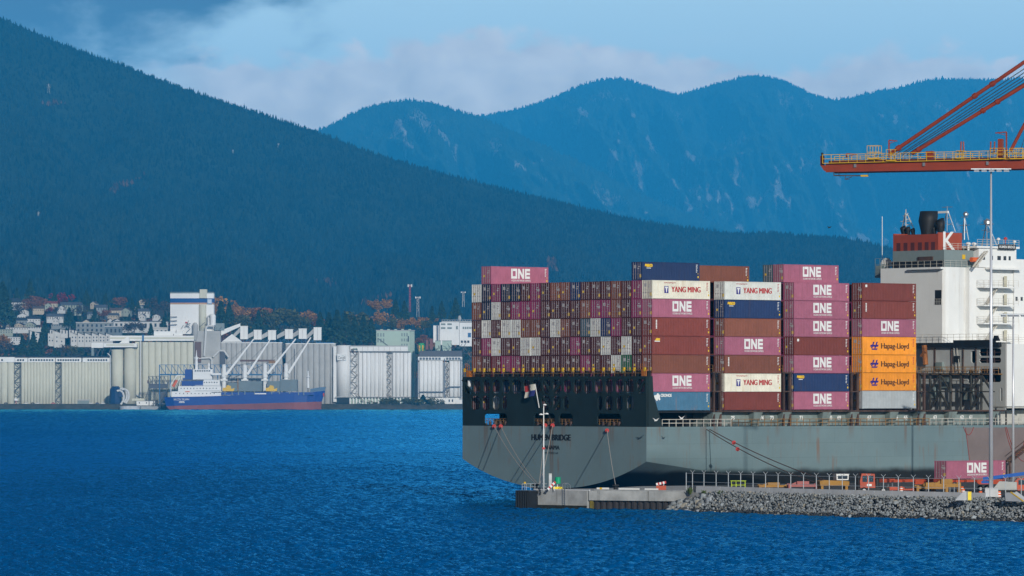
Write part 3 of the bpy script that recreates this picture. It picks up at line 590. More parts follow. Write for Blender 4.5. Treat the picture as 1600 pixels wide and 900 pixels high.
for q in ((AU+1, ur, b1, b1+0.25), (AU+1, ur, b2-0.25, b2), (ur-0.25, ur, b1+0.25, b2-0.25)): mb.box(*q, ZT-0.6, ZT+0.0)
mb.box(AU+1, AU+1.25, b1+0.25, b2-0.25, ZT-0.6, ZT-0.25)
fun = mb.build('funnel', FUNR, ship)
for px in (1404, 1415, 1426, 1437.5, 1448, 1458): MB().box(AU+0.97, AU+0.998, sv(px+3, AU+1), sv(px-3, AU+1), sz(391, AU, b1), sz(377.5, AU, b1)).build('louvre', mat('louvre_maroon', (0.10, 0.025, 0.025), 0.7), fun)
mb = MB(); hK = sz(362, 86, b1)-sz(390, 86, b1); put_text(mb, 'K', hK*1.42, (su(1483, b1), b1-0.012, (ZF+ZT)/2-0.05), (1, 0, 0), (0, 0, 1), (0, -1, 0), thick=0.02, bold=0.06, width=20/8000*869/CA); mb.build('funnel_letter', LETTER, fun)
def pipe(px, py0, py1, r, u, lean=0.0, cut=0.35):
    v = sv(px, u); z0 = ZT-1.0; z1 = sz(py0, u, v); mb = MB(); n = 14; vs = []
    for (zz, dx, k, rr) in ((z0, 0, 0, r*0.6), (sz(py1, u, v)-0.5, 0, 0, r*0.7), (sz(py1, u, v)+r*0.7, lean*0.4, 0, r), (z1, lean, cut, r*0.92)):
        for i in range(n): t = 2*math.pi*i/n; vs.append((u+dx+rr*math.cos(t), v+rr*math.sin(t), zz+k*rr*math.cos(t)))
    fs = [(q*n+i, q*n+(i+1) % n, (q+1)*n+(i+1) % n, (q+1)*n+i) for q in range(3) for i in range(n)]+[tuple(range(3*n, 4*n))]
    mb.add(vs, fs); return mb
pipe(1449, 330, 356, 1.65, AU+4.0, 0.4, 0.0).build('exhaust_pipe', BLACK, fun, True)
for px, y0, y1, r in ((1470, 344, 360, 0.75), (1454, 354, 362, 0.5), (1460, 354, 362, 0.5), (1412, 355, 362, 0.55), (1419, 356, 362, 0.5), (1427, 358, 363, 0.4)): pipe(px, y0, y1, r, AU+4.5, -0.2, 0.6).build('exhaust_pipe', BLACK, fun, True)
def mast(px, py0, py1, u, w, v=None, arms=()):
    v = sv(px, u) if v is None else v; z0, z1 = sz(py1, u, v), sz(py0, u, v); mb = MB()
    for dx, dy in ((-w, -w), (w, -w), (0, w)): mb.bar((u+dx, v+dy, z0), (u+dx*0.12, v+dy*0.12, z1-0.2*(z1-z0)), 0.09, 4)
    mb.bar((u, v, z0+0.3*(z1-z0)), (u, v, z1), 0.07, 5)
    for k in (0.25, 0.5, 0.72): q = w*(1-k*1.05); mb.bar((u-q, v-q, z0+(z1-z0)*k), (u+q, v-q, z0+(z1-z0)*(k+0.1)), 0.05); mb.bar((u+q, v-q, z0+(z1-z0)*k), (u, v+q, z0+(z1-z0)*(k+0.1)), 0.05)
    for k, L in arms: mb.bar((u, v-L, z0+(z1-z0)*k), (u, v+L, z0+(z1-z0)*k), 0.07)
    return mb
mast(1415.5, 327, 361, AU+6, 1.1, arms=((0.45, 1.3), (0.7, 0.7))).build('signal_mast', RAILW, ship)
m2_ = mast(1480, 322, 362, UF-4, 1.0, arms=((0.96, 1.2),)).build('radar_mast', STEEL, ship)
v = sv(1460, UF-6); z = sz(332, UF-6, v); MB().box(UF-6.1, UF-5.8, v-3.3, v+3.3, z-0.18, z+0.18).build('radar_scanner', LETTER, m2_)
mb = mast(1507, 333, 375, UF-2, 0.5, arms=((0.55, 1.2), (0.85, 0.8))); v = sv(1509, UF-2); mb.lathe((UF-2, v, sz(338, UF-2, v)), [(0.15, 0), (0.45, 0.2), (0.45, 0.5), (0.15, 0.8)], 10); mb.build('antenna_mast', STEEL, ship)
mb = mast(1542, 341, 387, UF-1, 1.3, arms=((0.8, 1.6), (0.6, 1.2), (0.92, 0.8))); v = sv(1543, UF-1); mb.lathe((UF-1, v, sz(352, UF-1, v)), [(0.2, 0), (0.65, 0.25), (0.65, 0.7), (0.2, 1.1)], 10); mb.build('bridge_mast', STEEL, ship)
mb = MB(); 
for px, t in ((1513, 378), (1522, 379)): v = a1+0.3; u = su(px, v); mb.lathe((u, v, ZF), [(0.2, 0), (0.2, 0.9), (0.42, 1.0), (0.42, 1.25), (0.2, 1.4)], 8)
mb.build('mushroom_vent', LETTER, gb)
mb = MB(); railing(mb, (AU+1.0, a1-0.05, ZF), (u2+8, a1-0.05, ZF), 1.1, 1.4, 3, 0.035); railing(mb, (AU+0.1, V0+0.1, CZ), (u2, V0+0.1, CZ), 1.1, 1.3, 3, 0.03); railing(mb, (AU+0.1, V0+0.5, CZ), (AU+0.1, V1, CZ), 1.1, 1.5, 2, 0.03); mb.build('casing_railing', RAILW, ship)
bz0, bz1 = sz(418, 90, V0), sz(388, 90, V0); w0 = su(1528, V0-0.4); w1 = su(1588, V0-0.6)
mb = MB().box(w0, w1, V0-0.6, V1-0.5, bz0, bz1); mb.box(w0-0.8, w1+0.4, V0-1.0, V1, bz1+0.003, bz1+0.35); br = mb.build('bridge_house', WHITE, ship)
for px, w in ((1535, 1.1), (1549.5, 0.5), (1561, 0.75), (1570, 0.6), (1577.5, 0.45)): u = su(px, V0-0.6); MB().box(u-w*0.55, u+w*0.55, V0-0.63, V0-0.595, sz(406.5, 92, V0), sz(400, 92, V0)).build('window', GLASS, br)
MB().box(w0+1.6, w1+0.5, V0-1.6, V0-0.61, bz0-0.35, bz0-0.01).build('wing_deck', WHITE, br)
mb = MB(); railing(mb, (w0-0.7, V0-0.95, bz1+0.35), (w1+0.3, V0-0.95, bz1+0.35), 1.1, 1.2, 3, 0.035); mb.build('bridge_rail', RAILW, br)
mb = MB(); u = su(1573, V0-1); z = sz(386.5, 95, V0); mb.box(u-2.1, u+2.1, V0-1.12, V0-1.06, z-0.45, z+0.45); nb = mb.build('name_board', INKB, br)
mb = MB(); put_text(mb, 'HUMEN BRIDGE', 0.6, (u, V0-1.125, z), (1, 0, 0), (0, 0, 1), (0, -1, 0), thick=0.01, bold=0.012, width=3.8); mb.build('name_board_lettering', LETTER, br)
for px, a, b in ((1560, 376, 386), (1571, 375, 386), (1585, 380, 386)):
    v = V0+0.5; u = su(px, v); mb = MB().bar((u, v, bz1+0.3), (u, v, sz(a, u, v)), 0.08, 6); mb.lathe((u, v, sz(a, u, v)), [(0.15, 0), (0.32, 0.1), (0.3, 0.35), (0.1, 0.5)], 8); mb.build('roof_antenna', LETTER if px != 1571 else REDF, br)
# balconies and zigzag stairs on the starboard side of the block
for y in (448.5, 477, 505, 533):
    u0, uu1 = su(1531, V0-1.2), su(1585, V0-1.2); z = sz(y, 91, V0); mb = MB().box(u0, uu1, V0-2.2, V0-0.41, z-0.2, z); bal = mb.build('balcony', WHITE, ship)
    mb = MB(); railing(mb, (u0, V0-2.15, z), (uu1, V0-2.15, z), 1.1, 1.2, 3, 0.03); railing(mb, (u0+0.02, V0-2.15, z), (u0+0.02, V0-0.5, z), 1.1, 1.2, 3, 0.03); mb.build('balcony_rail', RAILW, bal)
    if y != 533: mb = MB(); z2 = sz(y+28, 91, V0); mb.bar((su(1540, V0-1), V0-1.4, z2), (su(1556, V0-1), V0-1.4, z-0.2), 0.14); mb.bar((su(1540, V0-1), V0-0.9, z2), (su(1556, V0-1), V0-0.9, z-0.2), 0.14); mb.build('outside_stair', RAILW, bal)
    mb = MB().prism_y([(u0, z-0.2), (u0+3.2, z-0.2), (u0+0.5, z-1.5)], V0-0.9, V0-0.41)
    MB().box(su(1566, V0), su(1566, V0)+0.7, V0-0.44, V0-0.405, z+0.02, z+1.9).build('door', mat('cream_door', (0.5, 0.47, 0.36), 0.6), bal)
mb = MB(); mb.bar((su(1508, V0), V0-2.5, CZ), (su(1527, V0), V0-2.5, bz1-0.6), 0.16); mb.bar((su(1508, V0), V0-1.8, CZ), (su(1527, V0), V0-1.8, bz1-0.6), 0.16)
for k in range(11): q = k/10; a = Vector((su(1508, V0), V0-2.5, CZ)).lerp(Vector((su(1527, V0), V0-2.5, bz1-0.6)), q); mb.bar(a, a+Vector((0, 0.7, 0)), 0.07)
mb.build('bridge_stair', RAILW, ship)
mb = MB(); c = (su(1524, V0-1), V0-0.9, CZ+0.9); mb.lathe(c, [(0.3, 0), (0.5, 0.15), (0.5, 0.6), (0.3, 0.75)], 8); mb.bar((c[0]-0.9, c[1], c[2]+0.4), (c[0]+0.9, c[1], c[2]+0.4), 0.42, 8); mb.build('orange_life_raft', ORANGE, ship)
# port bridge wing equipment seen left of the casing
mb = MB(); v = V1+0.8; mb.box(AU+2, AU+5, V1+0.01, V1+3.5, CZ-1.5, CZ-1.2); railing(mb, (AU+2, V1+3.4, CZ-1.2), (AU+2, V1, CZ-1.2), 3.0, 1.0, 3, 0.04); mb.box(AU+1.9, AU+2.0, V1+1.2, V1+3.2, CZ-1.2, CZ+0.6); mb.build('port_platform', GREENG, ship)
v = sv(1385, AU+3); mb = MB().lathe((AU+3, v, CZ), [(0.3, 0), (0.85, 0.35), (1.0, 0.9), (0.85, 1.5), (0.3, 1.9)], 12); mb.build('satellite_dome', LETTER, ship, True)
v = sv(1378.5, AU+8); MB().bar((AU+8, v, CZ-1), (AU+8, v, sz(338, AU+8, v)), 0.06, 5).build('whip_antenna', LETTER, ship)
# brown primer patch and red hose loops on the hull far right
mb = MB(); pts = []
for px, py in ((1508, 668), (1511, 690), (1514, 715), (1518, 770), (1640, 770), (1640, 668)): u = su(px); pts.append((u, sz(py, u)))
mb.prism_y(pts, -0.004, 0.0005); mb.build('primer_patch', mat('primer_brown', (0.19, 0.155, 0.15), 0.7, var=0.1, scale=0.3), ship)
mb = MB()
for cx, w, d in ((1513, 8, 14), (1600, 28, 60), (1588, 18, 48)):
    pts = []
    for k in range(13): px = cx-w+2*w*k/12; py = 667+d*(1-((k-6)/6)**2)*0.9; u = su(px); pts.append((u, -0.06, sz(py, u)))
    mb.line(pts, 0.05); mb.build('red_hose', mat('hose_red', (0.3, 0.05, 0.04), 0.7), ship); mb = MB()
u = su(1508); mb.line([(u, -0.05, sz(668, u)), (su(1511), -0.05, sz(690, u)), (su(1514), -0.05, sz(715, u)), (su(1517), -0.05, sz(760, u))], 0.05); mb.build('red_hose', mat('hose_red', (0.3, 0.05, 0.04), 0.7), ship)
# ------------------------------------------------------------------ containers
CW, CL, CH = 2.438, 12.19, 2.90; PITV, PITZ = 2.462, 2.92; Z1 = 14.46
COL = dict(maroon=(0.085, 0.026, 0.026), brown=(0.21, 0.072, 0.045), pink=(0.36, 0.115, 0.18), magenta=(0.26, 0.035, 0.11), white=(0.70, 0.72, 0.68), cream=(0.72, 0.69, 0.58),
           navy=(0.016, 0.028, 0.065), blue=(0.014, 0.036, 0.115), slate=(0.07, 0.12, 0.15), orange=(0.80, 0.29, 0.02), green=(0.02, 0.13, 0.06), crimson=(0.16, 0.012, 0.02), weathered_blue=(0.06, 0.17, 0.28), grey=(0.42, 0.46, 0.48), rust_red=(0.20, 0.045, 0.035))
def cmat(c):
    st = {'cream': (0.45, 0.25, 0.08), 'white': (0.4, 0.3, 0.18), 'weathered_blue': (0.28, 0.12, 0.05), 'grey': (0.3, 0.26, 0.22)}.get(c, (0.07, 0.04, 0.03))
    return mat(c+'_container_paint', COL[c], 0.5, var=0.10, scale=0.7, streak=st, streak_amt=0.8 if c == 'weathered_blue' else 0.45, hue=0.14)
ROD = mat('lock_rod_zinc', (0.33, 0.29, 0.31), 0.5, metal=0.2); STICK = mat('placard_white', (0.45, 0.45, 0.45), 0.6); YST = mat('yellow_sticker', (0.75, 0.5, 0.03), 0.6)
def body_mb():
    mb = MB(); e = 0.004
    for x0, x1 in ((0, 0.14), (CL-0.14, CL)):          # corner posts
        for y0 in (0, CW-0.14): mb.box(x0, x1, y0, y0+0.14, 0, CH)
    for y0 in (0, CW-0.1):                              # bottom and top rails
        mb.box(0.14, CL-0.14, y0, y0+0.1, 0.03, 0.20); mb.box(0.14, CL-0.14, y0, y0+0.1, CH-0.10, CH-0.01)
    for x0 in (0.03, CL-0.13): mb.box(x0, x0+0.1, 0.14, CW-0.14, 0.02, 0.2); mb.box(x0, x0+0.1, 0.14, CW-0.14, CH-0.14, CH-0.01)
    mb.box(0.14, CL-0.14, 0.1, CW-0.1, CH-0.07, CH-0.03); mb.box(0.14, CL-0.14, 0.1, CW-0.1, 0.08, 0.16)
    n = 34; p = (CL-0.28)/n
    for yo, yi in ((0.012, 0.055), (CW-0.012, CW-0.055)):
        pts = []
        for k in range(n): x = 0.14+k*p; pts += [(x, yo), (x+p*0.42, yo), (x+p*0.54, yi), (x+p*0.88, yi)]
        pts.append((CL-0.14, yo)); vs = [(x, y, 0.2) for x, y in pts]+[(x, y, CH-0.1) for x, y in pts]; m = len(pts)
        mb.add(vs, [(i, i+1, m+i+1, m+i) for i in range(m-1)])
    pts = []; n = 7; p = (CW-0.28)/n
    for k in range(n): y = 0.14+k*p; pts += [(CL-0.02, y), (CL-0.02, y+p*0.42), (CL-0.06, y+p*0.54), (CL-0.06, y+p*0.88)]
    pts.append((CL-0.02, CW-0.14)); m = len(pts); mb.add([(x, y, 0.2) for x, y in pts]+[(x, y, CH-0.14) for x, y in pts], [(i, i+1, m+i+1, m+i) for i in range(m-1)])
    return mb
def door_mb(side, var):
    mb = MB(); y0, y1 = (0.145, CW/2-0.01) if side == 0 else (CW/2+0.01, CW-0.145)
    mb.box(0.04, 0.08, y0, y1, 0.205, CH-0.145)
    n = 5; w = (y1-y0)/n
    for k in range(n): mb.box(0.028, 0.04, y0+k*w+0.03, y0+k*w+w-0.06, 0.3, CH-0.24)
    mb.cur = 1
    for f in (0.25, 0.72):
        y = y0+(y1-y0)*f; mb.bar((0.0, y, 0.12), (0.0, y, CH-0.08), 0.036, 5); mb.box(-0.035, 0.03, y-0.1, y+0.16, 0.95, 1.02)
        for z in (0.4, 1.45, 2.4): mb.box(-0.02, 0.028, y-0.07, y+0.07, z, z+0.07)
    if side == 0:
        mb.cur = 2; mb.box(0.016, 0.028, y0+0.3, y1-0.3, 2.1, 2.22); mb.box(0.016, 0.028, y0+0.55, y1-0.12, 1.75, 1.95)
        if var == 1: mb.box(0.016, 0.028, y0+0.1, y1-0.45, 1.55, 1.95)
        if var != 2: mb.cur = 3; mb.box(0.010, 0.028, y0+0.08, y0+0.45, 0.45, 0.95)
    elif var == 0: mb.cur = 2; mb.box(0.016, 0.028, y0+0.15, y1-0.4, 1.9, 2.4)
    elif var == 2: mb.cur = 3; mb.box(0.010, 0.028, y0+0.35, y1-0.25, 1.15, 1.5)
    return mb
BODY = body_mb().mesh('container_body', cmat('maroon')); DOORS = {(s, v): door_mb(s, v).mesh('container_door', [cmat('maroon'), ROD, STICK, YST]) for s in (0, 1) for v in (0, 1, 2)}
cache = {}
def colmesh(base, c, key):
    k = (key, c)
    if k not in cache: m = base.copy(); m.materials[0] = cmat(c); cache[k] = m
    return cache[k]
LOGOM = {}
def seg_logo(mb, x, z, w, h):
    """square O with a notch, N and E built of bars on the near side"""
    t = h*0.24; lw = w*0.30; g = w*0.05; y0, y1 = -0.006, 0.02
    b = lambda a, c, d, e: mb.box(a, c, y0, y1, d, e)
    b(x, x+t*0.8, z, z+h-t*0.0); b(x+t*0.8, x+lw, z, z+t); b(x+lw-t*0.8, x+lw, z+t, z+h); b(x+t*0.95, x+lw-t*0.8, z+h-t, z+h)
    n0 = x+lw+g; b(n0, n0+t*0.8, z, z+h); b(n0+lw-t*0.8, n0+lw, z, z+h); mb.prism_y([(n0+t*0.8, z+h), (n0+t*0.8, z+h-t*1.7), (n0+lw-t*0.8, z), (n0+lw-t*0.8, z+t*1.7)], y0, y1)
    e0 = n0+lw+g; b(e0, e0+t*0.8, z, z+h); 
    for q in (0, (h-t)/2, h-t): b(e0+t*0.8, e0+lw-g, z+q, z+q+t)
NX_, NY_, NZ_ = (1, 0, 0), (0, 0, 1), (0, -1, 0)
CREDL = mat('red_lettering', (0.45, 0.05, 0.05), 0.6); CBLUE = mat('violet_blue_lettering', (0.03, 0.02, 0.22), 0.6); CBROWN = mat('dark_brown_lettering', (0.07, 0.03, 0.015), 0.6); CYEL = mat('yellow_lettering', (0.8, 0.5, 0.03), 0.6)
def put(mb, s, size, x, z, width=None, bold=0.0): put_text(mb, s, size, (x, -0.0, z), NX_, NY_, NZ_, thick=0.02, bold=bold, width=width)
def logo_mesh(kind):
    """list of (part name, mesh)"""
    if kind in LOGOM: return LOGOM[kind]
    out = []
    def fin(name, mb, m): out.append((name, mb.mesh(name, m)))
    mb = MB()
    for i, (z, w) in enumerate(((2.5, 0.35), (2.28, 0.25), (2.05, 0.3), (1.85, 0.2), (1.6, 0.28), (1.38, 0.22))): mb.box(CL-0.75, CL-0.75+w, -0.004, 0.02, z, z+0.1)
    fin('code_lettering', mb, LETTER if kind != 'yang' and kind != 'hapag' else CREDL)
    mb = MB(); mb.box(CL-0.42, CL-0.2, -0.004, 0.02, 0.5, 0.8); mb.box(CL-0.4, CL-0.26, -0.004, 0.02, 1.1, 1.22); fin('yellow_sticker', mb, YST)
    if kind == 'one':
        mb = MB(); seg_logo(mb, 4.25, 0.95, 4.2, 1.62); put(mb, 'OCEAN NETWORK EXPRESS', 0.42, 6.33, 0.62, 4.1, 0.0); fin('logo_lettering', mb, LETTER)
    elif kind == 'yang':
        mb = MB(); [put_text(mb, 'YANG MING', 1.25, (7.1+dx, -0.003*i, 1.45), NX_, NY_, NZ_, thick=0.02, width=6.1) for i, dx in enumerate((-0.05, 0.05))]; fin('logo_lettering', mb, CREDL)
        mb = MB(); mb.box(2.55, 3.4, -0.003, 0.02, 0.9, 2.0); fin('logo_emblem', mb, CBLUE)
        mb = MB(); mb.box(2.68, 3.27, -0.012, -0.004, 1.68, 1.9); mb.prism_y([(2.8, 1.68), (3.15, 1.68), (3.05, 1.0), (2.9, 1.0)], -0.012, -0.004); fin('logo_emblem', mb, LETTER)
        mb = MB(); put(mb, 'www.yangming.com', 0.3, 3.7, 2.55, 2.4); fin('small_lettering', mb, CREDL)
    elif kind == 'hapag':
        mb = MB(); [put_text(mb, 'Hapag-Lloyd', 1.28, (7.4+dx, -0.003*i, 1.4+dz), NX_, NY_, NZ_, thick=0.02, width=6.2) for i, (dx, dz) in enumerate(((-0.04, 0), (0.04, 0)))]; fin('logo_lettering', mb, CBROWN)
        mb = MB()
        for dx in (0.0, 0.75): mb.prism_y([(1.95+dx, 1.05), (2.25+dx, 1.05), (2.75+dx, 2.1), (2.45+dx, 2.1)], -0.008, 0.02); mb.prism_y([(1.75+dx, 1.3), (2.75+dx, 1.3), (2.95+dx, 1.62), (1.9+dx, 1.62)], -0.012, 0.018)
        mb.prism_y([(2.1, 0.8), (3.3, 0.8), (3.5, 1.02), (2.2, 1.02)], -0.008, 0.02); fin('logo_emblem', mb, CBLUE)
    elif kind == 'seaco':
        mb = MB(); put(mb, 'seaco', 0.85, 1.45, 2.4, 1.6, 0.05); fin('logo_lettering', mb, CYEL)
        mb = MB(); mb.box(1.0, 1.9, -0.006, 0.02, 1.88, 1.98); fin('small_lettering', mb, LETTER)
    elif kind == 'cronos':
        mb = MB(); put(mb, 'CRONOS', 0.62, 2.9, 2.35, 2.3, 0.03); fin('logo_lettering', mb, LETTER)
        mb = MB()
        for cx, cz, r in ((0.9, 2.05, 0.42), (1.3, 2.2, 0.36), (0.6, 2.2, 0.22), (1.5, 1.8, 0.2), (1.15, 2.5, 0.22), (0.95, 1.7, 0.2)): mb.prism_y([(cx+r*math.cos(t*0.785), cz+r*math.sin(t*0.785)) for t in range(8)], -0.01-r*0.01, 0.02)
        fin('logo_emblem', mb, LETTER)
    elif kind == 'vertical':
        mb = MB()
        for i in range(6): mb.box(0.75, 1.0, -0.005, 0.02, 1.15+i*0.24, 1.3+i*0.24+0.03)
        fin('vertical_lettering', mb, LETTER)
    elif kind == 'badge':
        mb = MB(); mb.prism_y([(0.55, 2.2), (1.6, 2.2), (1.6, 2.55), (0.9, 2.6)], -0.005, 0.02); fin('badge', mb, CYEL); mb = MB(); mb.box(0.5, 1.6, -0.006, 0.02, 2.02, 2.17); fin('badge', mb, LETTER)
    elif kind == 'smallbadge':
        mb = MB(); mb.box(0.7, 1.1, -0.005, 0.02, 2.2, 2.6); fin('badge', mb, LETTER)
    LOGOM[kind] = out; return out
NUMW = ['first', 'second', 'third', 'fourth', 'fifth', 'sixth', 'seventh', 'eighth', 'ninth', 'tenth', 'eleventh', 'twelfth', 'thirteenth', 'fourteenth', 'fifteenth', 'sixteenth', 'seventeenth', 'eighteenth']
CNAME = dict(slate='slate blue', weathered_blue='weathered blue', rust_red='rust red', cream='off white', crimson='dark crimson', navy='dark navy', grey='pale grey')
nC = 0
def container(c, loc, label, group, logo=None, rz=SA, doors=True):
    global nC; nC += 1
    t = thing('shipping_container', label, 'container', loc, rz, group)
    link('container_body', colmesh(BODY, c, 'b'), t)
    if doors:
        var = (nC*7+nC//3) % 3
        for s in (0, 1): link('container_door', colmesh(DOORS[s, var], c, ('d', s, var)), t)
    for n, m in (logo_mesh(logo) if logo else []): link(n, m, t)
    return t
K = dict(M='maroon', B='brown', P='pink', G='magenta', W='white', N='navy', U='blue', S='slate', V='green', C='crimson', O='orange', R='rust_red', E='grey')
AFT = {7: 'WNGNNMGMBBUMMMBMG', 6: 'BNWMGGGMMMMBGGBMG', 5: 'MWMWWBBMWBMSWUGMM', 4: 'MGWMMWWMMMGMMWMWM', 3: 'BMCGGMMMMMMGMMWVM'}
LOW = {2: 'BRCUNRMMMGMMPRGMBR', 1: 'MCWRMMMMMMMMMMMSEM'}
rows_from_top = {7: 'top', 6: 'second', 5: 'third', 4: 'fourth', 3: 'fifth'}
for tier in range(1, 8):
    for k in range(17 if tier > 2 else 17):
        c = K[(AFT.get(tier) or LOW.get(tier))[k]]; v = 44.35-(k+1)*PITV
        if tier > 2: lab = f'{CNAME.get(c, c)} container with doors facing astern, {rows_from_top[tier]} full row, {NUMW[k]} column from left'
        else: lab = f'{CNAME.get(c, c)} container glimpsed through the {"upper" if tier == 2 else "lower"} stern openings, {NUMW[k]} column from left'
        container(c, S(BAYU[0]+random.uniform(-0.03, 0.03), v, Z1+(tier-1)*PITZ), lab, 'containers stacked across the stern')
NEARST = [[('weathered_blue', 'cronos'), ('pink', 'one'), ('brown', None), ('rust_red', 'badge'), ('rust_red', 'vertical'), ('pink', 'one'), ('cream', 'yang')],
          [('rust_red', None), ('cream', 'yang'), ('brown', 'vertical'), ('pink', 'one'), ('brown', None), ('blue', 'seaco'), ('white', 'yang')],
          [('pink', 'one'), ('blue', 'seaco'), ('pink', 'one'), ('rust_red', 'smallbadge'), ('pink', 'one'), ('pink', 'one'), ('pink', 'one')],
          [('grey', None), ('orange', 'hapag'), ('orange', 'hapag'), ('orange', 'hapag'), ('pink', 'one'), ('rust_red', 'vertical'), ('rust_red', 'smallbadge')]]
desc = {'one': ' with big white block letters', 'yang': ' with red lettering', 'hapag': ' with dark lettering', 'seaco': ' with small yellow lettering', 'cronos': ' with white emblem', 'vertical': ' with vertical white letters', 'badge': ' with yellow badge', 'smallbadge': ' with tiny white badge', None: ' with plain side'}
posn = ['lowest', 'second level up', 'third level up', 'fourth level up', 'fifth level up', 'sixth level up', 'seventh level up']
stack = ['first side stack', 'second side stack', 'third side stack', 'fourth side stack']
for b in range(4):
    for t, (c, lg) in enumerate(NEARST[b]):
        container(c, S(BAYU[b], 0.03, Z1+t*PITZ+(0.0, 0.02, 0.08, 0.22)[b]), f'{CNAME.get(c, c)} container{desc[lg]}, {posn[t]} in {stack[b]}', 'containers stacked along the side', lg or 'plain')
# the odd ones on top
ZT8 = Z1+7*PITZ
container('pink', S(BAYU[0], 44.35-2*PITV, ZT8), 'pink container with white block letters alone on top at the far left', 'containers stacked across the stern', 'one')
container('blue', S(BAYU[0], 0.03+PITV, ZT8), 'blue container with small yellow lettering on top behind the red lettered one', 'containers stacked along the side', 'seaco')
for b in (1, 2, 3):          # second column inboard, seen only through the gaps
    for t in range(7): container(('maroon', 'brown', 'magenta')[(t+b) % 3], S(BAYU[b], 0.03+PITV, Z1+t*PITZ), f'{("maroon", "brown", "magenta")[(t+b) % 3]} container hidden inboard in the gap behind the {NUMW[b]} side stack, {posn[t]}', 'containers stowed inboard', doors=False)
vb = 3*PITV
container('brown', S(BAYU[1]-0.1, 0.03+vb, ZT8-0.2), 'plain brown container on top, right of the blue one', 'containers stacked along the side', 'plain')
container('pink', S(BAYU[2], 0.03+PITV, ZT8+0.1), 'pink container with white block letters, topmost of the third stack', 'containers stacked along the side', 'one')
container('slate', S(BAYU[2], 0.03+2*PITV, ZT8+0.1), 'slate blue container end just left of the topmost pink container', 'containers stacked along the side')
# ------------------------------------------------------------------ quay with its rock bank (water line found from the photo)
QZ = 2.7
WL = [Vector((0.8, 764, 0)), Vector((12.2, 754, 0)), Vector((22.4, 747, 0)), Vector((44.3, 707, 0)), Vector((67.9, 677, 0)), Vector((128, 600, 0))]
CONC = mat('quay_concrete', (0.38, 0.39, 0.38), 0.9, var=0.22, scale=0.5, streak=(0.09, 0.085, 0.07), streak_amt=0.8)
ASPH = mat('quay_asphalt', (0.06, 0.062, 0.062), 0.95, var=0.2, scale=0.15)
PALE = mat('pale_concrete', (0.54, 0.56, 0.58), 0.85, var=0.12, scale=0.4, streak=(0.25, 0.25, 0.24), streak_amt=0.5)
RUBBER = mat('black_rubber', (0.012, 0.014, 0.017), 0.7, var=0.2)
SHEET = mat('rusty_sheet_pile', (0.035, 0.032, 0.034), 0.8, var=0.3, scale=0.8)
OR = mat('orange_machine_paint', (0.45, 0.075, 0.03), 0.6, var=0.15, scale=0.8)
YEL = mat('yellow_machine_paint', (0.34, 0.17, 0.02), 0.6, var=0.15, scale=0.8, streak=(0.15, 0.07, 0.03), streak_amt=0.5)
TYRE = mat('tyre_rubber', (0.015, 0.015, 0.016), 0.85)
rim = mat('wheel_rim', (0.5, 0.5, 0.5), 0.5)
BLUEP = mat('blue_machine_paint', (0.01, 0.10, 0.42), 0.5)
# deck polygon: along the water at the left, set back behind the rock bank further right
edge = [Vector((4.2, 763.5, 0)), Vector((12.2, 755.5, 0)), Vector((24.5, 748.5, 0)), Vector((48.4, 711.8, 0)), Vector((72.2, 681.5, 0)), Vector((132, 605, 0))]
poly = [(p.x, p.y) for p in edge]+[(S(150, -2.5).x, S(150, -2.5).y), (S(-4, -2.5).x, S(-4, -2.5).y), (14, 778), (4.2, 772)]
q = MB().prism(poly, -3, QZ).build('quay', CONC); tag(q, kind='structure')
pa = [(p.x+1.0, p.y+0.9) for p in edge[2:]]+[(S(150, -3.5).x, S(150, -3.5).y), (S(6, -3.5).x, S(6, -3.5).y)]
tag(MB().prism(pa, QZ+0.001, QZ+0.006).build('pavement', ASPH), kind='structure')
def frame(p, d):
    """origin p, x along d, y away from the water"""
    d = Vector((d.x, d.y, 0)).normalized(); return p, d, Vector((-d.y, d.x, 0))
def oriented(name, label, cat, p, ang, group=None): return thing(name, label, cat, p, ang, group)
E1 = edge[1]; E2 = edge[2]
ang1 = math.atan2(E2.y-E1.y, E2.x-E1.x); L1 = (E2-E1).length; ang0 = math.atan2(E1.y-edge[0].y, E1.x-edge[0].x)
# recessed sheet pile wall under the cap beam, cap beam, end block
t = oriented('sheet_pile_wall', 'dark sheet pile wall under the concrete cap beam', 'retaining wall', E1, ang1)
mb = MB(); mb.box(-1.0, L1+8, -0.05, -0.001, -2, 1.35)
k = 0.0
while k < L1+2: mb.prism([(k, -0.05), (k+0.25, -0.35), (k+0.62, -0.35), (k+0.85, -0.05)], -2, 1.349); k += 1.03
mb.build('sheet_pile', SHEET, t); MB().box(-0.55, -0.05, -0.5, -0.003, -2, 1.34).build('yellow_pile', mat('mossy_yellow', (0.2, 0.16, 0.03), 0.8, var=0.4), t)
t = oriented('cap_beam', 'long weathered concrete beam capping the quay edge', 'beam', E1, ang1)
mb = MB(); mb.box(-0.6, L1+6, -0.75, -0.002, 1.36, QZ+0.08)
mb.build('concrete_beam', CONC, t)
mb = MB(); mb.box(0.3, L1+5.5, -0.73, -0.5, QZ+0.081, QZ+0.28); mb.build('kerb', mat('kerb_worn', (0.30, 0.31, 0.31), 0.9, var=0.2), t)
L0 = (E1-edge[0]).length
t = oriented('concrete_pier', 'pale stained concrete pier end standing in the water', 'pier', edge[0], ang0)
MB().box(0.0, L0-0.7, -0.9, -0.002, -3, QZ+0.06).build('concrete_block', CONC, t)
mb = MB(); mb.box(0.05, L0-0.75, -1.05, -0.9, 0.0, 0.55); mb.build('tide_band', mat('seaweed_dark', (0.02, 0.022, 0.015), 0.9, var=0.5, scale=1.5), t)
MB().box(-0.6, L0-0.4, -0.8, -0.5, QZ+0.061, QZ+0.22).build('kerb', PALE, t)
xl = L0*0.5
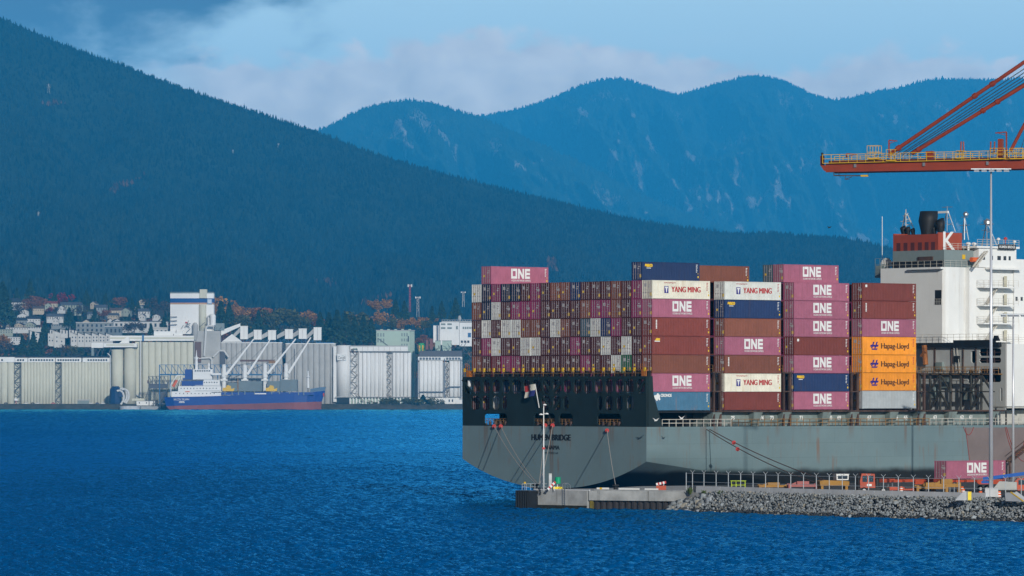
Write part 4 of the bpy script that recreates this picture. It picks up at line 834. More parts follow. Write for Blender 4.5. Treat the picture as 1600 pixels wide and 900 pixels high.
mb = MB(); [mb.bar((xl+d, -1.0, -1), (xl+d, -1.0, QZ+1.0), 0.05) for d in (0, 0.5)]; [mb.bar((xl, -1.0, z*0.3), (xl+0.5, -1.0, z*0.3), 0.03) for z in range(0, 10)]
[mb.line([(xl+d, -1.0, QZ+1.0), (xl+d, -0.5, QZ+1.15), (xl+d, 0.1, QZ+0.8), (xl+d, 0.15, QZ)], 0.045) for d in (0, 0.5)]; mb.build('access_ladder', STEEL, t)
t = oriented('fender_block', 'big black rubber fender block at the tip of the pier', 'fender', at(808.5, 794, 763.5)*Vector((1, 1, 0)) if False else Vector((0.8, 763.6, 0)), ang0)
mb = MB(); mb.box(0, 2.9, -0.4, 1.8, -2, 2.62); mb.build('rubber_block', RUBBER, t)
mb = MB(); [mb.bar((0.25+k*0.48, -0.45, -1), (0.25+k*0.48, -0.45, 2.5), 0.13, 6) for k in range(6)]; mb.build('fender_rib', RUBBER, t); MB().box(-0.02, 2.92, -0.42, 1.82, 2.621, 2.68).build('top_plate', mat('fender_cap', (0.08, 0.09, 0.10), 0.8), t)
t = oriented('pier_bracket', 'grey diagonal steel bracket between fender and pier head', 'bracket', edge[0], ang0)
mb = MB(); mb.bar((-1.2, -0.6, 0.1), (0.9, -1.1, 2.4), 0.12); mb.bar((-1.3, -0.5, 2.45), (1.1, -1.0, 2.5), 0.14); mb.build('steel_strut', mat('dull_grey_steel', (0.2, 0.21, 0.22), 0.7), t)
# boulders at the left, one by one, then the long rock bank
def rock_mesh(seed, n=2):
    bm = bmesh.new(); bmesh.ops.create_icosphere(bm, subdivisions=n, radius=1.0); r = random.Random(seed)
    sx, sy, sz_ = r.uniform(0.8, 1.25), r.uniform(0.7, 1.1), r.uniform(0.55, 0.9); pl = [(Vector((r.gauss(0, 1), r.gauss(0, 1), r.gauss(0, 1))).normalized(), r.uniform(0.45, 0.8)) for _ in range(9)]
    for v in bm.verts:
        for nr, d in pl:
            k = v.co.dot(nr)
            if k > d: v.co -= nr*(k-d)
        v.co = Vector((v.co.x*sx, v.co.y*sy, v.co.z*sz_))*(1+r.uniform(-0.04, 0.04))
    me = bpy.data.meshes.new('boulder'); bm.to_mesh(me); bm.free(); return me
ROCKC = [mat('rock_grey', (0.27, 0.30, 0.315), 0.9, var=0.25, scale=1.2, hue=0.3, spec=0.2), mat('rock_tan', (0.38, 0.36, 0.30), 0.9, var=0.3, scale=1.2, hue=0.45, spec=0.2), mat('rock_pale', (0.36, 0.39, 0.41), 0.9, var=0.25, scale=1.2, hue=0.25, spec=0.2), mat('rock_dark', (0.07, 0.075, 0.08), 0.9, var=0.3, scale=1.2, hue=0.4, spec=0.2)]
RK = []
for i in range(24):
    me = rock_mesh(i); me.materials.append(ROCKC[(0, 0, 2, 1, 0, 3, 2, 0)[i % 8]]); RK.append(me)
def bank(s, f):
    """s metres along the bank from its left tip, f 0 at the water .. 1 at the top"""
    pts = WL[2:]; d = s
    for a, b in zip(pts[:-1], pts[1:]):
        L = (b-a).length
        if d <= L or b is pts[-1]: p = a+(b-a)*(d/L); n = Vector((-(b-a).y, (b-a).x, 0)).normalized(); n = -n if n.x < 0 else n; break
        d -= L
    w = 2.5+3.7*min(1.0, s/45.6)
    return p+n*(w*f)+Vector((0, 0, -0.25+3.15*f*min(1.0, 0.55+s/20)))
slope = MB(); prev = None
for k in range(0, 181):
    a, b = bank(k*1.0, -0.05), bank(k*1.0, 1.0); b = b+(b-bank(k*1.0, 0.9))*2; a.z -= 0.6; b.z -= 0.42 if k > 2 else 0.8; a.z = -1.2
    if prev: slope.quad(prev[0], a, b, prev[1])
    prev = (a, b)
o = slope.build('rock_slope', ROCKC[3]); tag(o, kind='structure')
rr = random.Random(5)
nb = 0
def boulder(p, r, lab):
    o = link('boulder', RK[rr.randrange(24)]); o.location = p; o.scale = (r, r, r); o.rotation_euler = (rr.uniform(-0.5, 0.5), rr.uniform(-0.5, 0.5), rr.uniform(0, 6.28)); tag(o, lab, 'boulder', 'boulders of the rock bank')
for i in range(70):
    s = rr.uniform(-0.3, 9.5); f = rr.uniform(0.0, 0.85); boulder(bank(max(0, s), f), rr.uniform(0.42, 0.82), 'big grey or tan boulder heaped where the rock bank meets the sheet piles')
for i in range(190):
    s = rr.uniform(8, 92); f = rr.uniform(0.0, 1.0); boulder(bank(s, f)+Vector((0, 0, 0.08)), rr.uniform(0.27, 0.4), 'larger grey rock lying among the small stones of the long rock bank')
def riprap():
    vs = []; fs = []; mi = []; r = random.Random(9); low = [rock_mesh(100+i, 1) for i in range(10)]; cv = [(np.array([v.co[:] for v in m.vertices]), np.array([p.vertices[:] for p in m.polygons])) for m in low]
    n0 = 0
    for i in range(13000):
        s = r.uniform(0.5, 175)
        if s > 95 and r.random() < 0.55: continue
        f = r.random(); p = bank(s, f*1.04); v, t = cv[r.randrange(10)]; sc = r.uniform(0.12, 0.27)*(1.15-0.25*f)
        a = Matrix.Rotation(r.uniform(0, 6.28), 3, 'Z') @ Matrix.Rotation(r.uniform(-0.8, 0.8), 3, 'X')
        vs.append((v*sc) @ np.array(a).T+np.array([p.x, p.y, p.z+r.uniform(-0.05, 0.12)])); fs.append(t+n0); n0 += len(v)
        c = (3 if r.random() < 0.9 else 1) if f < 0.2 else r.choices((0, 2, 1, 3), (0.56, 0.24, 0.1, 0.10))[0]; mi.append(np.full(len(t), c))
    o = link('riprap', npmesh('riprap', np.concatenate(vs), np.concatenate(fs), ROCKC, matidx=np.concatenate(mi))); tag(o, 'bank of broken grey stones sloping from quay edge to water', 'riprap', kind='stuff')
riprap()
# ---- furniture of the quay.  bearing + row -> point on the quay deck
def onq(px, Y, z=QZ): return Vector((xx(px, Y), Y, z))
def tower_lamp(px, Y, ytop, r0, r1, label, heads, base=True, name='light_mast'):
    p = onq(px, Y); t = thing(name, label, 'light mast', p, 0.0); H = zy(ytop, Y)-QZ
    MB().bar((0, 0, 0.05), (0, 0, H), r0, 12, r1).build('pole', mat('mast_steel', (0.60, 0.62, 0.66), 0.35, metal=0.35, var=0.04), t, True)
    MB().prism([(-0.9, -0.9), (0.9, -0.9), (0.9, 0.9), (-0.9, 0.9)], 0, 1.5 if base else 0.2).build('footing', PALE, t)
    MB().bar((-heads*0.55, 0, H), (heads*0.55, 0, H), 0.09, 6).build('crossarm', STEEL, t)
    for k in range(heads): x = (k-(heads-1)/2)*1.02; mb = MB(); mb.hexa([(x-0.38, -0.9, H-0.42), (x+0.38, -0.9, H-0.42), (x+0.38, 0.15, H-0.12), (x-0.38, 0.15, H-0.12), (x-0.35, -0.85, H-0.25), (x+0.35, -0.85, H-0.25), (x+0.3, 0.15, H+0.02), (x-0.3, 0.15, H+0.02)]); mb.build('floodlight', mat('lamp_grey', (0.3, 0.33, 0.36), 0.5), t)
    return t
tower_lamp(1548.5, 700, 264, 0.32, 0.12, 'very tall silver light mast reaching up to the crane boom', 5)
tower_lamp(1583, 790, 491, 0.24, 0.11, 'slimmer silver light mast carrying two tiers of floodlights at far right', 4, False)
p = onq(849.5, 760); t = thing('pier_lamp', 'thin white lamp post with three heads on the pier tip', 'lamp post', p); H = zy(632, 760)-QZ
MB().bar((0, 0, 0), (0, 0, H), 0.13, 8, 0.07).build('pole', LETTER, t, True)
for z, dx in ((H, 0.15), (zy(646, 760)-QZ, 0.45), (zy(647, 760)-QZ, -0.4)): mb = MB(); mb.bar((0, 0, z-0.05), (dx, -0.1, z), 0.05); mb.lathe((dx, -0.15, z-0.12), [(0.3, 0), (0.24, 0.14), (0.08, 0.22)], 8); mb.build('lamp_head', LETTER, t)
MB().box(-0.2, 0.2, -0.22, 0.22, zy(702, 760)-QZ, zy(702, 760)-QZ+0.3).build('red_band', REDF, t)
p = onq(872, 761.5); t = thing('navigation_beacon', 'green navigation light drum on a bright yellow base', 'beacon', p)
mb = MB(); mb.prism([(-0.75, -0.5), (0.75, -0.5), (0.75, 0.5), (-0.75, 0.5)], 0, 0.55); mb.build('yellow_base', mat('signal_yellow', (0.8, 0.62, 0.02), 0.5), t)
mb = MB().bar((-0.1, 0, 0.55), (-0.1, 0, 1.0), 0.12, 8); mb.build('stem', STEEL, t)
mb = MB().lathe((-0.05, 0, 1.0), [(0.44, 0), (0.44, 0.95), (0.3, 1.0)], 12); mb.build('green_drum', mat('signal_green', (0.0, 0.32, 0.15), 0.5), t)
p = onq(857, 763); t = thing('control_cabinet', 'upright grey metal cabinet beside the pier lamp', 'cabinet', p)
MB().box(0.05, 0.5, -0.3, 0.3, 0, 2.5).build('cabinet_body', GREYW, t); MB().box(0.1, 0.45, -0.33, -0.301, 0.2, 2.3).build('door', PALE, t)
mb = MB(); mb.box(-1.15, -0.95, -0.2, 0.2, 0, 2.45); mb.build('dark_panel', mat('panel_navy', (0.02, 0.04, 0.07), 0.5), t)
def striped(px, Y, label, L, ang, h=0.9):
    p = onq(px, Y); t = thing('striped_barrier', label, 'barrier', p, 0)
    for k in range(6):
        a = Vector((-L/2+L*k/6, 0, 0)); b = Vector((-L/2+L*(k+1)/6, 0, 0)); rot = Matrix.Rotation(-ang, 3, 'Y'); mb = MB(); mb.bar(rot @ a+Vector((0, 0, h)), rot @ b+Vector((0, 0, h)), 0.24, 4); mb.build('stripe', REDF if k % 2 else LETTER, t)
    MB().bar((-L/4, 0.05, 0), (-L/4, 0.05, h-0.1), 0.06).build('leg', STEEL, t); MB().bar((L/4, 0.05, 0), (L/4, 0.05, h-0.1), 0.06).build('leg', STEEL, t); return t
striped(862, 759.5, 'red and white striped board leaning beside the green beacon', 1.6, R(45), 0.75)
striped(1033, 751, 'red and white striped drum pile on an orange block', 1.5, R(12), 1.25)
p = onq(1033, 751.3); t = thing('orange_block', 'orange concrete block under the striped board by the fence', 'block', p); MB().prism([(-0.72, -0.5), (0.72, -0.5), (0.6, 0.5), (-0.6, 0.5)], 0, 0.9).build('block_body', OR, t); MB().box(-0.5, 0.5, -0.53, -0.505, 0.05, 0.2).build('fork_slot', BLACK, t)
p = onq(820, 766); t = thing('marker_light', 'small yellow marker light on a thin pole at pier tip', 'marker light', p); MB().bar((0, 0, 0), (0, 0, 0.9), 0.03).build('pole', STEEL, t); MB().lathe((0, 0, 0.9), [(0.14, 0), (0.2, 0.12), (0.1, 0.3)], 8).build('lamp', YELLOW, t)
p = onq(841, 764); t = thing('pier_railing', 'low grey pipe railing around the pier tip', 'railing', p); mb = MB(); railing(mb, (-2.4, 0, 0), (1.4, 0, 0), 0.95, 0.6, 2, 0.025); mb.build('rail', STEEL, t)
for px, Y, lab in ((837, 766, 'black mooring bollard beside the pier lamp holding two ropes'), (962, 757, 'black mooring bollard at the middle of the pier'), (1322, 745, 'black mooring bollard behind the yellow straddle machine')):
    t = thing('mooring_bollard', lab, 'bollard', onq(px, Y)); MB().lathe((0, 0, 0), [(0.5, 0), (0.35, 0.15), (0.3, 0.6), (0.55, 0.75), (0.5, 0.95)], 10).build('bollard_head', RUBBER, t)
for px, Y, w, lab in ((942, 757, 2.0, 'white guard rail with a yellow mark on the quay edge'), (983, 753, 3.4, 'long white guard rail on the quay edge'), (1018, 750.5, 2.2, 'short white guard rail left of the fence')):
    t = thing('guard_rail', lab, 'guard rail', onq(px, Y), ang1); mb = MB(); mb.box(-w/2, w/2, -0.08, 0.08, 0.25, 0.5); mb.build('rail', LETTER, t); mb = MB(); [mb.box(x-0.06, x+0.06, -0.06, 0.06, 0, 0.249) for x in (-w/2+0.2, w/2-0.2)]; mb.build('feet', STEEL, t)
    if 'yellow' in lab: MB().box(-0.5, -0.1, -0.1, -0.081, 0.24, 0.51).build('yellow_mark', YELLOW, t)
# fence: posts with Y arms and wires, each post a part
def qedge(s, off):
    pts = edge[2:]; d = s
    for a, b in zip(pts[:-1], pts[1:]):
        L = (b-a).length
        if d <= L or b is pts[-1]: n = Vector((-(b-a).y, (b-a).x, 0)).normalized(); n = -n if n.x < 0 else n; return a+(b-a)*(d/L)+n*off
        d -= L
FENCE = mat('fence_zinc', (0.46, 0.50, 0.53), 0.5, metal=0.1, var=0.05)
t = thing('security_fence', 'tall wire security fence with angled post tops along the quay', 'fence', onq(1040, 748.5)); o0 = Vector(t.location)
posts = [qedge(s, 0.9) for s in [0.4, 2.0]+[4.9+k*3.05 for k in range(27)]]
for i, p in enumerate(posts):
    a = Vector((p.x, p.y, QZ))-o0; h = 2.85; mb = MB().bar(a, a+Vector((0, 0, h)), 0.06, 6)
    if i not in (0,): mb.bar(a+Vector((0, 0, h)), a+Vector((0.3, -0.25, h+0.35)), 0.035); mb.bar(a+Vector((0, 0, h)), a+Vector((-0.3, 0.25, h+0.35)), 0.035)
    mb.build('fence_post', FENCE, t)
for h in (0.15, 1.5, 2.75):
    mb = MB()
    for a, b in zip(posts[:-1], posts[1:]): mb.bar(Vector((a.x, a.y, QZ+h))-o0, Vector((b.x, b.y, QZ+h))-o0, 0.03, 4, caps=False)
    mb.build('fence_wire', FENCE, t)
# low concrete barrier
t = thing('concrete_barrier', 'long low pale concrete barrier above the rock bank', 'barrier', onq(1130, 735)); o0 = Vector(t.location)
ss = [s for s in range(0, 200)]; sA, sB = 4.0, 69.0; k = 0; s = sA
while s < sB:
    e = min(s+6.1, sB); a, b = qedge(s+0.04, 0.05), qedge(e-0.04, 0.05); n = Vector((-(b-a).y, (b-a).x, 0)).normalized()*0.5; n = -n if n.x < 0 else n
    z0, z1 = QZ, QZ+0.95; pts = [a, b, b+n, a+n]; m8 = [Vector((q.x, q.y, z0))-o0 for q in pts]+[Vector((q.x, q.y, z1))-o0 for q in [a+n*0.15, b+n*0.15, b+n*0.85, a+n*0.85]]
    MB().hexa(m8).build('barrier_segment', PALE, t); s = e
def rot_thing(name, label, cat, px, Y, ang, group=None): return thing(name, label, cat, onq(px, Y, QZ+0.006), ang, group)
SD = SA   # vehicles parked parallel to the ship
def wheel(t, x, y, r, w=0.3):
    n = 14; mb = MB(); prof = [(r*0.55, -w/2), (r*0.95, -w/2), (r, -w/2+0.05), (r, w/2-0.05), (r*0.95, w/2), (r*0.55, w/2)]; vs = []
    for rad, yy in prof: vs += [(x+rad*math.cos(6.2832*k/n), y+yy, r+rad*math.sin(6.2832*k/n)) for k in range(n)]
    fs = [(i*n+k, i*n+(k+1) % n, ((i+1) % 6)*n+(k+1) % n, ((i+1) % 6)*n+k) for i in range(6) for k in range(n)]
    wh = mb.add(vs, fs).build('tyre', TYRE, t); 
    mb = MB(); vs = [(x+r*0.54*math.cos(6.2832*k/n), y-w*0.4, r+r*0.54*math.sin(6.2832*k/n)) for k in range(n)]+[(x+r*0.54*math.cos(6.2832*k/n), y+w*0.4, r+r*0.54*math.sin(6.2832*k/n)) for k in range(n)]
    mb.add(vs, [tuple(range(n-1, -1, -1)), tuple(range(n, 2*n))]+[(k, (k+1) % n, n+(k+1) % n, n+k) for k in range(n)]); mb.build('rim', rim, wh)
def chassis_trailer(px, Y, label, L=11.5, zf=1.5):
    t = rot_thing('chassis_trailer', label, 'trailer', px, Y, SD, 'container trailers on the quay')
    mb = MB()
    for y in (0.6, 1.5): mb.box(0, L, y, y+0.18, zf, zf+0.38); mb.box(0.0, 3.0, y+0.02, y+0.16, zf+0.38, zf+0.5)
    for x in (0, 2.2, 4.4, 6.6, 8.8, L-0.3): mb.box(x, x+0.22, 0.0, 2.4, zf+0.05, zf+0.32)
    for x in (0, L-0.28): mb.box(x, x+0.28, -0.02, 2.42, zf+0.33, zf+0.5)
    mb.prism_y([(L*0.55, zf), (L*0.98, zf), (L*0.94, zf-0.35), (L*0.6, zf-0.35)], 0.62, 0.75); mb.build('frame', OR, t)
    [MB().box(2.4, 2.55, y, y+0.15, 0.05, zf).build('landing_leg', STEEL, t) for y in (0.6, 1.5)]
    for x in (L-3.2, L-1.8):
        for y in (0.15, 2.25): wheel(t, x, y, 0.5)
    return t
chassis_trailer(1380, 742, 'empty orange container trailer parked behind the fence', 12.0)
tr = chassis_trailer(1477, 742, 'orange container trailer under the pink container by the silver masts', 12.6)
a = Vector(tr.location); c2 = container('pink', a+Vector((0.2*CA, 0.2*SN, 2.01)), 'pink container with white block letters on a trailer beside the masts', 'containers on the quay', 'one'); c2.scale = (1.0, 1.0, 0.9)
# yellow straddle machine with a white cab
t = rot_thing('yard_loader', 'yellow gantry shaped yard machine with a white cab', 'loader', 1283, 735, R(12))
for nm, bx in (('leg', (0, 0.35, 0, 0.4, 0, 1.75)), ('leg', (3.6, 4.0, 0, 0.4, 0, 1.75)), ('leg', (0, 0.35, 1.8, 2.2, 0, 1.75)), ('leg', (3.6, 4.0, 1.8, 2.2, 0, 1.75))): MB().box(*bx).build(nm, YEL, t)
mb = MB(); mb.prism_y([(-0.15, 1.15), (4.15, 1.15), (4.2, 1.75), (3.6, 1.85), (0.4, 1.95), (-0.2, 1.8)], -0.05, 2.25); mb.build('body', YEL, t)
mb = MB(); mb.prism_y([(2.35, 1.96), (4.1, 1.96), (4.15, 2.75), (2.3, 2.75)], 0.1, 1.9); cb = mb.build('cab', LETTER, t); MB().box(2.5, 3.95, 0.06, 0.098, 2.12, 2.6).build('window', GLASS, cb); MB().box(2.25, 4.2, 0.05, 1.95, 2.751, 2.83).build('cab_roof', LETTER, cb)
# red terminal tractor
t = rot_thing('terminal_tractor', 'orange red terminal tractor with a tall square cab', 'tractor', 1341, 732, R(8))
mb = MB(); mb.box(0.0, 4.6, 0.1, 2.0, 0.45, 0.9); mb.build('frame', BLACK, t)
mb = MB(); mb.prism_y([(0.35, 0.9), (2.55, 0.9), (2.45, 2.9), (0.55, 2.95), (0.3, 1.9)], 0.2, 1.9); cb = mb.build('cab', OR, t)
for x0, x1 in ((0.65, 1.35), (1.55, 2.25)): MB().box(x0, x1, 0.165, 0.198, 1.75, 2.65).build('window', GLASS, cb)
MB().box(1.3, 2.0, 0.17, 0.196, 1.15, 1.45).build('number_plate', LETTER, cb); MB().box(0.0, 0.3, 0.4, 1.6, 0.9, 2.9).build('exhaust_stack', TYRE, t); MB().bar((3.1, 0.5, 0.9), (3.1, 0.5, 3.1), 0.08, 6).build('exhaust_pipe', BLACK, t); MB().box(2.7, 3.0, 0.3, 1.8, 0.9, 2.2).build('rear_panel', BLACK, t)
for x in (0.9, 3.7):
    for y in (0.2, 1.9): wheel(t, x, y, 0.5)
# yellow spreader frames and other gear
def spreader(px, Y, label, L, m, ang=R(6), h=1.5):
    t = rot_thing('container_spreader', label, 'spreader', px, Y, ang, 'lifting gear stored on the quay')
    mb = MB(); [mb.box(0, L, y, y+0.3, h*0.55, h*0.8) for y in (0, 1.6)]; [mb.box(x, x+0.3, 0.31, 1.59, h*0.55, h*0.8) for x in (0.1, L*0.33, L*0.66, L-0.4)]; mb.build('frame', m, t)
    mb = MB(); mb.box(L*0.3, L*0.7, 0.2, 1.7, h*0.81, h*1.15); mb.prism_y([(L*0.1, h*0.81), (L*0.3, h*0.81), (L*0.3, h*1.1)], 0.7, 1.1); mb.build('head_block', m, t)
    for x in (0.02, L-0.37):
        for y in (-0.02, 1.58): MB().box(x, x+0.35, y, y+0.34, 0, h*0.9).build('leg', m, t)
spreader(1432, 728, 'ochre spreader frame standing right of the tractor', 4.6, YEL); spreader(1458, 730, 'second ochre spreader frame close to the pink container', 4.0, YEL, R(3), 1.9)
spreader(1186, 752, 'low ochre spreader frame behind the middle of the fence', 4.4, YEL, R(4), 1.15); spreader(1232, 749, 'pinkish red lifting frame left of the yellow loader', 4.4, mat('faded_red_paint', (0.36, 0.12, 0.11), 0.7), R(5), 1.35); spreader(1372, 738, 'low red beam stack behind the concrete barrier', 5.5, OR, R(3), 0.8)
t = rot_thing('safety_cage', 'lime yellow pipe cage standing behind the fence', 'cage', 1143, 744, R(-5)); LIME = mat('lime_yellow', (0.42, 0.55, 0.03), 0.5)
mb = MB(); [mb.bar((x, y, 0), (x, y, 1.65), 0.06) for x in (0, 0.65, 1.3, 1.95) for y in (0, 1.2)]; mb.build('posts', LIME, t); t_ = mb
for z in (0.55, 1.1): mb = MB(); mb.line([(0, 0, z), (1.95, 0, z), (1.95, 1.2, z), (0, 1.2, z), (0, 0, z)], 0.05); mb.build('rail', LIME, t)
MB().box(-0.15, 2.1, -0.15, 1.35, 1.651, 1.75).build('roof', LIME, t)
def cone_drum(px, Y, label):
    t = rot_thing('traffic_drum', label, 'traffic drum', px, Y, 0, 'orange traffic drums')
    r = 0.32; ORD = mat('traffic_orange', (0.75, 0.13, 0.02), 0.6)
    for i, (z0, z1, m) in enumerate(((0.0, 0.3, ORD), (0.3, 0.48, LETTER), (0.48, 0.68, ORD), (0.68, 0.82, LETTER), (0.82, 1.05, ORD))): a, b = r*(1-0.25*z0), r*(1-0.25*z1); MB().lathe((0, 0, 0), [(a, z0+0.002), (b, z1)], 10).build('stripe', m, t)
for px, Y, lab in ((1408, 736, 'orange traffic drum in front of the empty trailer wheels'), (1503, 735, 'orange traffic drum under the pink container trailer'), (1532, 700, 'orange traffic drum left of the tall mast footing'), (1561, 700, 'orange traffic drum right of the tall mast footing'), (1505, 716, 'orange traffic drum behind the yellow box')): cone_drum(px, Y, lab)
t = rot_thing('yellow_box', 'bright yellow box at the right end of the barrier', 'box', 1508, 690, 0); MB().box(0, 0.85, 0, 0.7, 0, 1.1).build('box_body', mat('signal_yellow', (0.8, 0.62, 0.02), 0.5), t); MB().box(-0.03, 0.88, -0.03, 0.73, 1.101, 1.16).build('lid', YELLOW, t)
t = rot_thing('concrete_ramp', 'sloping concrete block with yellow edge at lower right', 'ramp', 1571, 684, R(-50)); MB().prism_y([(0, 0), (3.2, 0), (0.9, 1.15), (0, 1.15)], 0, 1.5).build('ramp_body', PALE, t); MB().prism_y([(0.9, 1.16), (3.2, 0.01), (3.2, 0.12), (0.95, 1.25)], -0.02, 0.2).build('yellow_edge', YELLOW, t)
t = rot_thing('concrete_wedge', 'sloping concrete wedge left of the yellow box', 'ramp', 1492, 690, R(-20)); MB().prism_y([(0, 0), (1.6, 0), (1.6, 1.2), (1.2, 1.2)], 0, 1.2).build('wedge_body', PALE, t); MB().box(1.61, 1.66, 0, 1.2, 0, 1.2).build('face_plate', CONC, t)
t = rot_thing('conveyor_boom', 'sloping blue steel boom with pale machine body at right edge', 'loader', 1537, 712, R(-8))
mb = MB(); mb.hexa([(-0.1, -0.3, 2.25), (7.5, -0.3, 3.3), (7.5, 0.3, 3.3), (-0.1, 0.3, 2.25), (-0.1, -0.3, 2.75), (7.5, -0.3, 3.75), (7.5, 0.3, 3.75), (-0.1, 0.3, 2.75)]); mb.box(-0.3, 0.9, -0.45, 0.45, 1.9, 2.24); mb.build('boom', BLUEP, t)
MB().prism_y([(1.2, 1.0), (4.6, 1.0), (4.6, 2.1), (2.2, 2.2)], -0.8, 0.8).build('machine_body', GREYW, t); MB().box(0.9, 4.4, -0.7, 0.7, 0.55, 0.99).build('frame', BLACK, t)
for x in (1.4, 3.9):
    for y in (-0.6, 0.6): wheel(t, x, y, 0.45)
t = rot_thing('terminal_tractor', 'orange red tractor cut off by the right edge of the picture', 'tractor', 1580, 712, R(0))
mb = MB(); mb.prism_y([(0, 0.9), (3, 0.9), (3, 2.6), (0.9, 2.6), (0.3, 1.9)], 0, 1.7); mb.build('cab', OR, t); MB().box(1.0, 2.2, -0.03, -0.001, 1.7, 2.4).build('window', GLASS, t); MB().box(0, 4, 0.05, 1.65, 0.5, 0.89).build('frame', BLACK, t)
for x in (0.7, 3.2): wheel(t, x, 0.1, 0.5); wheel(t, x, 1.6, 0.5)
t = thing('gangway', 'rusty brown stair gangway leaning on the hull at right edge', 'gangway', S(su(1600), -0.5, 0), SA); mb = MB()
for y in (-1.4, -0.3): mb.bar((-5, y, QZ+3.2), (6, y, DECK), 0.18); mb.bar((-5, y, QZ+4.2), (6, y, DECK+1.0), 0.06)
mb.build('stringer', RUSTY, t); mb = MB(); [mb.box(-5+k*0.55, -4.7+k*0.55, -1.38, -0.32, QZ+3.2+k*0.3, QZ+3.26+k*0.3) for k in range(20)]; mb.build('tread', YEL, t)
mb = MB(); mb.bar((-4.8, -0.9, QZ), (-4.8, -0.9, QZ+3.3), 0.2); mb.build('support', RUSTY, t)
# weeds on the barrier
LEAF = mat('weed_green', (0.08, 0.12, 0.03), 0.9)
for px, s, h in ((1092, 3.0, 1.1), (1135, 6.5, 0.8), (1172, 10.5, 0.8)):
    p = qedge(s, -0.25); t = thing('weed_clump', f'straggly green weed tuft on the bank, {dict(zip((1092, 1135, 1172), ("leftmost and tallest", "middle one", "right one by the lime cage")))[px]}', 'weed', (p.x, p.y, QZ-0.35), 0, 'weeds on the rock bank'); mb = MB(); r = random.Random(px)
    for k in range(40): a = r.uniform(0, 6.28); l = h*r.uniform(0.4, 1.0); q = Vector((math.cos(a)*r.uniform(0.1, 0.7), math.sin(a)*r.uniform(0.1, 0.7), l)); w = Vector((-math.sin(a), math.cos(a), 0))*0.05; mb.add([-w*2, w*2, q+w, q-w], [(0, 1, 2, 3)])
    mb.build('leaves', LEAF, t)
# mooring ropes: each a sagging line from a red fairlead guard to a bollard
ROPE = mat('rope_pale', (0.52, 0.48, 0.42), 0.8); ROPEB = mat('rope_brown', (0.13, 0.065, 0.04), 0.8)
def rope(a, b, label, m=ROPE, r=0.055, sag=0.012, guard=None):
    a = Vector(a); b = Vector(b); n = 16; L = (b-a).length; pts = []
    for k in range(n+1): t_ = k/n; p = a.lerp(b, t_); p.z -= 4*t_*(1-t_)*L*sag; pts.append(p-a)
    mb = MB().line(pts, r, 5); o = thing('mooring_rope', label, 'rope', a, 0, 'mooring ropes of the big ship'); mb.build('rope_line', m, o)
    if guard is not None:
        g = pts[1]*guard if guard > 1 else Vector((0, 0, 0)); d = (pts[1]-pts[0]).normalized(); mb = MB(); mb.bar(g, g+d*0.1, 0.33, 12); mb.bar(g+d*0.11, g+d*0.4, 0.17, 8); mb.build('rope_guard', REDF, o)
def tra(px, py): v = sv(px, -0.35); return S(-0.35, v, sz(py, -0.35, v))
b1_ = onq(838, 766, QZ+0.8); b2_ = onq(962, 757, QZ+0.8)
rope(tra(772, 666), b1_, 'pale rope from the left stern opening down to the pier tip', guard=0); rope(tra(782.5, 666), b1_+Vector((0.3, 0, 0)), 'second pale rope from the left stern opening to pier tip', guard=0)
rope(tra(852, 664.5), onq(842, 764, QZ+0.8), 'steep pale rope from the middle opening, behind the lamp post', guard=0); rope(tra(863.5, 664.5), onq(843, 764.5, QZ+0.8), 'steep pale rope right of the lamp post', guard=0)
rope(tra(948.5, 672.5), b2_, 'single pale rope from the right stern opening to the quay', guard=0)
def sd(px, py): u = su(px, -0.3); return S(u, -0.3, sz(py, u, -0.3))
b3_ = onq(1322, 745, QZ+0.8); rope(sd(1109, 671), b3_, 'brown rope slanting along the grey hull side, upper one', ROPEB, 0.07, 0.01, 3); rope(sd(1104, 671), onq(1290, 748, QZ+0.9), 'brown rope slanting along the grey hull side, lower one', ROPEB, 0.07, 0.012, 4.4)
# flag on its staff at the stern
st = Vector((-0.25, sv(838, 0), sz(601, 0, 23))); top = Vector((-1.6, sv(836, 0)-0.0, sz(600, 0, 23)))
p0 = tra(842.5, 637); p1 = S(-1.2, sv(836, -1.2), sz(600, -1.2, 23)); MB().bar(ship.matrix_basis.inverted() @ p0, ship.matrix_basis.inverted() @ p1, 0.07, 6).build('flagstaff', LETTER, ship)
fl = thing('ensign', 'faded red white and blue flag drooping from the stern staff', 'flag', p1, SA)
def flagpart(x0, x1, z0, z1, m, nm):
    mb = MB(); n = 6; P = lambda x, z: (-0.1-0.25*math.sin(x*2.2)-0.15*math.sin(z*2), x, z-0.28*x*0.5)
    for i in range(n):
        for k in range(n): a, b = x0+(x1-x0)*i/n, x0+(x1-x0)*(i+1)/n; c, d = z0+(z1-z0)*k/n, z0+(z1-z0)*(k+1)/n; mb.add([P(a, c), P(b, c), P(b, d), P(a, d)], [(0, 1, 2, 3)])
    o = mb.build(nm, m, fl); mo = o.modifiers.new('thick', 'SOLIDIFY'); mo.thickness = 0.02
FR, FW_, FB_ = mat('flag_red', (0.45, 0.04, 0.04), 0.8), mat('flag_white', (0.6, 0.58, 0.5), 0.8), mat('flag_blue', (0.02, 0.03, 0.16), 0.8)
flagpart(0, 1.25, -0.95, 0, FW_, 'white_quarter'); flagpart(1.25, 2.6, -0.95, 0, FR, 'red_quarter'); flagpart(0, 1.25, -1.9, -0.95, FB_, 'blue_quarter'); flagpart(1.25, 2.6, -1.9, -0.95, FW_, 'white_quarter')
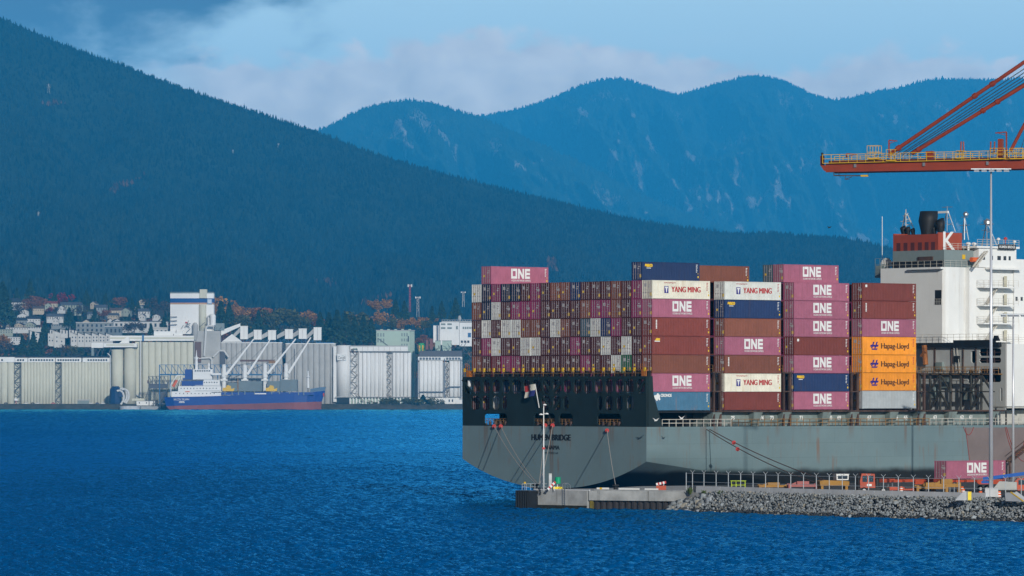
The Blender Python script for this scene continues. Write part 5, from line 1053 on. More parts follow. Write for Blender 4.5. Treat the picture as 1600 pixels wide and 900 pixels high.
# gulls
def gull(px, py, Y, w, tilt, label, m):
    t = thing('gull', label, 'bird', at(px, py, Y), 0, 'birds in flight'); mb = MB()
    mb.lathe((0, 0, 0), [(0.03, -0.3), (0.1, -0.1), (0.11, 0.08), (0.05, 0.24)], 8); o = mb.build('body', m, t); o.rotation_euler = (0, R(75), 0)
    for s in (-1, 1): mb = MB(); mb.prism([(0, -0.1), (s*w*0.5, -0.02), (s*w, 0.14), (s*w*0.5, 0.14), (0, 0.1)] if s > 0 else [(0, 0.1), (s*w*0.5, 0.14), (s*w, 0.14), (s*w*0.5, -0.02), (0, -0.1)], 0, 0.02); o = mb.build('wing', m, t); o.rotation_euler = (R(40), -s*R(tilt), 0)
gull(1025, 657, 792, 0.62, 28, 'white gull flying past the dark stern corner', LETTER); gull(1065, 654, 792, 0.62, 32, 'white gull flying before the dark void under the containers', LETTER); gull(1296, 355.5, 900, 0.5, 20, 'small dark bird flying high before the mountain', BLACK)
# ------------------------------------------------------------------ gantry crane: boom reaching in from the right
CR = mat('crane_red_paint', (0.27, 0.042, 0.016), 0.5, var=0.14, scale=0.3, streak=(0.14, 0.04, 0.02), streak_amt=0.5)
CD = mat('crane_dark_red', (0.10, 0.022, 0.016), 0.6, var=0.15, scale=0.3)
CY = mat('crane_yellow', (0.68, 0.40, 0.01), 0.55, var=0.1)
CABLE = mat('steel_cable', (0.04, 0.045, 0.06), 0.6)
Yt, Yr = 905.0, 892.0                                  # boom tip and where the boom leaves the frame
tip = at(1290, 262, Yt); rgt = at(1600, 256, Yr); d = (rgt-tip); d.z = 0; ca = math.atan2(d.y, d.x); Lb = d.length
crane = thing('gantry_crane', 'orange red ship to shore crane whose boom enters from the right', 'crane', (tip.x, tip.y, 0), ca)
zt = zy(269, Yt); k_ = (zy(263.5, Yr)-zt)/Lb
def bx(px): return Lb*(px-1290)/310.0                   # along the boom
def bz(py, x): Y = Yt+(Yr-Yt)*x/Lb; return CAMH+(HOR-py)*Y/F
LB = Lb+78
def girder(y0, y1):
    mb = MB(); z = lambda x: zt+k_*x
    mb.hexa([(0, y0, z(0)), (LB, y0, z(LB)), (LB, y1, z(LB)), (0, y1, z(0)), (0, y0, z(0)+1.45), (LB, y0, z(LB)+1.55), (LB, y1, z(LB)+1.55), (0, y1, z(0)+1.45)])
    return mb
for y in (0, 5.2): girder(y, y+0.9).build('boom_girder', CR, crane)
mb = MB(); z = lambda x: zt+k_*x
mb.hexa([(0.6, -0.12, z(0.6)+1.46), (LB, -0.12, z(LB)+1.56), (LB, 1.0, z(LB)+1.56), (0.6, 1.0, z(0.6)+1.46), (0.6, -0.12, z(0.6)+2.0), (LB, -0.12, z(LB)+2.1), (LB, 1.0, z(LB)+2.1), (0.6, 1.0, z(0.6)+2.0)]); mb.build('upper_girder', CD, crane)
mb = MB()
for k in range(9): x = 0.05+k*7.5; mb.box(x, x+0.5, 0.9, 5.2, z(x)+0.3, z(x)+1.0)
mb.build('cross_beam', CR, crane)
mb = MB().prism_y([(-0.9, z(0)+1.2), (0, z(0)+1.2), (0, z(0)+0.2), (-0.3, z(0)+0.3)], -0.1, 6.2); mb.build('boom_tip', CR, crane)
mb = MB(); mb.box(-1.0, -0.4, 0.0, 0.6, z(0)+1.2, z(0)+2.9); mb.build('tip_lamp_post', CD, crane); MB().lathe((-0.7, 0.3, z(0)+2.9), [(0.1, 0), (0.22, 0.1), (0.22, 0.5), (0.08, 0.6)], 8).build('tip_lamp', BLACK, crane)
mb = MB(); railing(mb, (-0.4, -0.5, z(0)+1.6), (LB, -0.5, z(LB)+2.1), 1.45, 1.6, 2, 0.06); mb.build('walkway_railing', CY, crane)
mb = MB(); railing(mb, (-0.4, 6.5, z(0)+1.6), (LB, 6.5, z(LB)+2.1), 1.45, 1.6, 2, 0.06); mb.build('walkway_railing', CY, crane)
mb = MB(); mb.hexa([(-0.4, -0.6, z(0)+1.5), (LB, -0.6, z(LB)+2.02), (LB, -0.13, z(LB)+2.02), (-0.4, -0.13, z(0)+1.5), (-0.4, -0.6, z(0)+1.6), (LB, -0.6, z(LB)+2.12), (LB, -0.13, z(LB)+2.12), (-0.4, -0.13, z(0)+1.6)]); mb.build('walkway', CY, crane)
for px0, px1, py0, py1 in ((1358, 1376, 228, 248), (1388, 1402, 234, 251), (1497, 1508, 236, 247), (1550, 1572, 232, 248), (1580, 1600, 232, 248)):
    x0, x1 = bx(px0), bx(px1); za, zb = bz(py1, x0), bz(py0, x0); mb = MB(); mb.box(x0, x1, -0.95, 0.9, za-0.12, za)
    for h in (0, 0.5, 1): q = za+(zb-za)*h; mb.line([(x0, -0.9, q), (x1, -0.9, q), (x1, 0.9, q), (x0, 0.9, q), (x0, -0.9, q)], 0.045)
    for x in (x0, (x0+x1)/2, x1): mb.bar((x, -0.9, za), (x, -0.9, zb), 0.05); mb.bar((x, 0.9, za), (x, 0.9, zb), 0.05)
    mb.build('maintenance_platform', CY, crane)
def P(px, py, y=0.4): x = bx(px); return Vector((x, y, bz(py, x)))
def ext(a, b, k): return a+(b-a)*k
for (a, b, kk) in (((1391, 240), (1600, 96.5), 1.75), ((1425, 240), (1600, 133), 1.75)):
    MB().bar(P(*a), ext(P(*a), P(*b), kk), 0.34, 8).build('forestay', CR, crane)
    p, q = P(*a), P(*b)
    for f in (0.05, 0.62, 0.75): c0 = p.lerp(q, f); c1 = p.lerp(q, f+0.025); MB().bar(c0, c1, 0.5, 8).build('pin_joint', CR, crane)
for (a, b) in (((1398, 241), (1600, 106)), ((1406, 241), (1600, 112)), ((1410, 241), (1600, 118)), ((1416, 241), (1600, 123)), ((1420, 241), (1600, 128))):
    p, q = P(*a, 0.8), P(*b, 0.8); MB().bar(p, ext(p, q, 1.75), 0.08, 5).build('hoist_cable', CABLE, crane)
p, q = P(1578, 236), P(1600, 194); MB().bar(p, ext(p, q, 4), 0.3, 8).build('inner_stay', CR, crane); p, q = P(1590, 238, 1.5), P(1600, 205, 1.5); MB().bar(p, ext(p, q, 2), 0.06, 5).build('hoist_cable', CABLE, crane)
def davit(px, pt, L, h=2.0):
    mb = MB(); a = P(px, 246); b = P(px, pt); mb.bar(a, b, 0.16); mb.bar(b, b+Vector((L, 0, -0.15)), 0.13); mb.bar(b+Vector((0, 0, -0.6)), b+Vector((L*0.8, 0, -0.15)), 0.06); mb.build('davit', CR, crane)
davit(1389, 219, 1.5); davit(1572, 206, -2.0); davit(1322, 240, 1.9)
for px in (1501, 1506, 1547, 1553): MB().bar(P(px, 238), P(px+(0.8 if px % 2 else -0.8), 221), 0.14, 6).build('guide_horn', CR, crane)
mb = MB(); mb.box(bx(1447), bx(1458), 0.2, 1.4, z(15)+2.02, z(15)+3.4); mb.build('sheave_box', CR, crane); MB().box(bx(1559), bx(1566), 0.2, 1.2, z(25)+2.1, z(25)+5.3).build('sheave_box', CR, crane)
mb = MB(); a, b = P(1302, 274), P(1356, 274.5); mb.bar(a, b, 0.14); mb.bar(P(1302, 269), a, 0.08); mb.bar(P(1356, 270), b, 0.06); mb.bar(P(1310, 269), P(1310, 275), 0.05); mb.bar(P(1321, 279.5), P(1331, 276), 0.07); mb.bar(P(1319, 280), P(1327, 280), 0.07); mb.bar(P(1320, 274), P(1320, 280), 0.06); mb.build('under_gantry', RUSTY, crane)
MB().box(bx(1345), bx(1356), 0.2, 0.6, bz(275.3, 5)-0.1, bz(273.5, 5)).build('yellow_end', CY, crane)
for px in (1337, 1445, 1544): x = bx(px); MB().box(x-0.2, x+0.2, -0.3, -0.01, z(x)+0.75, z(x)+1.35).build('floodlight', STEEL, crane)
# the portal further right, outside the picture
mb = MB(); x = Lb+58; zp_ = z(x)
for y in (-6, 12): mb.box(x, x+1.6, y, y+1.4, QZ, zp_); mb.box(x+16, x+17.6, y, y+1.4, QZ, zp_)
mb.box(x, x+17.6, -6, 13.4, zp_-3, zp_-1.4); mb.build('portal_leg', CR, crane)
top = ext(P(1391, 240, 3), P(1600, 96.5, 3), 1.7); mb = MB(); [mb.bar((x+1, y, zp_), (top.x, 3+(y-3)*0.3, top.z), 0.5) for y in (-2, 8)]; mb.build('pylon', CR, crane)
# ------------------------------------------------------------------ far shore: bank, town slope
YS = 6000.0
def shore_z(px, Y):
    foot = np.interp(px, [-400, 0, 250, 480, 700, 1000, 2200], [476, 478, 492, 520, 545, 570, 600]); zf = CAMH+(HOR-foot)*7450/F
    d = Y-YS; e = np.clip((d-420)/1030.0, 0, 1.1)
    return np.where(d < 14, -2+8.6*np.clip(d/14, 0, 1), 6.6)+(zf-6.6)*e
def shore():
    pxs = np.linspace(-500, 2300, 240); ds = np.array([-6, 0, 3, 7, 11, 14, 60, 200, 420, 520, 620, 740, 860, 980, 1100, 1220, 1340, 1450, 1520])
    P_, D = np.meshgrid(pxs, ds); Y = YS+D; z = shore_z(P_, Y); z = np.where((D > 0) & (D < 14), z+0.9*(fbm(P_*1.7, D*0.3, 4, 3)-0.5), z)
    co = np.stack([((P_-CX)*Y/F).ravel(), Y.ravel(), z.ravel()], 1); i = np.arange(co.shape[0]).reshape(P_.shape)
    q = np.stack([i[:-1, :-1].ravel(), i[:-1, 1:].ravel(), i[1:, 1:].ravel(), i[1:, :-1].ravel()], 1)
    tag(link('shore_ground', npmesh('shore_ground', co, q, ground_mat('shore_soil', (0.05, 0.055, 0.04), (0.10, 0.095, 0.075), None, 0.12))), kind='structure')
shore()
def gz(px, Y): return float(shore_z(np.array([px], float), np.array([Y], float))[0])
def gp(px, Y): return Vector((xx(px, Y), Y, gz(px, Y)))
def m_(px, Y): return px*Y/F
SILO = mat('silo_concrete_beige', (0.60, 0.60, 0.49), 0.85, var=0.07, scale=0.05, streak=(0.27, 0.26, 0.22), streak_amt=0.35)
SILOG = mat('silo_concrete_grey', (0.44, 0.445, 0.43), 0.85, var=0.12, scale=0.05, streak=(0.28, 0.27, 0.26), streak_amt=0.5)
SILOW = mat('silo_white', (0.80, 0.81, 0.80), 0.8, var=0.05, scale=0.05, streak=(0.38, 0.36, 0.33), streak_amt=0.45)
GAL = mat('gallery_white', (0.80, 0.81, 0.79), 0.7, var=0.04, scale=0.1)
WIN = mat('window_dark', (0.03, 0.04, 0.055), 0.25, spec=0.5, var=0.03)
STAIR = mat('stair_steel_dark', (0.10, 0.105, 0.12), 0.7); STAIRB = mat('stair_steel_brown', (0.2, 0.17, 0.13), 0.7)
MINT = mat('mint_green_cladding', (0.40, 0.52, 0.45), 0.7, var=0.05, scale=0.05); BLUES = mat('blue_steel', (0.04, 0.15, 0.32), 0.6); NAVY = mat('navy_cladding', (0.012, 0.035, 0.11), 0.6)
PIPE = mat('pipe_pale', (0.62, 0.63, 0.62), 0.5); ROOFD = mat('roof_charcoal', (0.035, 0.04, 0.05), 0.9, var=0.2)
# each building: origin at (px centre-left, ground); helper works in metres from pixels at depth Y
class Bd:
    def __init__(s, name, label, cat, px0, Y, group=None): s.px0 = px0; s.Y = Y; s.t = thing(name, label, cat, (xx(px0, Y), Y, 0), 0, group)
    def x(s, px): return m_(px-s.px0, s.Y)
    def z(s, py): return zy(py, s.Y)
    def box(s, nm, px0, px1, py0, py1, m, y0=0.0, y1=20.0, par=None): return MB().box(s.x(px0), s.x(px1), y0, y1, s.z(py1), s.z(py0)).build(nm, m, par or s.t)
    def wins(s, pxs, py0, py1, w, m=WIN, par=None, y=-0.3, nm='window'):
        for p in pxs: MB().box(s.x(p), s.x(p+w), y, y+0.29, s.z(py1), s.z(py0)).build(nm, m, par or s.t)
def silos(b, px0, px1, py0, n, m, yoff=0.0, py1=634.0, nm='silo'):
    w = (px1-px0)/n; r = m_(w, b.Y)/2; z0, z1 = max(2.0, b.z(py1)), b.z(py0); me = None
    for k in range(n):
        x = b.x(px0+w*(k+0.5))
        if me is None: me = MB().lathe((0, 0, 0), [(r*0.995, z0), (r*0.995, z1)], 16).mesh(nm, m); [setattr(p, 'use_smooth', len(p.vertices) == 4) for p in me.polygons]
        o = link(nm, me, b.t); o.location = (x, r*(0.5 if n > 1 else 1)+yoff, 0); o.scale = (1, 0.5 if n > 1 else 1, 1)
def stair_tower(b, px0, px1, py0, py1, m, n, y=-0.6, nm='stair_tower'):
    mb = MB(); x0, x1 = b.x(px0), b.x(px1); z0, z1 = b.z(py1), b.z(py0); h = (z1-z0)/n
    for k in range(n): a, c = ((x0, x1) if k % 2 else (x1, x0)); mb.bar((a, y, z0+k*h), (c, y, z0+(k+1)*h), 0.55); mb.box(min(a, c)-0.2, max(a, c)+0.2, y-1.2, y+0.9, z0+(k+1)*h-0.15, z0+(k+1)*h+0.15)
    for x in (x0, x1): mb.bar((x, y-1, z0), (x, y-1, z1), 0.22); mb.bar((x, y+0.8, z0), (x, y+0.8, z1), 0.22)
    return mb.build(nm, m, b.t)
# --- left grain silos
b = Bd('silo_building', 'long row of beige grain silos with white windowed roof gallery at far left', 'grain silos', 0, 6060)
silos(b, -30, 22, 564, 5, SILO); silos(b, 33, 86, 565, 11, SILO); silos(b, 96, 127, 566, 6, SILO); silos(b, 127, 172, 566, 9, SILO); b.box('core_wall', -30, 172, 568, 634, SILO, 5, 25)
for a, c in ((-30, 23), (23.5, 43), (44, 86), (87, 127), (129, 171.5)): b.box('gallery', a, c, 558 if a < 0 else 559, 566, GAL, -0.5, 22)
g = b.box('gallery_roof', -30, 168, 556.6, 557.9, ROOFD, 2, 20)
b.wins([2, 27, 31, 35]+[47+4.2*k for k in range(9)]+[90+3.9*k for k in range(9)]+[137+4.0*k for k in range(8)], 561.2, 564, 2.6, y=-0.85)
stair_tower(b, 23, 32, 566, 632, STAIR, 9); stair_tower(b, 87, 95, 566, 632, STAIR, 9)
b = Bd('twin_silo', 'pair of tall round beige silos under a white box shaped headhouse', 'grain silos', 173, 6060)
silos(b, 173, 192, 546, 1, SILO, 1.0); silos(b, 193, 212, 544, 1, SILO, 1.0); b.box('headhouse', 162, 214, 536.5, 542.5, GAL, -3, 22); b.box('headhouse_band', 166, 210, 537.8, 540, SILO, -3.3, -3.01); b.box('side_house', 143, 161.5, 535.5, 543.5, GAL, -2, 16); b.box('stair_house', 143, 146.5, 537, 556, GREENG, -1, 10)
mb = MB(); mb.prism_y([(b.x(186), b.z(536)), (b.x(201), b.z(536)), (b.x(201), b.z(527)), (b.x(197), b.z(527))], 4, 12); mb.build('conveyor_hood', GAL, b.t)
mb = MB(); mb.bar((b.x(168), 2, b.z(557)), (b.x(173), 2, b.z(545)), 0.8, 6); mb.bar((b.x(150), 2, b.z(556)), (b.x(158), 2, b.z(544)), 0.5, 6); [mb.bar((b.x(p), 3, b.z(557)), (b.x(p+4), 3, b.z(544)), 0.35) for p in (146, 152, 158)]; mb.build('truss', STAIR, b.t)
mb = MB().line([(b.x(168), -1.5, b.z(552)), (b.x(172.5), -1.5, b.z(556)), (b.x(173), -1.5, b.z(610))], 0.6, 6); mb.build('spout_pipe', PIPE, b.t)
# --- big middle block
b = Bd('silo_building', 'tall beige silo block right of the round twin silos', 'grain silos', 215, 6075)
silos(b, 222, 302, 534.5, 8, SILO); b.box('core_wall', 210, 302, 536, 634, SILO, 8, 30); b.box('left_wall', 211, 221, 534, 634, SILO, 3, 8)
b.box('gallery', 172, 303, 524.5, 532.5, GAL, 0, 25); b.box('gallery_band', 172, 303, 527, 529.5, SILO, -0.3, -0.01); b.box('gallery_roof', 240, 285, 517.5, 524.3, GAL, 4, 20); b.box('blue_door', 222, 225, 523, 533, BLUES, -0.6, -0.31)
MB().bar((b.x(219.5), -1, b.z(533)), (b.x(219.5), -1, b.z(620)), 0.9, 6).build('spout_pipe', PIPE, b.t)
MB().bar((b.x(219.5), -1, b.z(620)), (b.x(205), -1, b.z(612)), 0.7, 6).build('spout_pipe', PIPE, b.t)
# --- white headhouse tower with blue stripe
b = Bd('headhouse_tower', 'tall white elevator tower with blue and tan stripes', 'tower', 266, 6085)
def curved(nm, px0, px1, py0, py1, m, bulge, y=0.0, n=10):
    pts = [(b.x(px0+(px1-px0)*k/n), y-bulge*math.sin(math.pi*k/n)) for k in range(n+1)]+[(b.x(px1), y+20), (b.x(px0), y+20)]
    return MB().prism(pts, b.z(py1), b.z(py0)).build(nm, m, b.t)
for nm, a, c, m in (('tower_wall', 475.6, 522, SILOW), ('tan_stripe', 472.9, 475.5, mat('tan_paint', (0.45, 0.27, 0.16), 0.7)), ('blue_stripe', 466.2, 472.8, mat('stripe_blue', (0.01, 0.07, 0.25), 0.7)), ('upper_wall', 458.5, 466.1, SILOW)): curved(nm, 266, 334, a, c, m, 3.0)
curved('parapet', 265.6, 334.4, 456.8, 458.4, GREENG, 3.2)
b.box('lift_shaft', 312.3, 323.5, 452.2, 465.9, SILO, -4.5, 10); MB().lathe((b.x(316.5), -1.5, 0), [(m_(6, b.Y), b.z(520)), (m_(6, b.Y), b.z(476))], 16).build('round_column', SILO, b.t, True)
b.box('sign_panel', 324, 331.5, 467, 474.8, mat('sign_pale_blue', (0.3, 0.42, 0.6), 0.6), -3.4, -3.0); mb = MB(); [mb.box(b.x(325), b.x(330.5), -3.5, -3.41, b.z(469.6+k*2), b.z(468.6+k*2)) for k in range(3)]; mb.build('sign_lettering', LETTER, b.t)
mb = MB(); [mb.bar((b.x(267+k*4.4), 3, b.z(457)), (b.x(267+k*4.4), 3, b.z(455.4)), 0.15) for k in range(16)]; mb.bar((b.x(266), 3, b.z(455.6)), (b.x(334), 3, b.z(455.6)), 0.15); mb.build('roof_railing', STAIR, b.t)
mb = MB(); [mb.box(b.x(266), b.x(277), -5.5, -3.2, b.z(495.2+k*6), b.z(494.6+k*6)) for k in range(3)]; mb.build('side_platform', STAIR, b.t); b.box('red_vent', 290, 293, 503, 505, REDF, -4.5, -3.6)
# --- leg tower and machinery between the blocks
b = Bd('leg_tower', 'grey elevator leg tower with bent pipes left of the ship cranes', 'tower', 300, 6078)
b.box('tower_body', 303, 344.5, 517, 570, SILOG, 0, 16); b.box('tower_base', 310, 344, 570, 634, SILOG, 1, 16)
mb = MB(); mb.line([(b.x(319), -2, b.z(556)), (b.x(321), -2, b.z(530)), (b.x(322), -2, b.z(512)), (b.x(325), -2, b.z(509)), (b.x(335), -2, b.z(509.5))], 1.3, 8); mb.build('bent_pipe', PIPE, b.t)
mb = MB(); mb.line([(b.x(311), -2, b.z(560)), (b.x(328), -2, b.z(559)), (b.x(331), -2, b.z(562)), (b.x(331), -2, b.z(575))], 1.2, 8); mb.build('bent_pipe', PIPE, b.t)
mb = MB(); mb.line([(b.x(333), -2, b.z(558)), (b.x(343), -2, b.z(548)), (b.x(350), -2, b.z(548)), (b.x(357), -2, b.z(558))], 1.2, 8); mb.build('bent_pipe', PIPE, b.t)
MB().lathe((b.x(332.5), 2, 0), [(m_(4.3, b.Y), b.z(508)), (m_(4.6, b.Y), b.z(494)), (m_(3.5, b.Y), b.z(491.5)), (m_(1, b.Y), b.z(490.5))], 12).build('cyclone', SILOW, b.t)
MB().lathe((b.x(305), 0, 0), [(m_(2.5, b.Y), b.z(532)), (m_(4.6, b.Y), b.z(522)), (m_(4.6, b.Y), b.z(508)), (m_(2, b.Y), b.z(504))], 12).build('cyclone', SILOG, b.t)
MB().line([(b.x(325), 0, b.z(508)), (b.x(325), 0, b.z(494)), (b.x(330), 0, b.z(491))], 0.8, 8).build('bent_pipe', PIPE, b.t)
mb = MB(); r_ = random.Random(3)
for k in range(26): p = r_.uniform(268, 346); y = r_.uniform(506, 524); mb.bar((b.x(p), 1, b.z(y)), (b.x(p+r_.uniform(-5, 8)), 1, b.z(y+r_.uniform(-7, 5))), 0.4)
mb.build('pipework', STAIR, b.t); b.box('roof_shed', 277, 300, 507, 517, GREENG, 6, 14); b.box('roof_shed', 335, 350, 505, 516, GREENG, 5, 14)
mb = MB(); mb.prism_y([(b.x(345), b.z(524)), (b.x(345), b.z(516)), (b.x(375), b.z(505)), (b.x(375), b.z(510))], 6, 10); mb.build('conveyor_gallery', GAL, b.t)
b.box('brown_tower', 305, 314.5, 534, 566, mat('rust_cladding', (0.16, 0.1, 0.08), 0.8), -3, -0.2); b.box('dark_column', 344, 352, 550, 572, STAIR, -3, 0)
# --- middle right grey silo blocks with six white conveyor houses on top
b = Bd('silo_building', 'grey silo block behind the four white ship cranes', 'grain silos', 345, 6082)
silos(b, 345, 441, 536, 12, SILOG); b.box('core_wall', 345, 441, 537, 634, SILOG, 8, 28); b.box('roof_slab', 345, 441, 534.8, 535.9, GAL, 0.5, 26)
mb = MB(); mb.prism_y([(b.x(346), b.z(534)), (b.x(378), b.z(534)), (b.x(362), b.z(522))], 3, 18); mb.build('tent_roof', LETTER, b.t)
stair_tower(b, 441.5, 445, 537, 560, STAIR, 6)
b = Bd('silo_building', 'grey silo block rising behind the bow of the blue ship', 'grain silos', 445, 6082)
silos(b, 446, 524.5, 537.5, 9, SILOG); b.box('core_wall', 446, 524, 539, 634, SILOG, 8, 28); b.box('roof_slab', 446, 524, 536.3, 537.4, GAL, 0.5, 26); b.box('blue_walkway', 495, 522, 535, 536.2, BLUES, 0.2, 3)
MB().bar((b.x(460), -0.6, b.z(545)), (b.x(460), -0.6, b.z(600)), 0.5, 5).build('down_pipe', STAIR, b.t)
for k, (p0, p1, y0, y1) in enumerate(((367, 387, 509.5, 530), (388, 408.5, 515.5, 530.5), (410, 431, 516, 531), (436.5, 457.5, 514.5, 529.5), (458, 479, 513.5, 529.5), (481.5, 502, 511.5, 531.5))):
    b = Bd('conveyor_house', f'white conveyor house on stilts, {NUMW[k]} from the left along the silo roof', 'conveyor house', p0, 6088, 'white conveyor houses on the silo roof')
    xm = p0+(p1-p0)*0.42; b.box('house_wall', xm, p1, y0+1, y1, GAL, 0, 9); b.box('roof', xm-0.4, p1+0.4, y0-0.2, y0+0.95, GAL, -0.3, 9.3)
    mb = MB(); mb.prism_y([(b.x(p0-4), b.z(y1)), (b.x(p0-4), b.z(y1-6)), (b.x(xm-0.1), b.z(y0+1.5)), (b.x(xm-0.1), b.z(y0+9))], 2, 7); mb.build('sloping_gallery', SILOG, b.t); b.box('corner_strip', (xm+p1)/2-0.2, (xm+p1)/2+0.2, y0+1, y1, SILOG, -0.25, -0.01)
    mb = MB(); [mb.bar((b.x(p0+(p1-p0)*q), 2, b.z(y1)), (b.x(p0+(p1-p0)*q), 2, b.z(536)), 0.4) for q in (0.05, 0.35, 0.65, 0.95)]; mb.line([(b.x(p0), 2, b.z(536)), (b.x(p0+7), 2, b.z(y1)), (b.x(p0+14), 2, b.z(536)), (b.x(p1), 2, b.z(y1))], 0.3); mb.build('stilts', BLUES, b.t)
# --- white terminal with stair zigzags
b = Bd('silo_building', 'bright white silo block with two zigzag stairs and logo sign', 'grain silos', 520, 6070)
b.box('left_core', 520.5, 525.5, 541, 628, SILOW, 6, 20); MB().lathe((b.x(536.5), 9, 0), [(m_(11, b.Y), b.z(621)), (m_(11, b.Y), b.z(539.5))], 24).build('round_silo', SILOW, b.t, True)
silos(b, 560, 604, 549, 7, SILOW, 2, 620); silos(b, 613, 642, 551, 5, SILOW, 2, 620); b.box('core_wall', 546, 642, 551, 620, SILOW, 6, 24); b.box('gallery', 547, 637, 541, 548.5, GAL, 2, 20); b.box('gallery_roof', 547, 637, 539.9, 540.9, SILOG, 1, 21); b.box('gallery_wall', 562, 640, 548.6, 551, mat('gallery_grey', (0.2, 0.21, 0.22), 0.8), 1.5, 20)  # gallery_wall: darker grey strip below the white gallery
b.wins((552, 555.5), 543.2, 547, 2.4, m=MINT, y=1.6); b.wins([566+k*8.5 for k in range(8)], 542, 548, 0.5, m=SILOG, y=1.65, nm='panel_seam')
stair_tower(b, 549.5, 558.5, 545, 620, STAIRB, 9); stair_tower(b, 605.5, 611.5, 549, 620, STAIRB, 12)
mb = MB(); mb.bar((b.x(558), -1, b.z(615)), (b.x(571), -1, b.z(630)), 0.6); mb.bar((b.x(606), -1, b.z(617)), (b.x(615), -1, b.z(626)), 0.6); mb.build('stair_ramp', STAIRB, b.t)
mb = MB(); [mb.box(b.x(p), b.x(p+2.0), 3, 6, 3, b.z(620.2)) for p in [546+4.9*k for k in range(20)]]; mb.build('base_column', GAL, b.t); b.box('base_recess', 546, 642, 620.3, 633, MINT, 6.1, 20); b.box('floor_edge', 524, 642, 619.6, 620.9, SILOG, 0.5, 1.9)
b.box('logo_panel', 527, 541, 553, 563, LETTER, -0.9, -0.3); mb = MB(); put_text(mb, 'Cargill', m_(6, b.Y), (b.x(534), -0.95, b.z(559)), (1, 0, 0), (0, 0, 1), (0, -1, 0), thick=0.08, width=m_(11.5, b.Y)); mb.build('logo_lettering', INKB, b.t)
mb = MB(); mb.prism_y([(b.x(533), b.z(556.5)), (b.x(536), b.z(555)), (b.x(538), b.z(556.8)), (b.x(536), b.z(555.9))], -0.95, -0.91); mb.build('logo_leaf', MINT, b.t)
for p in (566, 583, 595, 618, 630): MB().bar((b.x(p), 1.8, b.z(551)), (b.x(p), 1.8, b.z(619)), 0.22, 4).build('down_pipe', SILOG, b.t)
b = Bd('green_building', 'pale mint green block building behind the white silos', 'building', 588, 6120)
b.box('wall', 588, 640, 517, 580, MINT, 0, 25); b.box('side_wall', 640.1, 647.5, 517.6, 580, mat('mint_dark', (0.34, 0.45, 0.39), 0.7), 1, 24); b.box('roof', 587.5, 648, 515.6, 516.9, SILOG, -0.5, 25); b.box('lower_wall', 641, 647, 580, 628, MINT, 2, 20)
b.wins([589.5, 594, 598.3], 520.5, 526, 2.2, m=GREENG); b.wins([589.5, 594, 598.3], 529, 535, 2.2, m=GREENG); b.wins([627, 631, 635], 520.5, 525.5, 2.0, m=GREENG); b.wins([627, 631, 635], 529, 533.5, 2.0, m=GREENG); b.wins([627, 631, 635], 537, 541, 2.0, m=GREENG); b.wins([637.2], 525, 534, 1.6, m=WIN)
for k in range(5): b.box('roof_unit', 594+11*k, 598+11*k, 514.2, 515.5, MINT, 5, 10)
MB().bar((b.x(590), -0.6, b.z(528)), (b.x(606), -0.6, b.z(540)), 0.5).build('outside_stair', STAIR, b.t)
mb = MB().line([(b.x(648.5), -2, b.z(553)), (b.x(649.5), -2, b.z(556)), (b.x(649.5), -2, b.z(590)), (b.x(647), -2, b.z(598)), (b.x(641), -2, b.z(601))], 0.7, 6); mb.build('mint_pipe', MINT, b.t)
# --- white silos right, with machinery above
b = Bd('silo_building', 'white silo block with a row of small dark gallery windows beside the big ship', 'grain silos', 652, 6068)
silos(b, 655, 692, 563.5, 6, SILOW, 1, 620); silos(b, 702, 722, 564, 3, SILOW, 1, 620); b.box('core_wall', 653, 722, 566, 632, SILOW, 5, 22); b.box('gallery', 653, 722, 557.5, 563, GAL, 0, 20)
b.wins([655.5+4.9*k for k in range(7)]+[697+4.6*k for k in range(5)], 558.6, 562.2, 3.6, m=mat('gallery_glass', (0.10, 0.13, 0.17), 0.3)); stair_tower(b, 697, 701.5, 566, 622, STAIRB, 10, nm='stair_tower')
mb = MB(); mb.line([(b.x(655), -1.2, b.z(612.5)), (b.x(692), -1.2, b.z(612.5)), (b.x(701), -1.2, b.z(604.5)), (b.x(719), -1.2, b.z(604.5))], 0.7, 6); mb.build('feed_pipe', mat('pipe_slate', (0.14, 0.17, 0.22), 0.6), b.t)
for p in (653, 694.5, 720.5): MB().bar((b.x(p), -1, b.z(560)), (b.x(p), -1, b.z(625)), 0.55, 5).build('down_pipe', mat('pipe_slate', (0.14, 0.17, 0.22), 0.6), b.t)
mb = MB(); r_ = random.Random(8)
for k in range(46): p = r_.uniform(655, 738); y = r_.uniform(538, 557); mb.bar((b.x(p), 5, b.z(y)), (b.x(min(739, p+r_.uniform(-6, 6))), 5, b.z(y+r_.uniform(-8, 6))), 0.4)
for k in range(30): p = r_.uniform(722, 739); y = r_.uniform(560, 612); mb.bar((b.x(p), 5, b.z(y)), (b.x(min(740, p+r_.uniform(-3, 3))), 5, b.z(y+r_.uniform(-12, 12))), 0.35)
mb.build('pipework', STAIR, b.t); b.box('machine_floor', 655, 722, 548, 557, STAIR, 4, 14); b.box('brick_stack', 665, 669, 531, 546, mat('brick_dull', (0.22, 0.10, 0.09), 0.9), 16, 20); b.box('brick_stack', 671, 676, 529, 546, mat('brick_dull', (0.22, 0.10, 0.09), 0.9), 16, 20)
b = Bd('green_tank', 'upright green and yellow tank on the silo roof', 'tank', 652, 6085); MB().lathe((b.x(658.5), 4, 0), [(m_(5, b.Y), b.z(553)), (m_(5, b.Y), b.z(538)), (m_(4, b.Y), b.z(536))], 16).build('tank_body', mat('vivid_green', (0.05, 0.35, 0.12), 0.6), b.t); [b.box('yellow_band', p, p+2.2, 539.5, 551, CY, -0.6, -0.2) for p in (654.5, 659.5)]
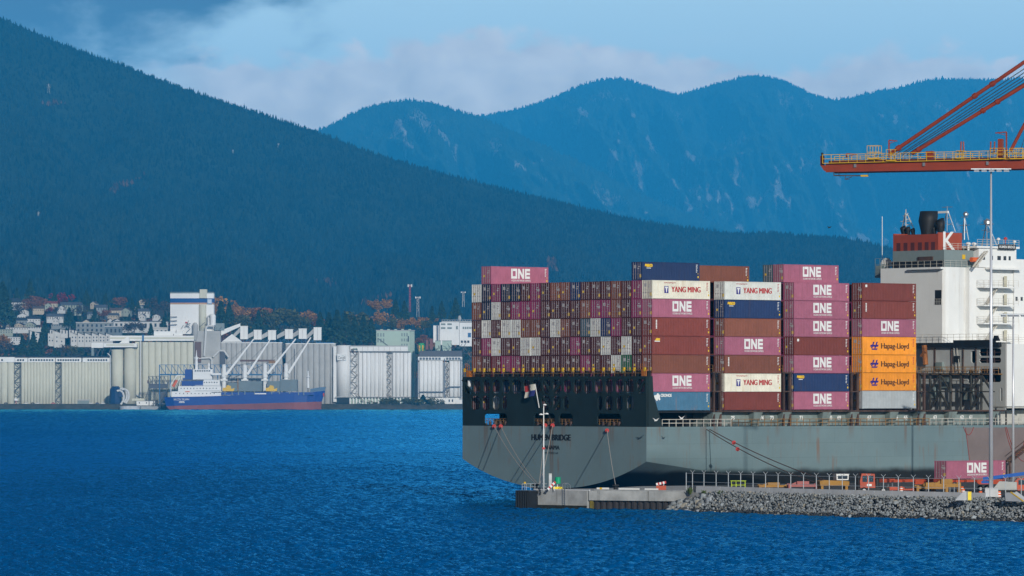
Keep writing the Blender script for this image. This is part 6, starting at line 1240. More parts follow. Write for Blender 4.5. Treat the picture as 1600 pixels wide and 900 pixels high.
for k, (p0, p1) in enumerate(((680, 688.5), (691, 705.5))):
    b = Bd('dust_filter', ('narrow' if k == 0 else 'wide')+' mint green filter housing on stilts above the white silos', 'filter housing', p0, 6084); b.box('housing', p0, p1, 533, 544.5, MINT, 0, 8); b.box('housing_top', p0-0.3, p1+0.3, 532, 532.9, GREENG, -0.3, 8.3); mb = MB(); mb.prism_y([(b.x(p0), b.z(544.6)), (b.x(p1), b.z(544.6)), (b.x(p1-2.5), b.z(552)), (b.x(p0+2.5), b.z(552))], 1, 7); mb.build('hopper', MINT, b.t); b.box('leg', p0+2, p0+3, 552, 560, GREENG, 2, 3); b.box('leg', p1-3, p1-2, 552, 560, GREENG, 2, 3)
b = Bd('process_building', 'white building with two rows of windows left of the container stack', 'building', 677, 6110)
b.box('wall', 687, 717.5, 503.5, 539, SILOW, 0, 20); b.box('left_wing', 677, 686.9, 508.5, 535, SILOW, 3, 18); b.box('right_wing', 718, 742, 504, 541, SILOW, 2, 20); b.box('roof', 690, 740, 501.5, 503.4, SILOG, 1, 19); b.box('divider', 682, 685, 507.8, 535, mat('pipe_slate', (0.14, 0.17, 0.22), 0.6), 2.2, 2.9)
for p in (689, 699): b.wins([p], 505.2, 508, 7, m=GREENG); b.wins([p], 511.2, 514, 7, m=GREENG)
b.wins([712.5], 509.5, 514.5, 3, m=GREENG); b.wins([723+3.4*k for k in range(5)], 510.5, 514, 2.4, m=GREENG, y=1.6); b.wins([720, 725, 730], 532, 535.5, 3.4, m=WIN, y=1.6)
mb = MB(); [mb.bar((b.x(691+k*4), 3, b.z(502)), (b.x(691+k*4), 3, b.z(499.5)), 0.25) for k in range(12)]; mb.bar((b.x(690), 3, b.z(499.6)), (b.x(740), 3, b.z(499.6)), 0.2); mb.lathe((b.x(718), 5, 0), [(1.5, b.z(501)), (2.2, b.z(497)), (1, b.z(493))], 8); mb.build('roof_pipework', SILOG, b.t)
b.box('logo', 731, 736, 520, 527, BLUES, 1.6, 1.95)
b = Bd('site_office', 'low white site office at the shore beside the big ship stern', 'shed', 680, 6030); b.box('wall', 681, 711, 622, 631.5, GAL, 0, 8); b.box('annex', 711.1, 722, 624.5, 631, GAL, 0.5, 8); b.box('roof', 680.5, 711.5, 621.3, 621.9, SILOG, -0.4, 8.4); b.wins((701, 706), 624, 628, 2, y=-0.25); b.wins((684, 688), 624, 626, 1.5, y=-0.25)
# --- blue truss galleries and loaders near the blue ship
def truss(b, px0, px1, py0, py1, n, m, nm, y=0.0, r=0.35):
    mb = MB(); x0, x1, z0, z1 = b.x(px0), b.x(px1), b.z(py1), b.z(py0)
    for yy in (y, y+5):
        mb.bar((x0, yy, z0), (x1, yy, z0), r); mb.bar((x0, yy, z1), (x1, yy, z1), r)
        for k in range(n): a, c = x0+(x1-x0)*k/n, x0+(x1-x0)*(k+1)/n; mb.bar((a, yy, z1), (c, yy, z0), r*0.8); mb.bar((c, yy, z0), (c, yy, z1), r*0.8)
        mb.bar((x0, yy, z0), (x0, yy, z1), r)
    return mb.build(nm, m, b.t)
b = Bd('loading_gallery', 'long blue truss loading gallery behind the blue cargo ship', 'gallery', 249, 6012); truss(b, 249, 440, 570, 584.5, 20, BLUES, 'truss'); b.box('deck', 249, 440, 584.6, 586.5, BLUES, 0, 5)
for p in (249, 266, 300, 340, 380, 420, 438): MB().box(b.x(p)-0.6, b.x(p)+0.6, 1, 2.5, 3, b.z(586.6)).build('leg', BLUES, b.t)
b.box('brown_boom', 375, 428, 562, 565, mat('rust_cladding', (0.16, 0.1, 0.08), 0.8), -2, 1); b.box('orange_trolley', 420, 430, 563.5, 567.5, RAILO, -3, 2); mb = MB(); mb.bar((b.x(352), -1, b.z(596)), (b.x(430), -1, b.z(562)), 0.5); mb.bar((b.x(352), -1, b.z(575)), (b.x(400), -1, b.z(566)), 0.5); mb.build('boom', STAIR, b.t)
b = Bd('ship_loader', 'dark steel ship loader frame standing left of the blue stern', 'loader', 232, 6008)
truss(b, 232, 262, 588, 600, 5, STAIR, 'truss'); b.box('deck', 232, 262, 600.1, 607, STAIR, 0, 5); mb = MB(); [mb.bar((b.x(p), 1, 3), (b.x(p), 1, b.z(607)), 0.5) for p in (233, 240, 250, 260)]; mb.bar((b.x(228), 1, b.z(622)), (b.x(233), 1, b.z(602)), 0.3); mb.bar((b.x(240), 1, 4), (b.x(250), 1, b.z(607)), 0.3); mb.build('leg', STAIR, b.t); b.box('engine_house', 251, 261, 612, 632, STAIR, 2, 8)
b.box('blue_leg', 248.6, 250, 570, 632, BLUES, -1, -0.2); b.box('red_patch', 230, 232.5, 594, 599, mat('rust_cladding', (0.16, 0.1, 0.08), 0.8), 0, 1)
b = Bd('dust_collector', 'navy blue dust collector with curved white pipes by the shore', 'machine', 170, 6016)
MB().lathe((b.x(180), 6, 0), [(m_(9, b.Y), 4), (m_(10, b.Y), b.z(625)), (m_(9, b.Y), b.z(608)), (m_(5, b.Y), b.z(603.5))], 8).build('collector_body', NAVY, b.t); b.box('side_cabinet', 185, 193, 606, 620, NAVY, -2, 2)
for k, (p, y) in enumerate(((183, 610), (188, 607), (191, 608))): mb = MB(); mb.line([(b.x(p), -3-k, b.z(y+0.8)), (b.x(p+5), -3-k, b.z(y)), (b.x(p+9), -3-k, b.z(y+3)), (b.x(p+11), -3-k, b.z(y+9)), (b.x(p+10), -3-k, b.z(y+16)), (b.x(p+6), -3-k, b.z(y+22))], 1.25, 8); mb.build('curved_pipe', PIPE, b.t)
b = Bd('round_dolphin', 'round pale concrete mooring platform at the shore below the pipes', 'platform', 186, 5992); MB().lathe((b.x(202), 10, 0), [(m_(16.2, b.Y), -2), (m_(16.2, b.Y), b.z(634.5))], 24).build('platform_body', PALE, b.t); b.box('mooring_step', 219, 250, 634.5, 642, CONC, 6, 18)
b = Bd('shed', 'low white flat roofed shed between the pipes and the loader', 'shed', 213, 6010); b.box('wall', 213.5, 242, 627, 633.5, GAL, 0, 8); b.box('roof', 213, 242.5, 626.2, 626.9, SILOG, -0.4, 8.3); b.wins((217, 228), 628.5, 630.5, 1.6, y=-0.28); b.box('lower_store', 205, 226, 622.6, 626.1, SILO, 9, 16)
b = Bd('canteen', 'low grey shed with pale roof in front of the silos', 'shed', 120, 6030); b.box('wall', 121, 139, 626, 631, GREENG, 0, 6); b.box('roof', 120.5, 139.5, 624.3, 625.9, SILOG, -0.5, 6.5)
for k, (px, c, l) in enumerate(((9, BLACK, 'dark car parked at far left before the silos'), (41, LETTER, 'white car left of the dark one at the silo foot'), (51, BLACK, 'dark car between two white ones at the silo foot'), (59, LETTER, 'white car right of the dark one at the silo foot'), (83, REDF, 'red car beside the second stair tower'), (152, NAVY, 'dark blue car before the silos right of the shed'), (161, LETTER, 'white van nearest the navy dust collector'), (142, LETTER, 'small white van right of the low grey shed'), (560, GREENG, 'grey green truck below the zigzag stairs'))):
    b = Bd('parked_car', l, 'car', px-3, 6020, 'cars parked along the far shore'); z0 = 6.6; mb = MB().prism_y([(0, z0+0.4), (4.6, z0+0.4), (4.6, z0+1.0), (3.7, z0+1.1), (3.0, z0+1.75), (1.2, z0+1.75), (0.4, z0+1.05), (0, z0+1.0)], 0, 1.8); mb.build('body', c, b.t); MB().box(1.0, 3.2, -0.03, -0.005, z0+1.15, z0+1.6).build('window', WIN, b.t); [MB().lathe((x, 0.2, z0), [(0.34, 0), (0.34, 0.34), (0.2, 0.66)], 8).build('wheel', TYRE, b.t) for x in (0.9, 3.7)]
b = Bd('notice_board', 'small white board on a post by the shore at left', 'sign', 23, 6014); b.box('board', 22.5, 27.5, 622.5, 626, LETTER, 0, 0.3); MB().box(b.x(25)-0.3, b.x(25)+0.3, 0.31, 0.6, 5, b.z(622.6)).build('post', REDF, b.t)
# ------------------------------------------------------------------ blue bulk carrier at the far shore
FY = 5945.0
b = Bd('cargo_ship', 'blue bulk cargo ship with white cranes moored at the far silos', 'ship', 250, FY); ft = b.t
FBL = mat('freighter_blue', (0.012, 0.05, 0.26), 0.5, var=0.08, scale=0.05); FRD = mat('freighter_red_bottom', (0.24, 0.075, 0.075), 0.7, var=0.15, scale=0.05, streak=(0.12, 0.05, 0.05), streak_amt=0.5); FW2 = mat('freighter_white', (0.78, 0.79, 0.78), 0.5, var=0.03)
BM = 32.0
def hullpart(nm, top, bot, m):
    """top, bot: lists of (px, py); half breadth narrows at bow and stern"""
    def w(px): 
        t = (px-250)/258.0; return BM/2*min(1.0, 0.62+t*4.0 if t < 0.1 else 1.0)*min(1.0, max(0.03, (1.0-t)*7.0)**0.6)
    mb = MB(); vs = []; n = len(top)
    for (pa, ya), (pb, yb) in zip(top, bot):
        x0, x1 = b.x(pa), b.x(pb); wa, wb = w(pa), w(pb)*0.97
        vs += [(x1, BM/2-wb, b.z(yb)), (x0, BM/2-wa, b.z(ya)), (x0, BM/2+wa, b.z(ya)), (x1, BM/2+wb, b.z(yb))]
    fs = []
    for i in range(n-1):
        for k in range(4): fs.append((i*4+k, (i+1)*4+k, (i+1)*4+(k+1) % 4, i*4+(k+1) % 4))
    fs += [(0, 1, 2, 3), ((n-1)*4+3, (n-1)*4+2, (n-1)*4+1, (n-1)*4)]
    mb.add(vs, fs); return mb.build(nm, m, ft)
pxs = [256, 262, 272, 290, 320, 345, 380, 420, 460, 480, 492, 500, 504]
sheer = lambda p: np.interp(p, [256, 262, 320, 345, 360, 470, 504], [620.5, 620.5, 619.3, 618.5, 617.2, 615.0, 610.5])
line_ = lambda p: np.interp(p, [262, 330, 504], [634.5, 632.5, 627.5])
hullpart('hull', [(p+np.interp(p, [490, 504], [0, 3.5]), float(sheer(p))) for p in pxs], [(np.interp(p, [256, 262, 272, 490, 504], [259, 264, 272, 489.5, 501.8]), float(line_(p))) for p in pxs], FBL)
hullpart('hull_bottom', [(np.interp(p, [256, 262, 272, 490, 504], [259, 264, 272, 489.5, 501.8]), float(line_(p))+0.02) for p in pxs], [(np.interp(p, [256, 262, 272, 490, 504], [268, 270.5, 275, 489, 501.0]), 643.5) for p in pxs], FRD)
mb = MB(); mb.prism_y([(b.x(484), b.z(612.8)), (b.x(506.5), b.z(610.6)), (b.x(508.6), b.z(604.3)), (b.x(498), b.z(605.2)), (b.x(484), b.z(607.8))], BM/2-2.5, BM/2+2.5); mb.build('bow_bulwark', mat('freighter_slate', (0.10, 0.17, 0.26), 0.6), ft)
mb = MB(); mb.box(b.x(346), b.x(490), 1, BM-1, b.z(617), b.z(612.8)); mb.build('side_coaming', FBL, ft); b.box('deck_stripe', 398, 416, 614.3, 616, LETTER, 0.4, 0.9)
mb = MB(); [mb.box(b.x(p), b.x(p+1.2), 0.3, 0.9, b.z(617.5), b.z(611.5)) for p in (351, 362, 372, 382, 397, 424, 436, 452, 466, 474)]; mb.build('deck_post', GREENG, ft)
for a, c in ((356, 371), (372.5, 409), (418.5, 437), (437.5, 464)): b.box('hatch_cover', a, c, 598 if a < 360 else 595.5 if a < 430 else 593, 611.5, mat('hatch_slate', (0.17, 0.21, 0.22), 0.7, var=0.1, scale=0.05), 3, BM-3)
b.box('hatch_post', 370.8, 372.3, 592, 611, mat('ochre_post', (0.3, 0.17, 0.07), 0.7), 2.2, 2.9)
# superstructure, from the stern castle to the bridge
for nm, a, c, d, e in (('house_wall', 268, 346, 611.5, 620), ('house_wall', 278, 345, 603.5, 611.4), ('house_wall', 303, 343, 593.8, 603.4), ('house_wall', 301, 331, 584.5, 593.7), ('bridge', 301, 332, 577, 584.4), ('bridge_wing', 330, 345, 583, 586)): b.box(nm, a, c, d, e, FW2, 4 if nm != 'bridge_wing' else 0, BM-4)
b.box('funnel', 288, 302, 577, 592, FBL, 9, BM-9); b.box('funnel_base', 285, 307, 590.5, 595, FBL, 8, BM-8); b.box('funnel_housing', 283.5, 317, 595.2, 602.8, FBL, 3.4, BM-6); b.box('dark_band', 286, 318, 593, 594.9, STAIR, 3.2, 7)
b.wins([304+3.6*k for k in range(7)], 578.5, 580.4, 2.4, y=3.6); b.wins([306+4*k for k in range(9)], 596.5, 598.3, 1.4, y=3.6); b.wins([282+5*k for k in range(12)], 606, 607.6, 1.2, y=3.6); b.wins([274+6*k for k in range(11)], 614, 615.6, 1.1, y=3.6); b.box('orange_marking', 289, 296, 611.2, 612.4, ORANGE, 3.4, 3.9)
for y in (593.7, 603.4, 611.4): mb = MB(); railing(mb, (b.x(305), 3.4, b.z(y)), (b.x(345), 3.4, b.z(y)), 1.2, 2.5, 2, 0.12); mb.build('deck_railing', FW2, ft)
mb = MB(); [mb.bar((b.x(p), 4.5, b.z(620)), (b.x(p), 4.5, b.z(611.5)), 0.22) for p in (336, 341, 346, 351)]; mb.box(b.x(330), b.x(355), 4, 12, b.z(613.6), b.z(612.6)); mb.build('deck_shelter', FW2, ft)
mb = MB(); mb.lathe((b.x(305.5), BM/2, 0), [(1.9, b.z(577)), (1.6, b.z(562)), (1.9, b.z(560)), (0.7, b.z(555)), (0.3, b.z(547))], 8); mb.bar((b.x(301.5), BM/2, b.z(559)), (b.x(309.5), BM/2, b.z(559)), 0.5); mb.build('main_mast', FW2, ft); MB().lathe((b.x(325), BM/2, 0), [(1.4, b.z(577)), (0.9, b.z(573)), (1.6, b.z(571)), (0.5, b.z(566.5))], 8).build('radar_mast', FW2, ft)
mb = MB(); mb.bar((b.x(266.5), 6, b.z(619)), (b.x(266.5), 6, b.z(600)), 0.5); mb.bar((b.x(266.5), 6, b.z(601)), (b.x(276), 6, b.z(586.5)), 0.6); mb.bar((b.x(271), 6, b.z(606)), (b.x(281), 6, b.z(590)), 0.5); mb.bar((b.x(276), 6, b.z(586.5)), (b.x(285), 6, b.z(586)), 0.5); mb.bar((b.x(284), 6, b.z(587)), (b.x(280), 6, b.z(603)), 0.5); mb.build('lifeboat_ramp', FW2, ft)
MB().bar((b.x(270), 5, b.z(604)), (b.x(276), 5, b.z(594)), 1.9, 8, 1.5).build('lifeboat', ORANGE, ft)
for k, (p, ptop, pbot, hx_, hy_, tx, ty) in enumerate(((349, 569, 611, 352, 586, 395.5, 529.5), (381.5, 569, 594.5, 385.5, 585, 421.5, 530), (413, 567.5, 609.5, 417, 584, 461.5, 529), (446, 567.5, 593, 450, 583, 485, 527))):
    mb = MB().lathe((b.x(p), BM/2, 0), [(2.5, b.z(612)), (2.4, b.z(590)), (3.1, b.z(589)), (3.1, b.z(582)), (2.6, b.z(581)), (2.5, b.z(ptop+1)), (1.4, b.z(ptop))], 10); cr = mb.build('crane_post', FW2, ft)
    mb = MB(); h, t_ = Vector((b.x(hx_), BM/2-2, b.z(hy_))), Vector((b.x(tx), BM/2-2, b.z(ty))); mb.bar(h, t_, 1.9, 4, 0.9); mb.build('crane_jib', FW2, cr); mb = MB(); [mb.bar((b.x(p+1), BM/2-2, b.z(ptop+q)), t_-Vector((0, 0, q*0.2)), 0.14, 4) for q in (1, 3)]; mb.build('crane_cable', STAIR, cr)
    MB().box(b.x(p)-4, b.x(p)+4, BM/2-4, BM/2+4, b.z(594.8), b.z(592.6)).build('crane_platform', FW2, cr)
for px in (357, 424):
    mb = MB(); x = b.x(px); z0 = b.z(611.2); mb.prism_y([(x-6.5, z0), (x+6, z0), (x+7, z0+3.5), (x+3, z0+2.6), (x+2.5, z0+6), (x-1.5, z0+7.2), (x-3, z0+4.4), (x-6.8, z0+3.6)], 0.8, 3.0)
    o = mb.build('cargo_grab', YELLOW, None); o.location = ft.location; tag(o, 'yellow cargo grab on the blue ship deck, '+('near the white house' if px == 357 else 'between the third and fourth cranes'), 'cargo grab', 'yellow cargo grabs')
MB().lathe((b.x(480.5), BM/2, 0), [(1.6, b.z(606)), (1.3, b.z(590)), (2.4, b.z(589)), (0.9, b.z(587)), (0.6, b.z(579.5))], 8).build('foremast', FW2, ft)
mb = MB(); put_text(mb, 'FALCON TRIUMPH', 3.2, (b.x(283.5), 0, b.z(624.3)), (1, 0, 0), (0, 0, 1), (0, -1, 0), thick=0.1, bold=0.0, width=m_(24, FY)); mb.build('name_lettering', LETTER, ft).location.y = -0.12
mb = MB(); mb.box(b.x(280), b.x(288), -0.1, 0.1, b.z(627.7), b.z(626.7)); mb.box(b.x(279.5), b.x(288.5), -0.1, 0.1, b.z(629.4), b.z(628.5)); mb.build('port_lettering', LETTER, ft).location.y = -0.1
MB().lathe((b.x(505), 12, 0), [(0.8, b.z(619.5)), (1.2, b.z(616)), (0.5, b.z(614))], 6).build('anchor', REDF, ft)
for y0, y1 in ((622, 630.5), (622.8, 632)): p0 = Vector((xx(268, FY), FY+4, zy(y0, FY))); p1 = Vector((xx(238, FY+60), FY+60, zy(y1, FY+60))); o = thing('mooring_rope', 'pale rope from the blue ship stern to the shore, '+('upper' if y0 == 622 else 'lower'), 'rope', p0, 0, 'ropes of the blue ship'); MB().bar((0, 0, 0), p1-p0, 0.35, 5).build('rope_line', ROPE, o)
# ------------------------------------------------------------------ trees
def leaf_cloud(n, fn, size, seed):
    """n small leaf clumps (two crossed faces each) at points given by fn"""
    r = np.random.default_rng(seed); P_, S_ = fn(r, n); n = len(P_); vs = []; tr = []
    for k in range(2):
        a = r.normal(size=(n, 3)); a /= np.linalg.norm(a, axis=1)[:, None]; c = r.normal(size=(n, 3)); bb = np.cross(a, c); bb /= np.linalg.norm(bb, axis=1)[:, None]
        s = size*r.uniform(0.6, 1.4, (n, 1)); vs.append(np.stack([P_-a*s-bb*s*0.6, P_+a*s-bb*s*0.5, P_+a*s*0.6+bb*s*0.8, P_-a*s*0.7+bb*s*0.7], 1))
    V = np.concatenate(vs, 0); sh = np.tile(np.clip(S_+r.normal(0, 0.15, n), 0, 1), 2)
    return V.reshape(-1, 3), np.arange(len(V)*4).reshape(-1, 4), np.repeat(sh, 4)
def conifer_fn(r, n):
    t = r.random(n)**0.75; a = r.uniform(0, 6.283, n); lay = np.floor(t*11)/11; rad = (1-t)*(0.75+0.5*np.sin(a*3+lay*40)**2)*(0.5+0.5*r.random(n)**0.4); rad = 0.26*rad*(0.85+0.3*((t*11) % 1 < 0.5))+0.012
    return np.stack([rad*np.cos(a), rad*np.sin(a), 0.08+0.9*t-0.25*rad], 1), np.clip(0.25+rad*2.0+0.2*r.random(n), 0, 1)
def broad_fn(seed):
    q = np.random.default_rng(seed); k = 13; cc = np.stack([q.normal(0, 0.2, k), q.normal(0, 0.2, k), q.uniform(0.35, 0.82, k)], 1); cr = q.uniform(0.12, 0.24, k); cs = q.random(k)
    def fn(r, n):
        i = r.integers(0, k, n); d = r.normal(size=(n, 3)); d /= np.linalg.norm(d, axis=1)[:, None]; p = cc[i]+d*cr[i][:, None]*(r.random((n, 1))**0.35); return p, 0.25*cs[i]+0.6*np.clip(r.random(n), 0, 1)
    return fn
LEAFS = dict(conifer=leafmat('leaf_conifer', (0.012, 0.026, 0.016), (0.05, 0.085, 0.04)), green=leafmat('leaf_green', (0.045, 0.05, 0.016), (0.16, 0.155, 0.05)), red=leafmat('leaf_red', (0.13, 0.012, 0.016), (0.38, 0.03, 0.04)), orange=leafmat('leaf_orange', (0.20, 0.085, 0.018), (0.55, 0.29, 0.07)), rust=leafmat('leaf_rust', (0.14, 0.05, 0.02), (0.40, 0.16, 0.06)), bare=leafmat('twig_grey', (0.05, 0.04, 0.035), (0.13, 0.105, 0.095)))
BARK = mat('bark', (0.07, 0.05, 0.04), 0.9)
CROWN = {}
def crown(kind, v):
    if (kind, v) not in CROWN:
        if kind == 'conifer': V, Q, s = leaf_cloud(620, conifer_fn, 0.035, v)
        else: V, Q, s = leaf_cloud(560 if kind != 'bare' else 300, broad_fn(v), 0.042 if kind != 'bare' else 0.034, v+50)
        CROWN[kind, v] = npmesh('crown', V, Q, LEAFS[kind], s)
    return CROWN[kind, v]
def trunk_mesh(kind):
    if ('t', kind) not in CROWN:
        mb = MB(); mb.bar((0, 0, -0.05), (0, 0, 0.45), 0.025, 6, 0.016)
        if kind == 'c': mb.bar((0, 0, 0.45), (0, 0, 0.92), 0.016, 5, 0.004)
        else:
            for k in range(6): a = k*1.05; mb.bar((0, 0, 0.28+0.03*k), (0.2*math.cos(a), 0.2*math.sin(a), 0.62+0.03*k), 0.012, 4, 0.004)
        CROWN['t', kind] = mb.mesh('trunk', BARK)
    return CROWN['t', kind]
rt = random.Random(21); trees = {}
def tree(kind, px, pbase, ptop, Y, label, wide=1.0, group=None):
    z0 = zy(pbase, Y); h = m_(pbase-ptop, Y)
    if pbase > 600: z0 -= 0.4*h; h *= 1.4
    p = Vector((xx(px, Y), Y, z0)); v = rt.randrange(5)
    name = {'conifer': 'conifer_tree'}.get(kind, 'broadleaf_tree'); t = thing(name, label, 'tree', p, rt.uniform(0, 6.28), group or 'trees on the far shore')
    for nm, me in (('trunk', trunk_mesh('c' if kind == 'conifer' else 'b')), ('crown', crown(kind, v))): o = link(nm, me, t); o.scale = (h*wide, h*wide, h)
    return t
T = [('conifer', 8, 510, 448, 'dark conifer at the far left edge above the houses'), ('conifer', 4, 500, 440, 'tall conifer behind the leftmost houses'), ('conifer', 47, 475, 436, 'broad dark conifer behind the white gabled house'), ('conifer', 26, 478, 450, 'small conifer left of the broad dark one'), ('conifer', 85, 480, 455, 'dark conifer left of the crimson maple'), ('conifer', 135, 478, 452, 'dark conifer standing right of the crimson maple'), ('conifer', 165, 480, 457, 'dark conifer above the grey roofed house'), ('conifer', 206, 490, 465, 'conifer just right of the red orange maple'), ('conifer', 216, 492, 470, 'smaller conifer second right of the red orange maple'), ('conifer', 228, 490, 470, 'lone conifer midway between maple and white tower'), ('conifer', 148, 505, 480, 'slim conifer rising left of the long flats'), ('conifer', 70, 542, 502, 'slender tall conifer before the white townhouses'), ('conifer', 104, 540, 512, 'conifer in front of the townhouse row'), ('conifer', 35, 556, 524, 'pointed conifer behind the silo gallery at left'), ('conifer', 52, 557, 518, 'wide conifer behind the silo gallery'), ('conifer', 62, 557, 528, 'low spreading conifer right of the wide one'), ('conifer', 20, 505, 484, 'conifer below the leftmost houses'), ('conifer', 108, 512, 480, 'bushy conifer left of the flats'), ('conifer', 202, 505, 490, 'short conifer above the flats roof'), ('conifer', 256, 520, 495, 'conifer beside the white elevator tower'), ('conifer', 236, 530, 505, 'conifer in front of the long flats'),
     ('red', 97, 478, 457, 'crimson round maple on the slope'), ('rust', 58, 486, 461, 'dull red wide maple left of the crimson one'), ('rust', 44, 488, 466, 'brownish red bush beside the dull red maple'), ('red', 79, 490, 480, 'small red shrub below the crimson maple'), ('rust', 190, 484, 464, 'red orange maple in the middle of the slope'), ('rust', 162, 498, 483, 'rusty round tree above the flats'), ('orange', 5, 545, 522, 'orange brown tree at the far left above the silos'), ('bare', 14, 552, 530, 'bare twiggy tree right of the orange brown one'), ('bare', 88, 490, 478, 'bare grey tree right of the red shrub'), ('bare', 122, 498, 475, 'bare grey tree above the left end of the flats'), ('bare', 210, 523, 500, 'bare brown tree before the middle of the flats'), ('bare', 200, 524, 503, 'bare reddish tree left of its brown twin'), ('bare', 222, 523, 505, 'small bare tree right of its brown twin'), ('bare', 243, 492, 463, 'large bare tree left of the white tower'), ('bare', 256, 495, 470, 'bare tree touching the white tower'), ('bare', 96, 556, 538, 'bare hedge tree behind the silo gallery'), ('green', 112, 556, 540, 'green bush tree behind the silo gallery'), ('green', 178, 478, 466, 'low green tree left of the red orange maple'), ('bare', 30, 492, 470, 'bare tree between the leftmost houses')]
T += [('conifer', 345, 520, 470, 'dark tall conifer right of the white tower'), ('orange', 341, 505, 464, 'orange tree touching the white tower on its right'), ('conifer', 358, 520, 473, 'second dark conifer right of the white tower'), ('orange', 372, 512, 478, 'orange topped tree behind the first conveyor house'), ('orange', 392, 512, 479, 'bright orange round tree above the conveyor houses'), ('green', 380, 520, 490, 'green rounded tree beside the bright orange one'), ('rust', 410, 514, 480, 'rust coloured tree above the second conveyor house'), ('conifer', 404, 520, 484, 'dark conifer between two orange trees'), ('green', 424, 518, 482, 'brownish green tree above the third conveyor house'), ('bare', 437, 516, 481, 'grey brown tree behind the fourth conveyor house'), ('green', 452, 518, 479, 'large olive green tree above the conveyor houses'), ('orange', 482, 514, 484, 'pale orange tree above the fifth conveyor house'), ('green', 470, 520, 492, 'green tree left of the pale orange one'), ('conifer', 500, 530, 487, 'dark conifer above the last conveyor house'), ('rust', 496, 520, 494, 'rusty bush beside the dark conifer above the last house'), ('conifer', 514, 535, 488, 'tall dark conifer group left end behind the white terminal'), ('conifer', 527, 538, 484, 'tallest dark conifer behind the round white silo'), ('conifer', 540, 538, 490, 'dark conifer right of the tallest one'), ('conifer', 554, 538, 494, 'dark conifer above the white gallery left end'), ('conifer', 568, 538, 492, 'dark conifer above the white gallery middle'), ('conifer', 580, 538, 497, 'dark conifer left of the mint green building'), ('green', 560, 530, 484, 'olive tree top behind the dark conifer row'), ('orange', 568, 510, 491, 'small orange tree top behind the dark conifers'), ('rust', 523, 537, 522, 'rusty bush low behind the round white silo'),
      ('orange', 597, 516, 488, 'tall orange tree behind the left of the mint building'), ('orange', 590, 490, 468, 'thin orange tree high on the slope'), ('orange', 605, 485, 466, 'small orange tree top left of the red mast'), ('conifer', 618, 500, 468, 'dark conifer left of the red mast'), ('conifer', 632, 505, 470, 'dark conifer under the red mast'), ('green', 612, 518, 495, 'olive tree right of the tall orange one'), ('orange', 626, 518, 498, 'orange tree above the mint roof'), ('orange', 645, 512, 496, 'orange round tree above the mint roof right end'), ('orange', 658, 518, 494, 'wide orange tree left of the white process building'), ('green', 664, 520, 500, 'olive tree beside the wide orange one'), ('conifer', 675, 505, 478, 'dark conifer behind the process building'), ('orange', 682, 505, 497, 'orange tree just above the process building wing'), ('rust', 662, 536, 522, 'rusty tree behind the green tank'), ('rust', 655, 540, 528, 'rusty bush left of the brick stacks'), ('conifer', 690, 500, 470, 'dark conifer above the process building roof'), ('conifer', 712, 500, 465, 'dark conifer left of the container stack')]
T += [('green', 604, 634, 622, 'broad dark bush at the shore under the white silos'), ('green', 615, 634, 623, 'dark bush right of the broad one at the shore'), ('green', 648, 634, 621, 'olive bush at the shore below the mint pipe'), ('green', 638, 634, 623, 'low bush left of the olive one at the shore'), ('conifer', 661, 633, 617, 'pointed olive shrub left of the site office'), ('green', 676, 634, 622, 'round dark bush touching the site office'), ('green', 596, 634, 624, 'small bush left of the broad dark one at shore')]
for kind, px, pb, pt, lab in T:
    if pb > 600: Y = 6022
    elif px < 330: Y = float(np.interp(pb, [470, 495, 520, 545, 560], [7350, 7050, 6750, 6450, 6300]))
    else: Y = float(np.interp(pb, [480, 500, 520, 540], [7300, 7000, 6600, 6350]))
    tree(kind, px, pb, pt, Y, lab, {'conifer': 1.05, 'red': 1.5, 'rust': 1.35, 'bare': 1.2}.get(kind, 1.25) if pb < 600 else 1.9)
# more wood between the named trees
def wood():
    VV = []; QQ = []; SS = []; MM = []; n0 = 0; r = np.random.default_rng(12); kinds = ['conifer', 'green', 'orange', 'rust', 'bare']
    src = {k: [leaf_cloud(150, conifer_fn if k == 'conifer' else broad_fn(v), 0.065, v+7) for v in range(3)] for k in kinds}
    def add(px, Y, h, kind, w):
        nonlocal n0
        V, Q, s = src[kind][r.integers(3)]; z = gz(px, Y)-1.0; a = r.uniform(0, 6.28); c, d = math.cos(a), math.sin(a); M = np.array([[c*w, d*w, 0], [-d*w, c*w, 0], [0, 0, 1]])*h
        VV.append(V @ M+np.array([xx(px, Y), Y, z])); QQ.append(Q+n0); SS.append(s); MM.append(np.full(len(Q), kinds.index(kind))); n0 += len(V)
    for i in range(1500):
        px = r.uniform(-40, 760); Y = r.uniform(6750, 7420) if px > 320 else r.uniform(6450, 7440)
        kind = r.choice(kinds, p=(0.36, 0.28, 0.13, 0.09, 0.14)); add(px, Y, r.uniform(13, 24) if kind == 'conifer' else r.uniform(9, 15), kind, 1.0 if kind == 'conifer' else 1.3)
    o = link('woodland', npmesh('woodland', np.concatenate(VV), np.concatenate(QQ), [LEAFS[k] for k in kinds], np.concatenate(SS), matidx=np.concatenate(MM))); tag(o, 'mixed autumn wood filling the slope between shore buildings and mountain', 'wood', kind='stuff')
wood()
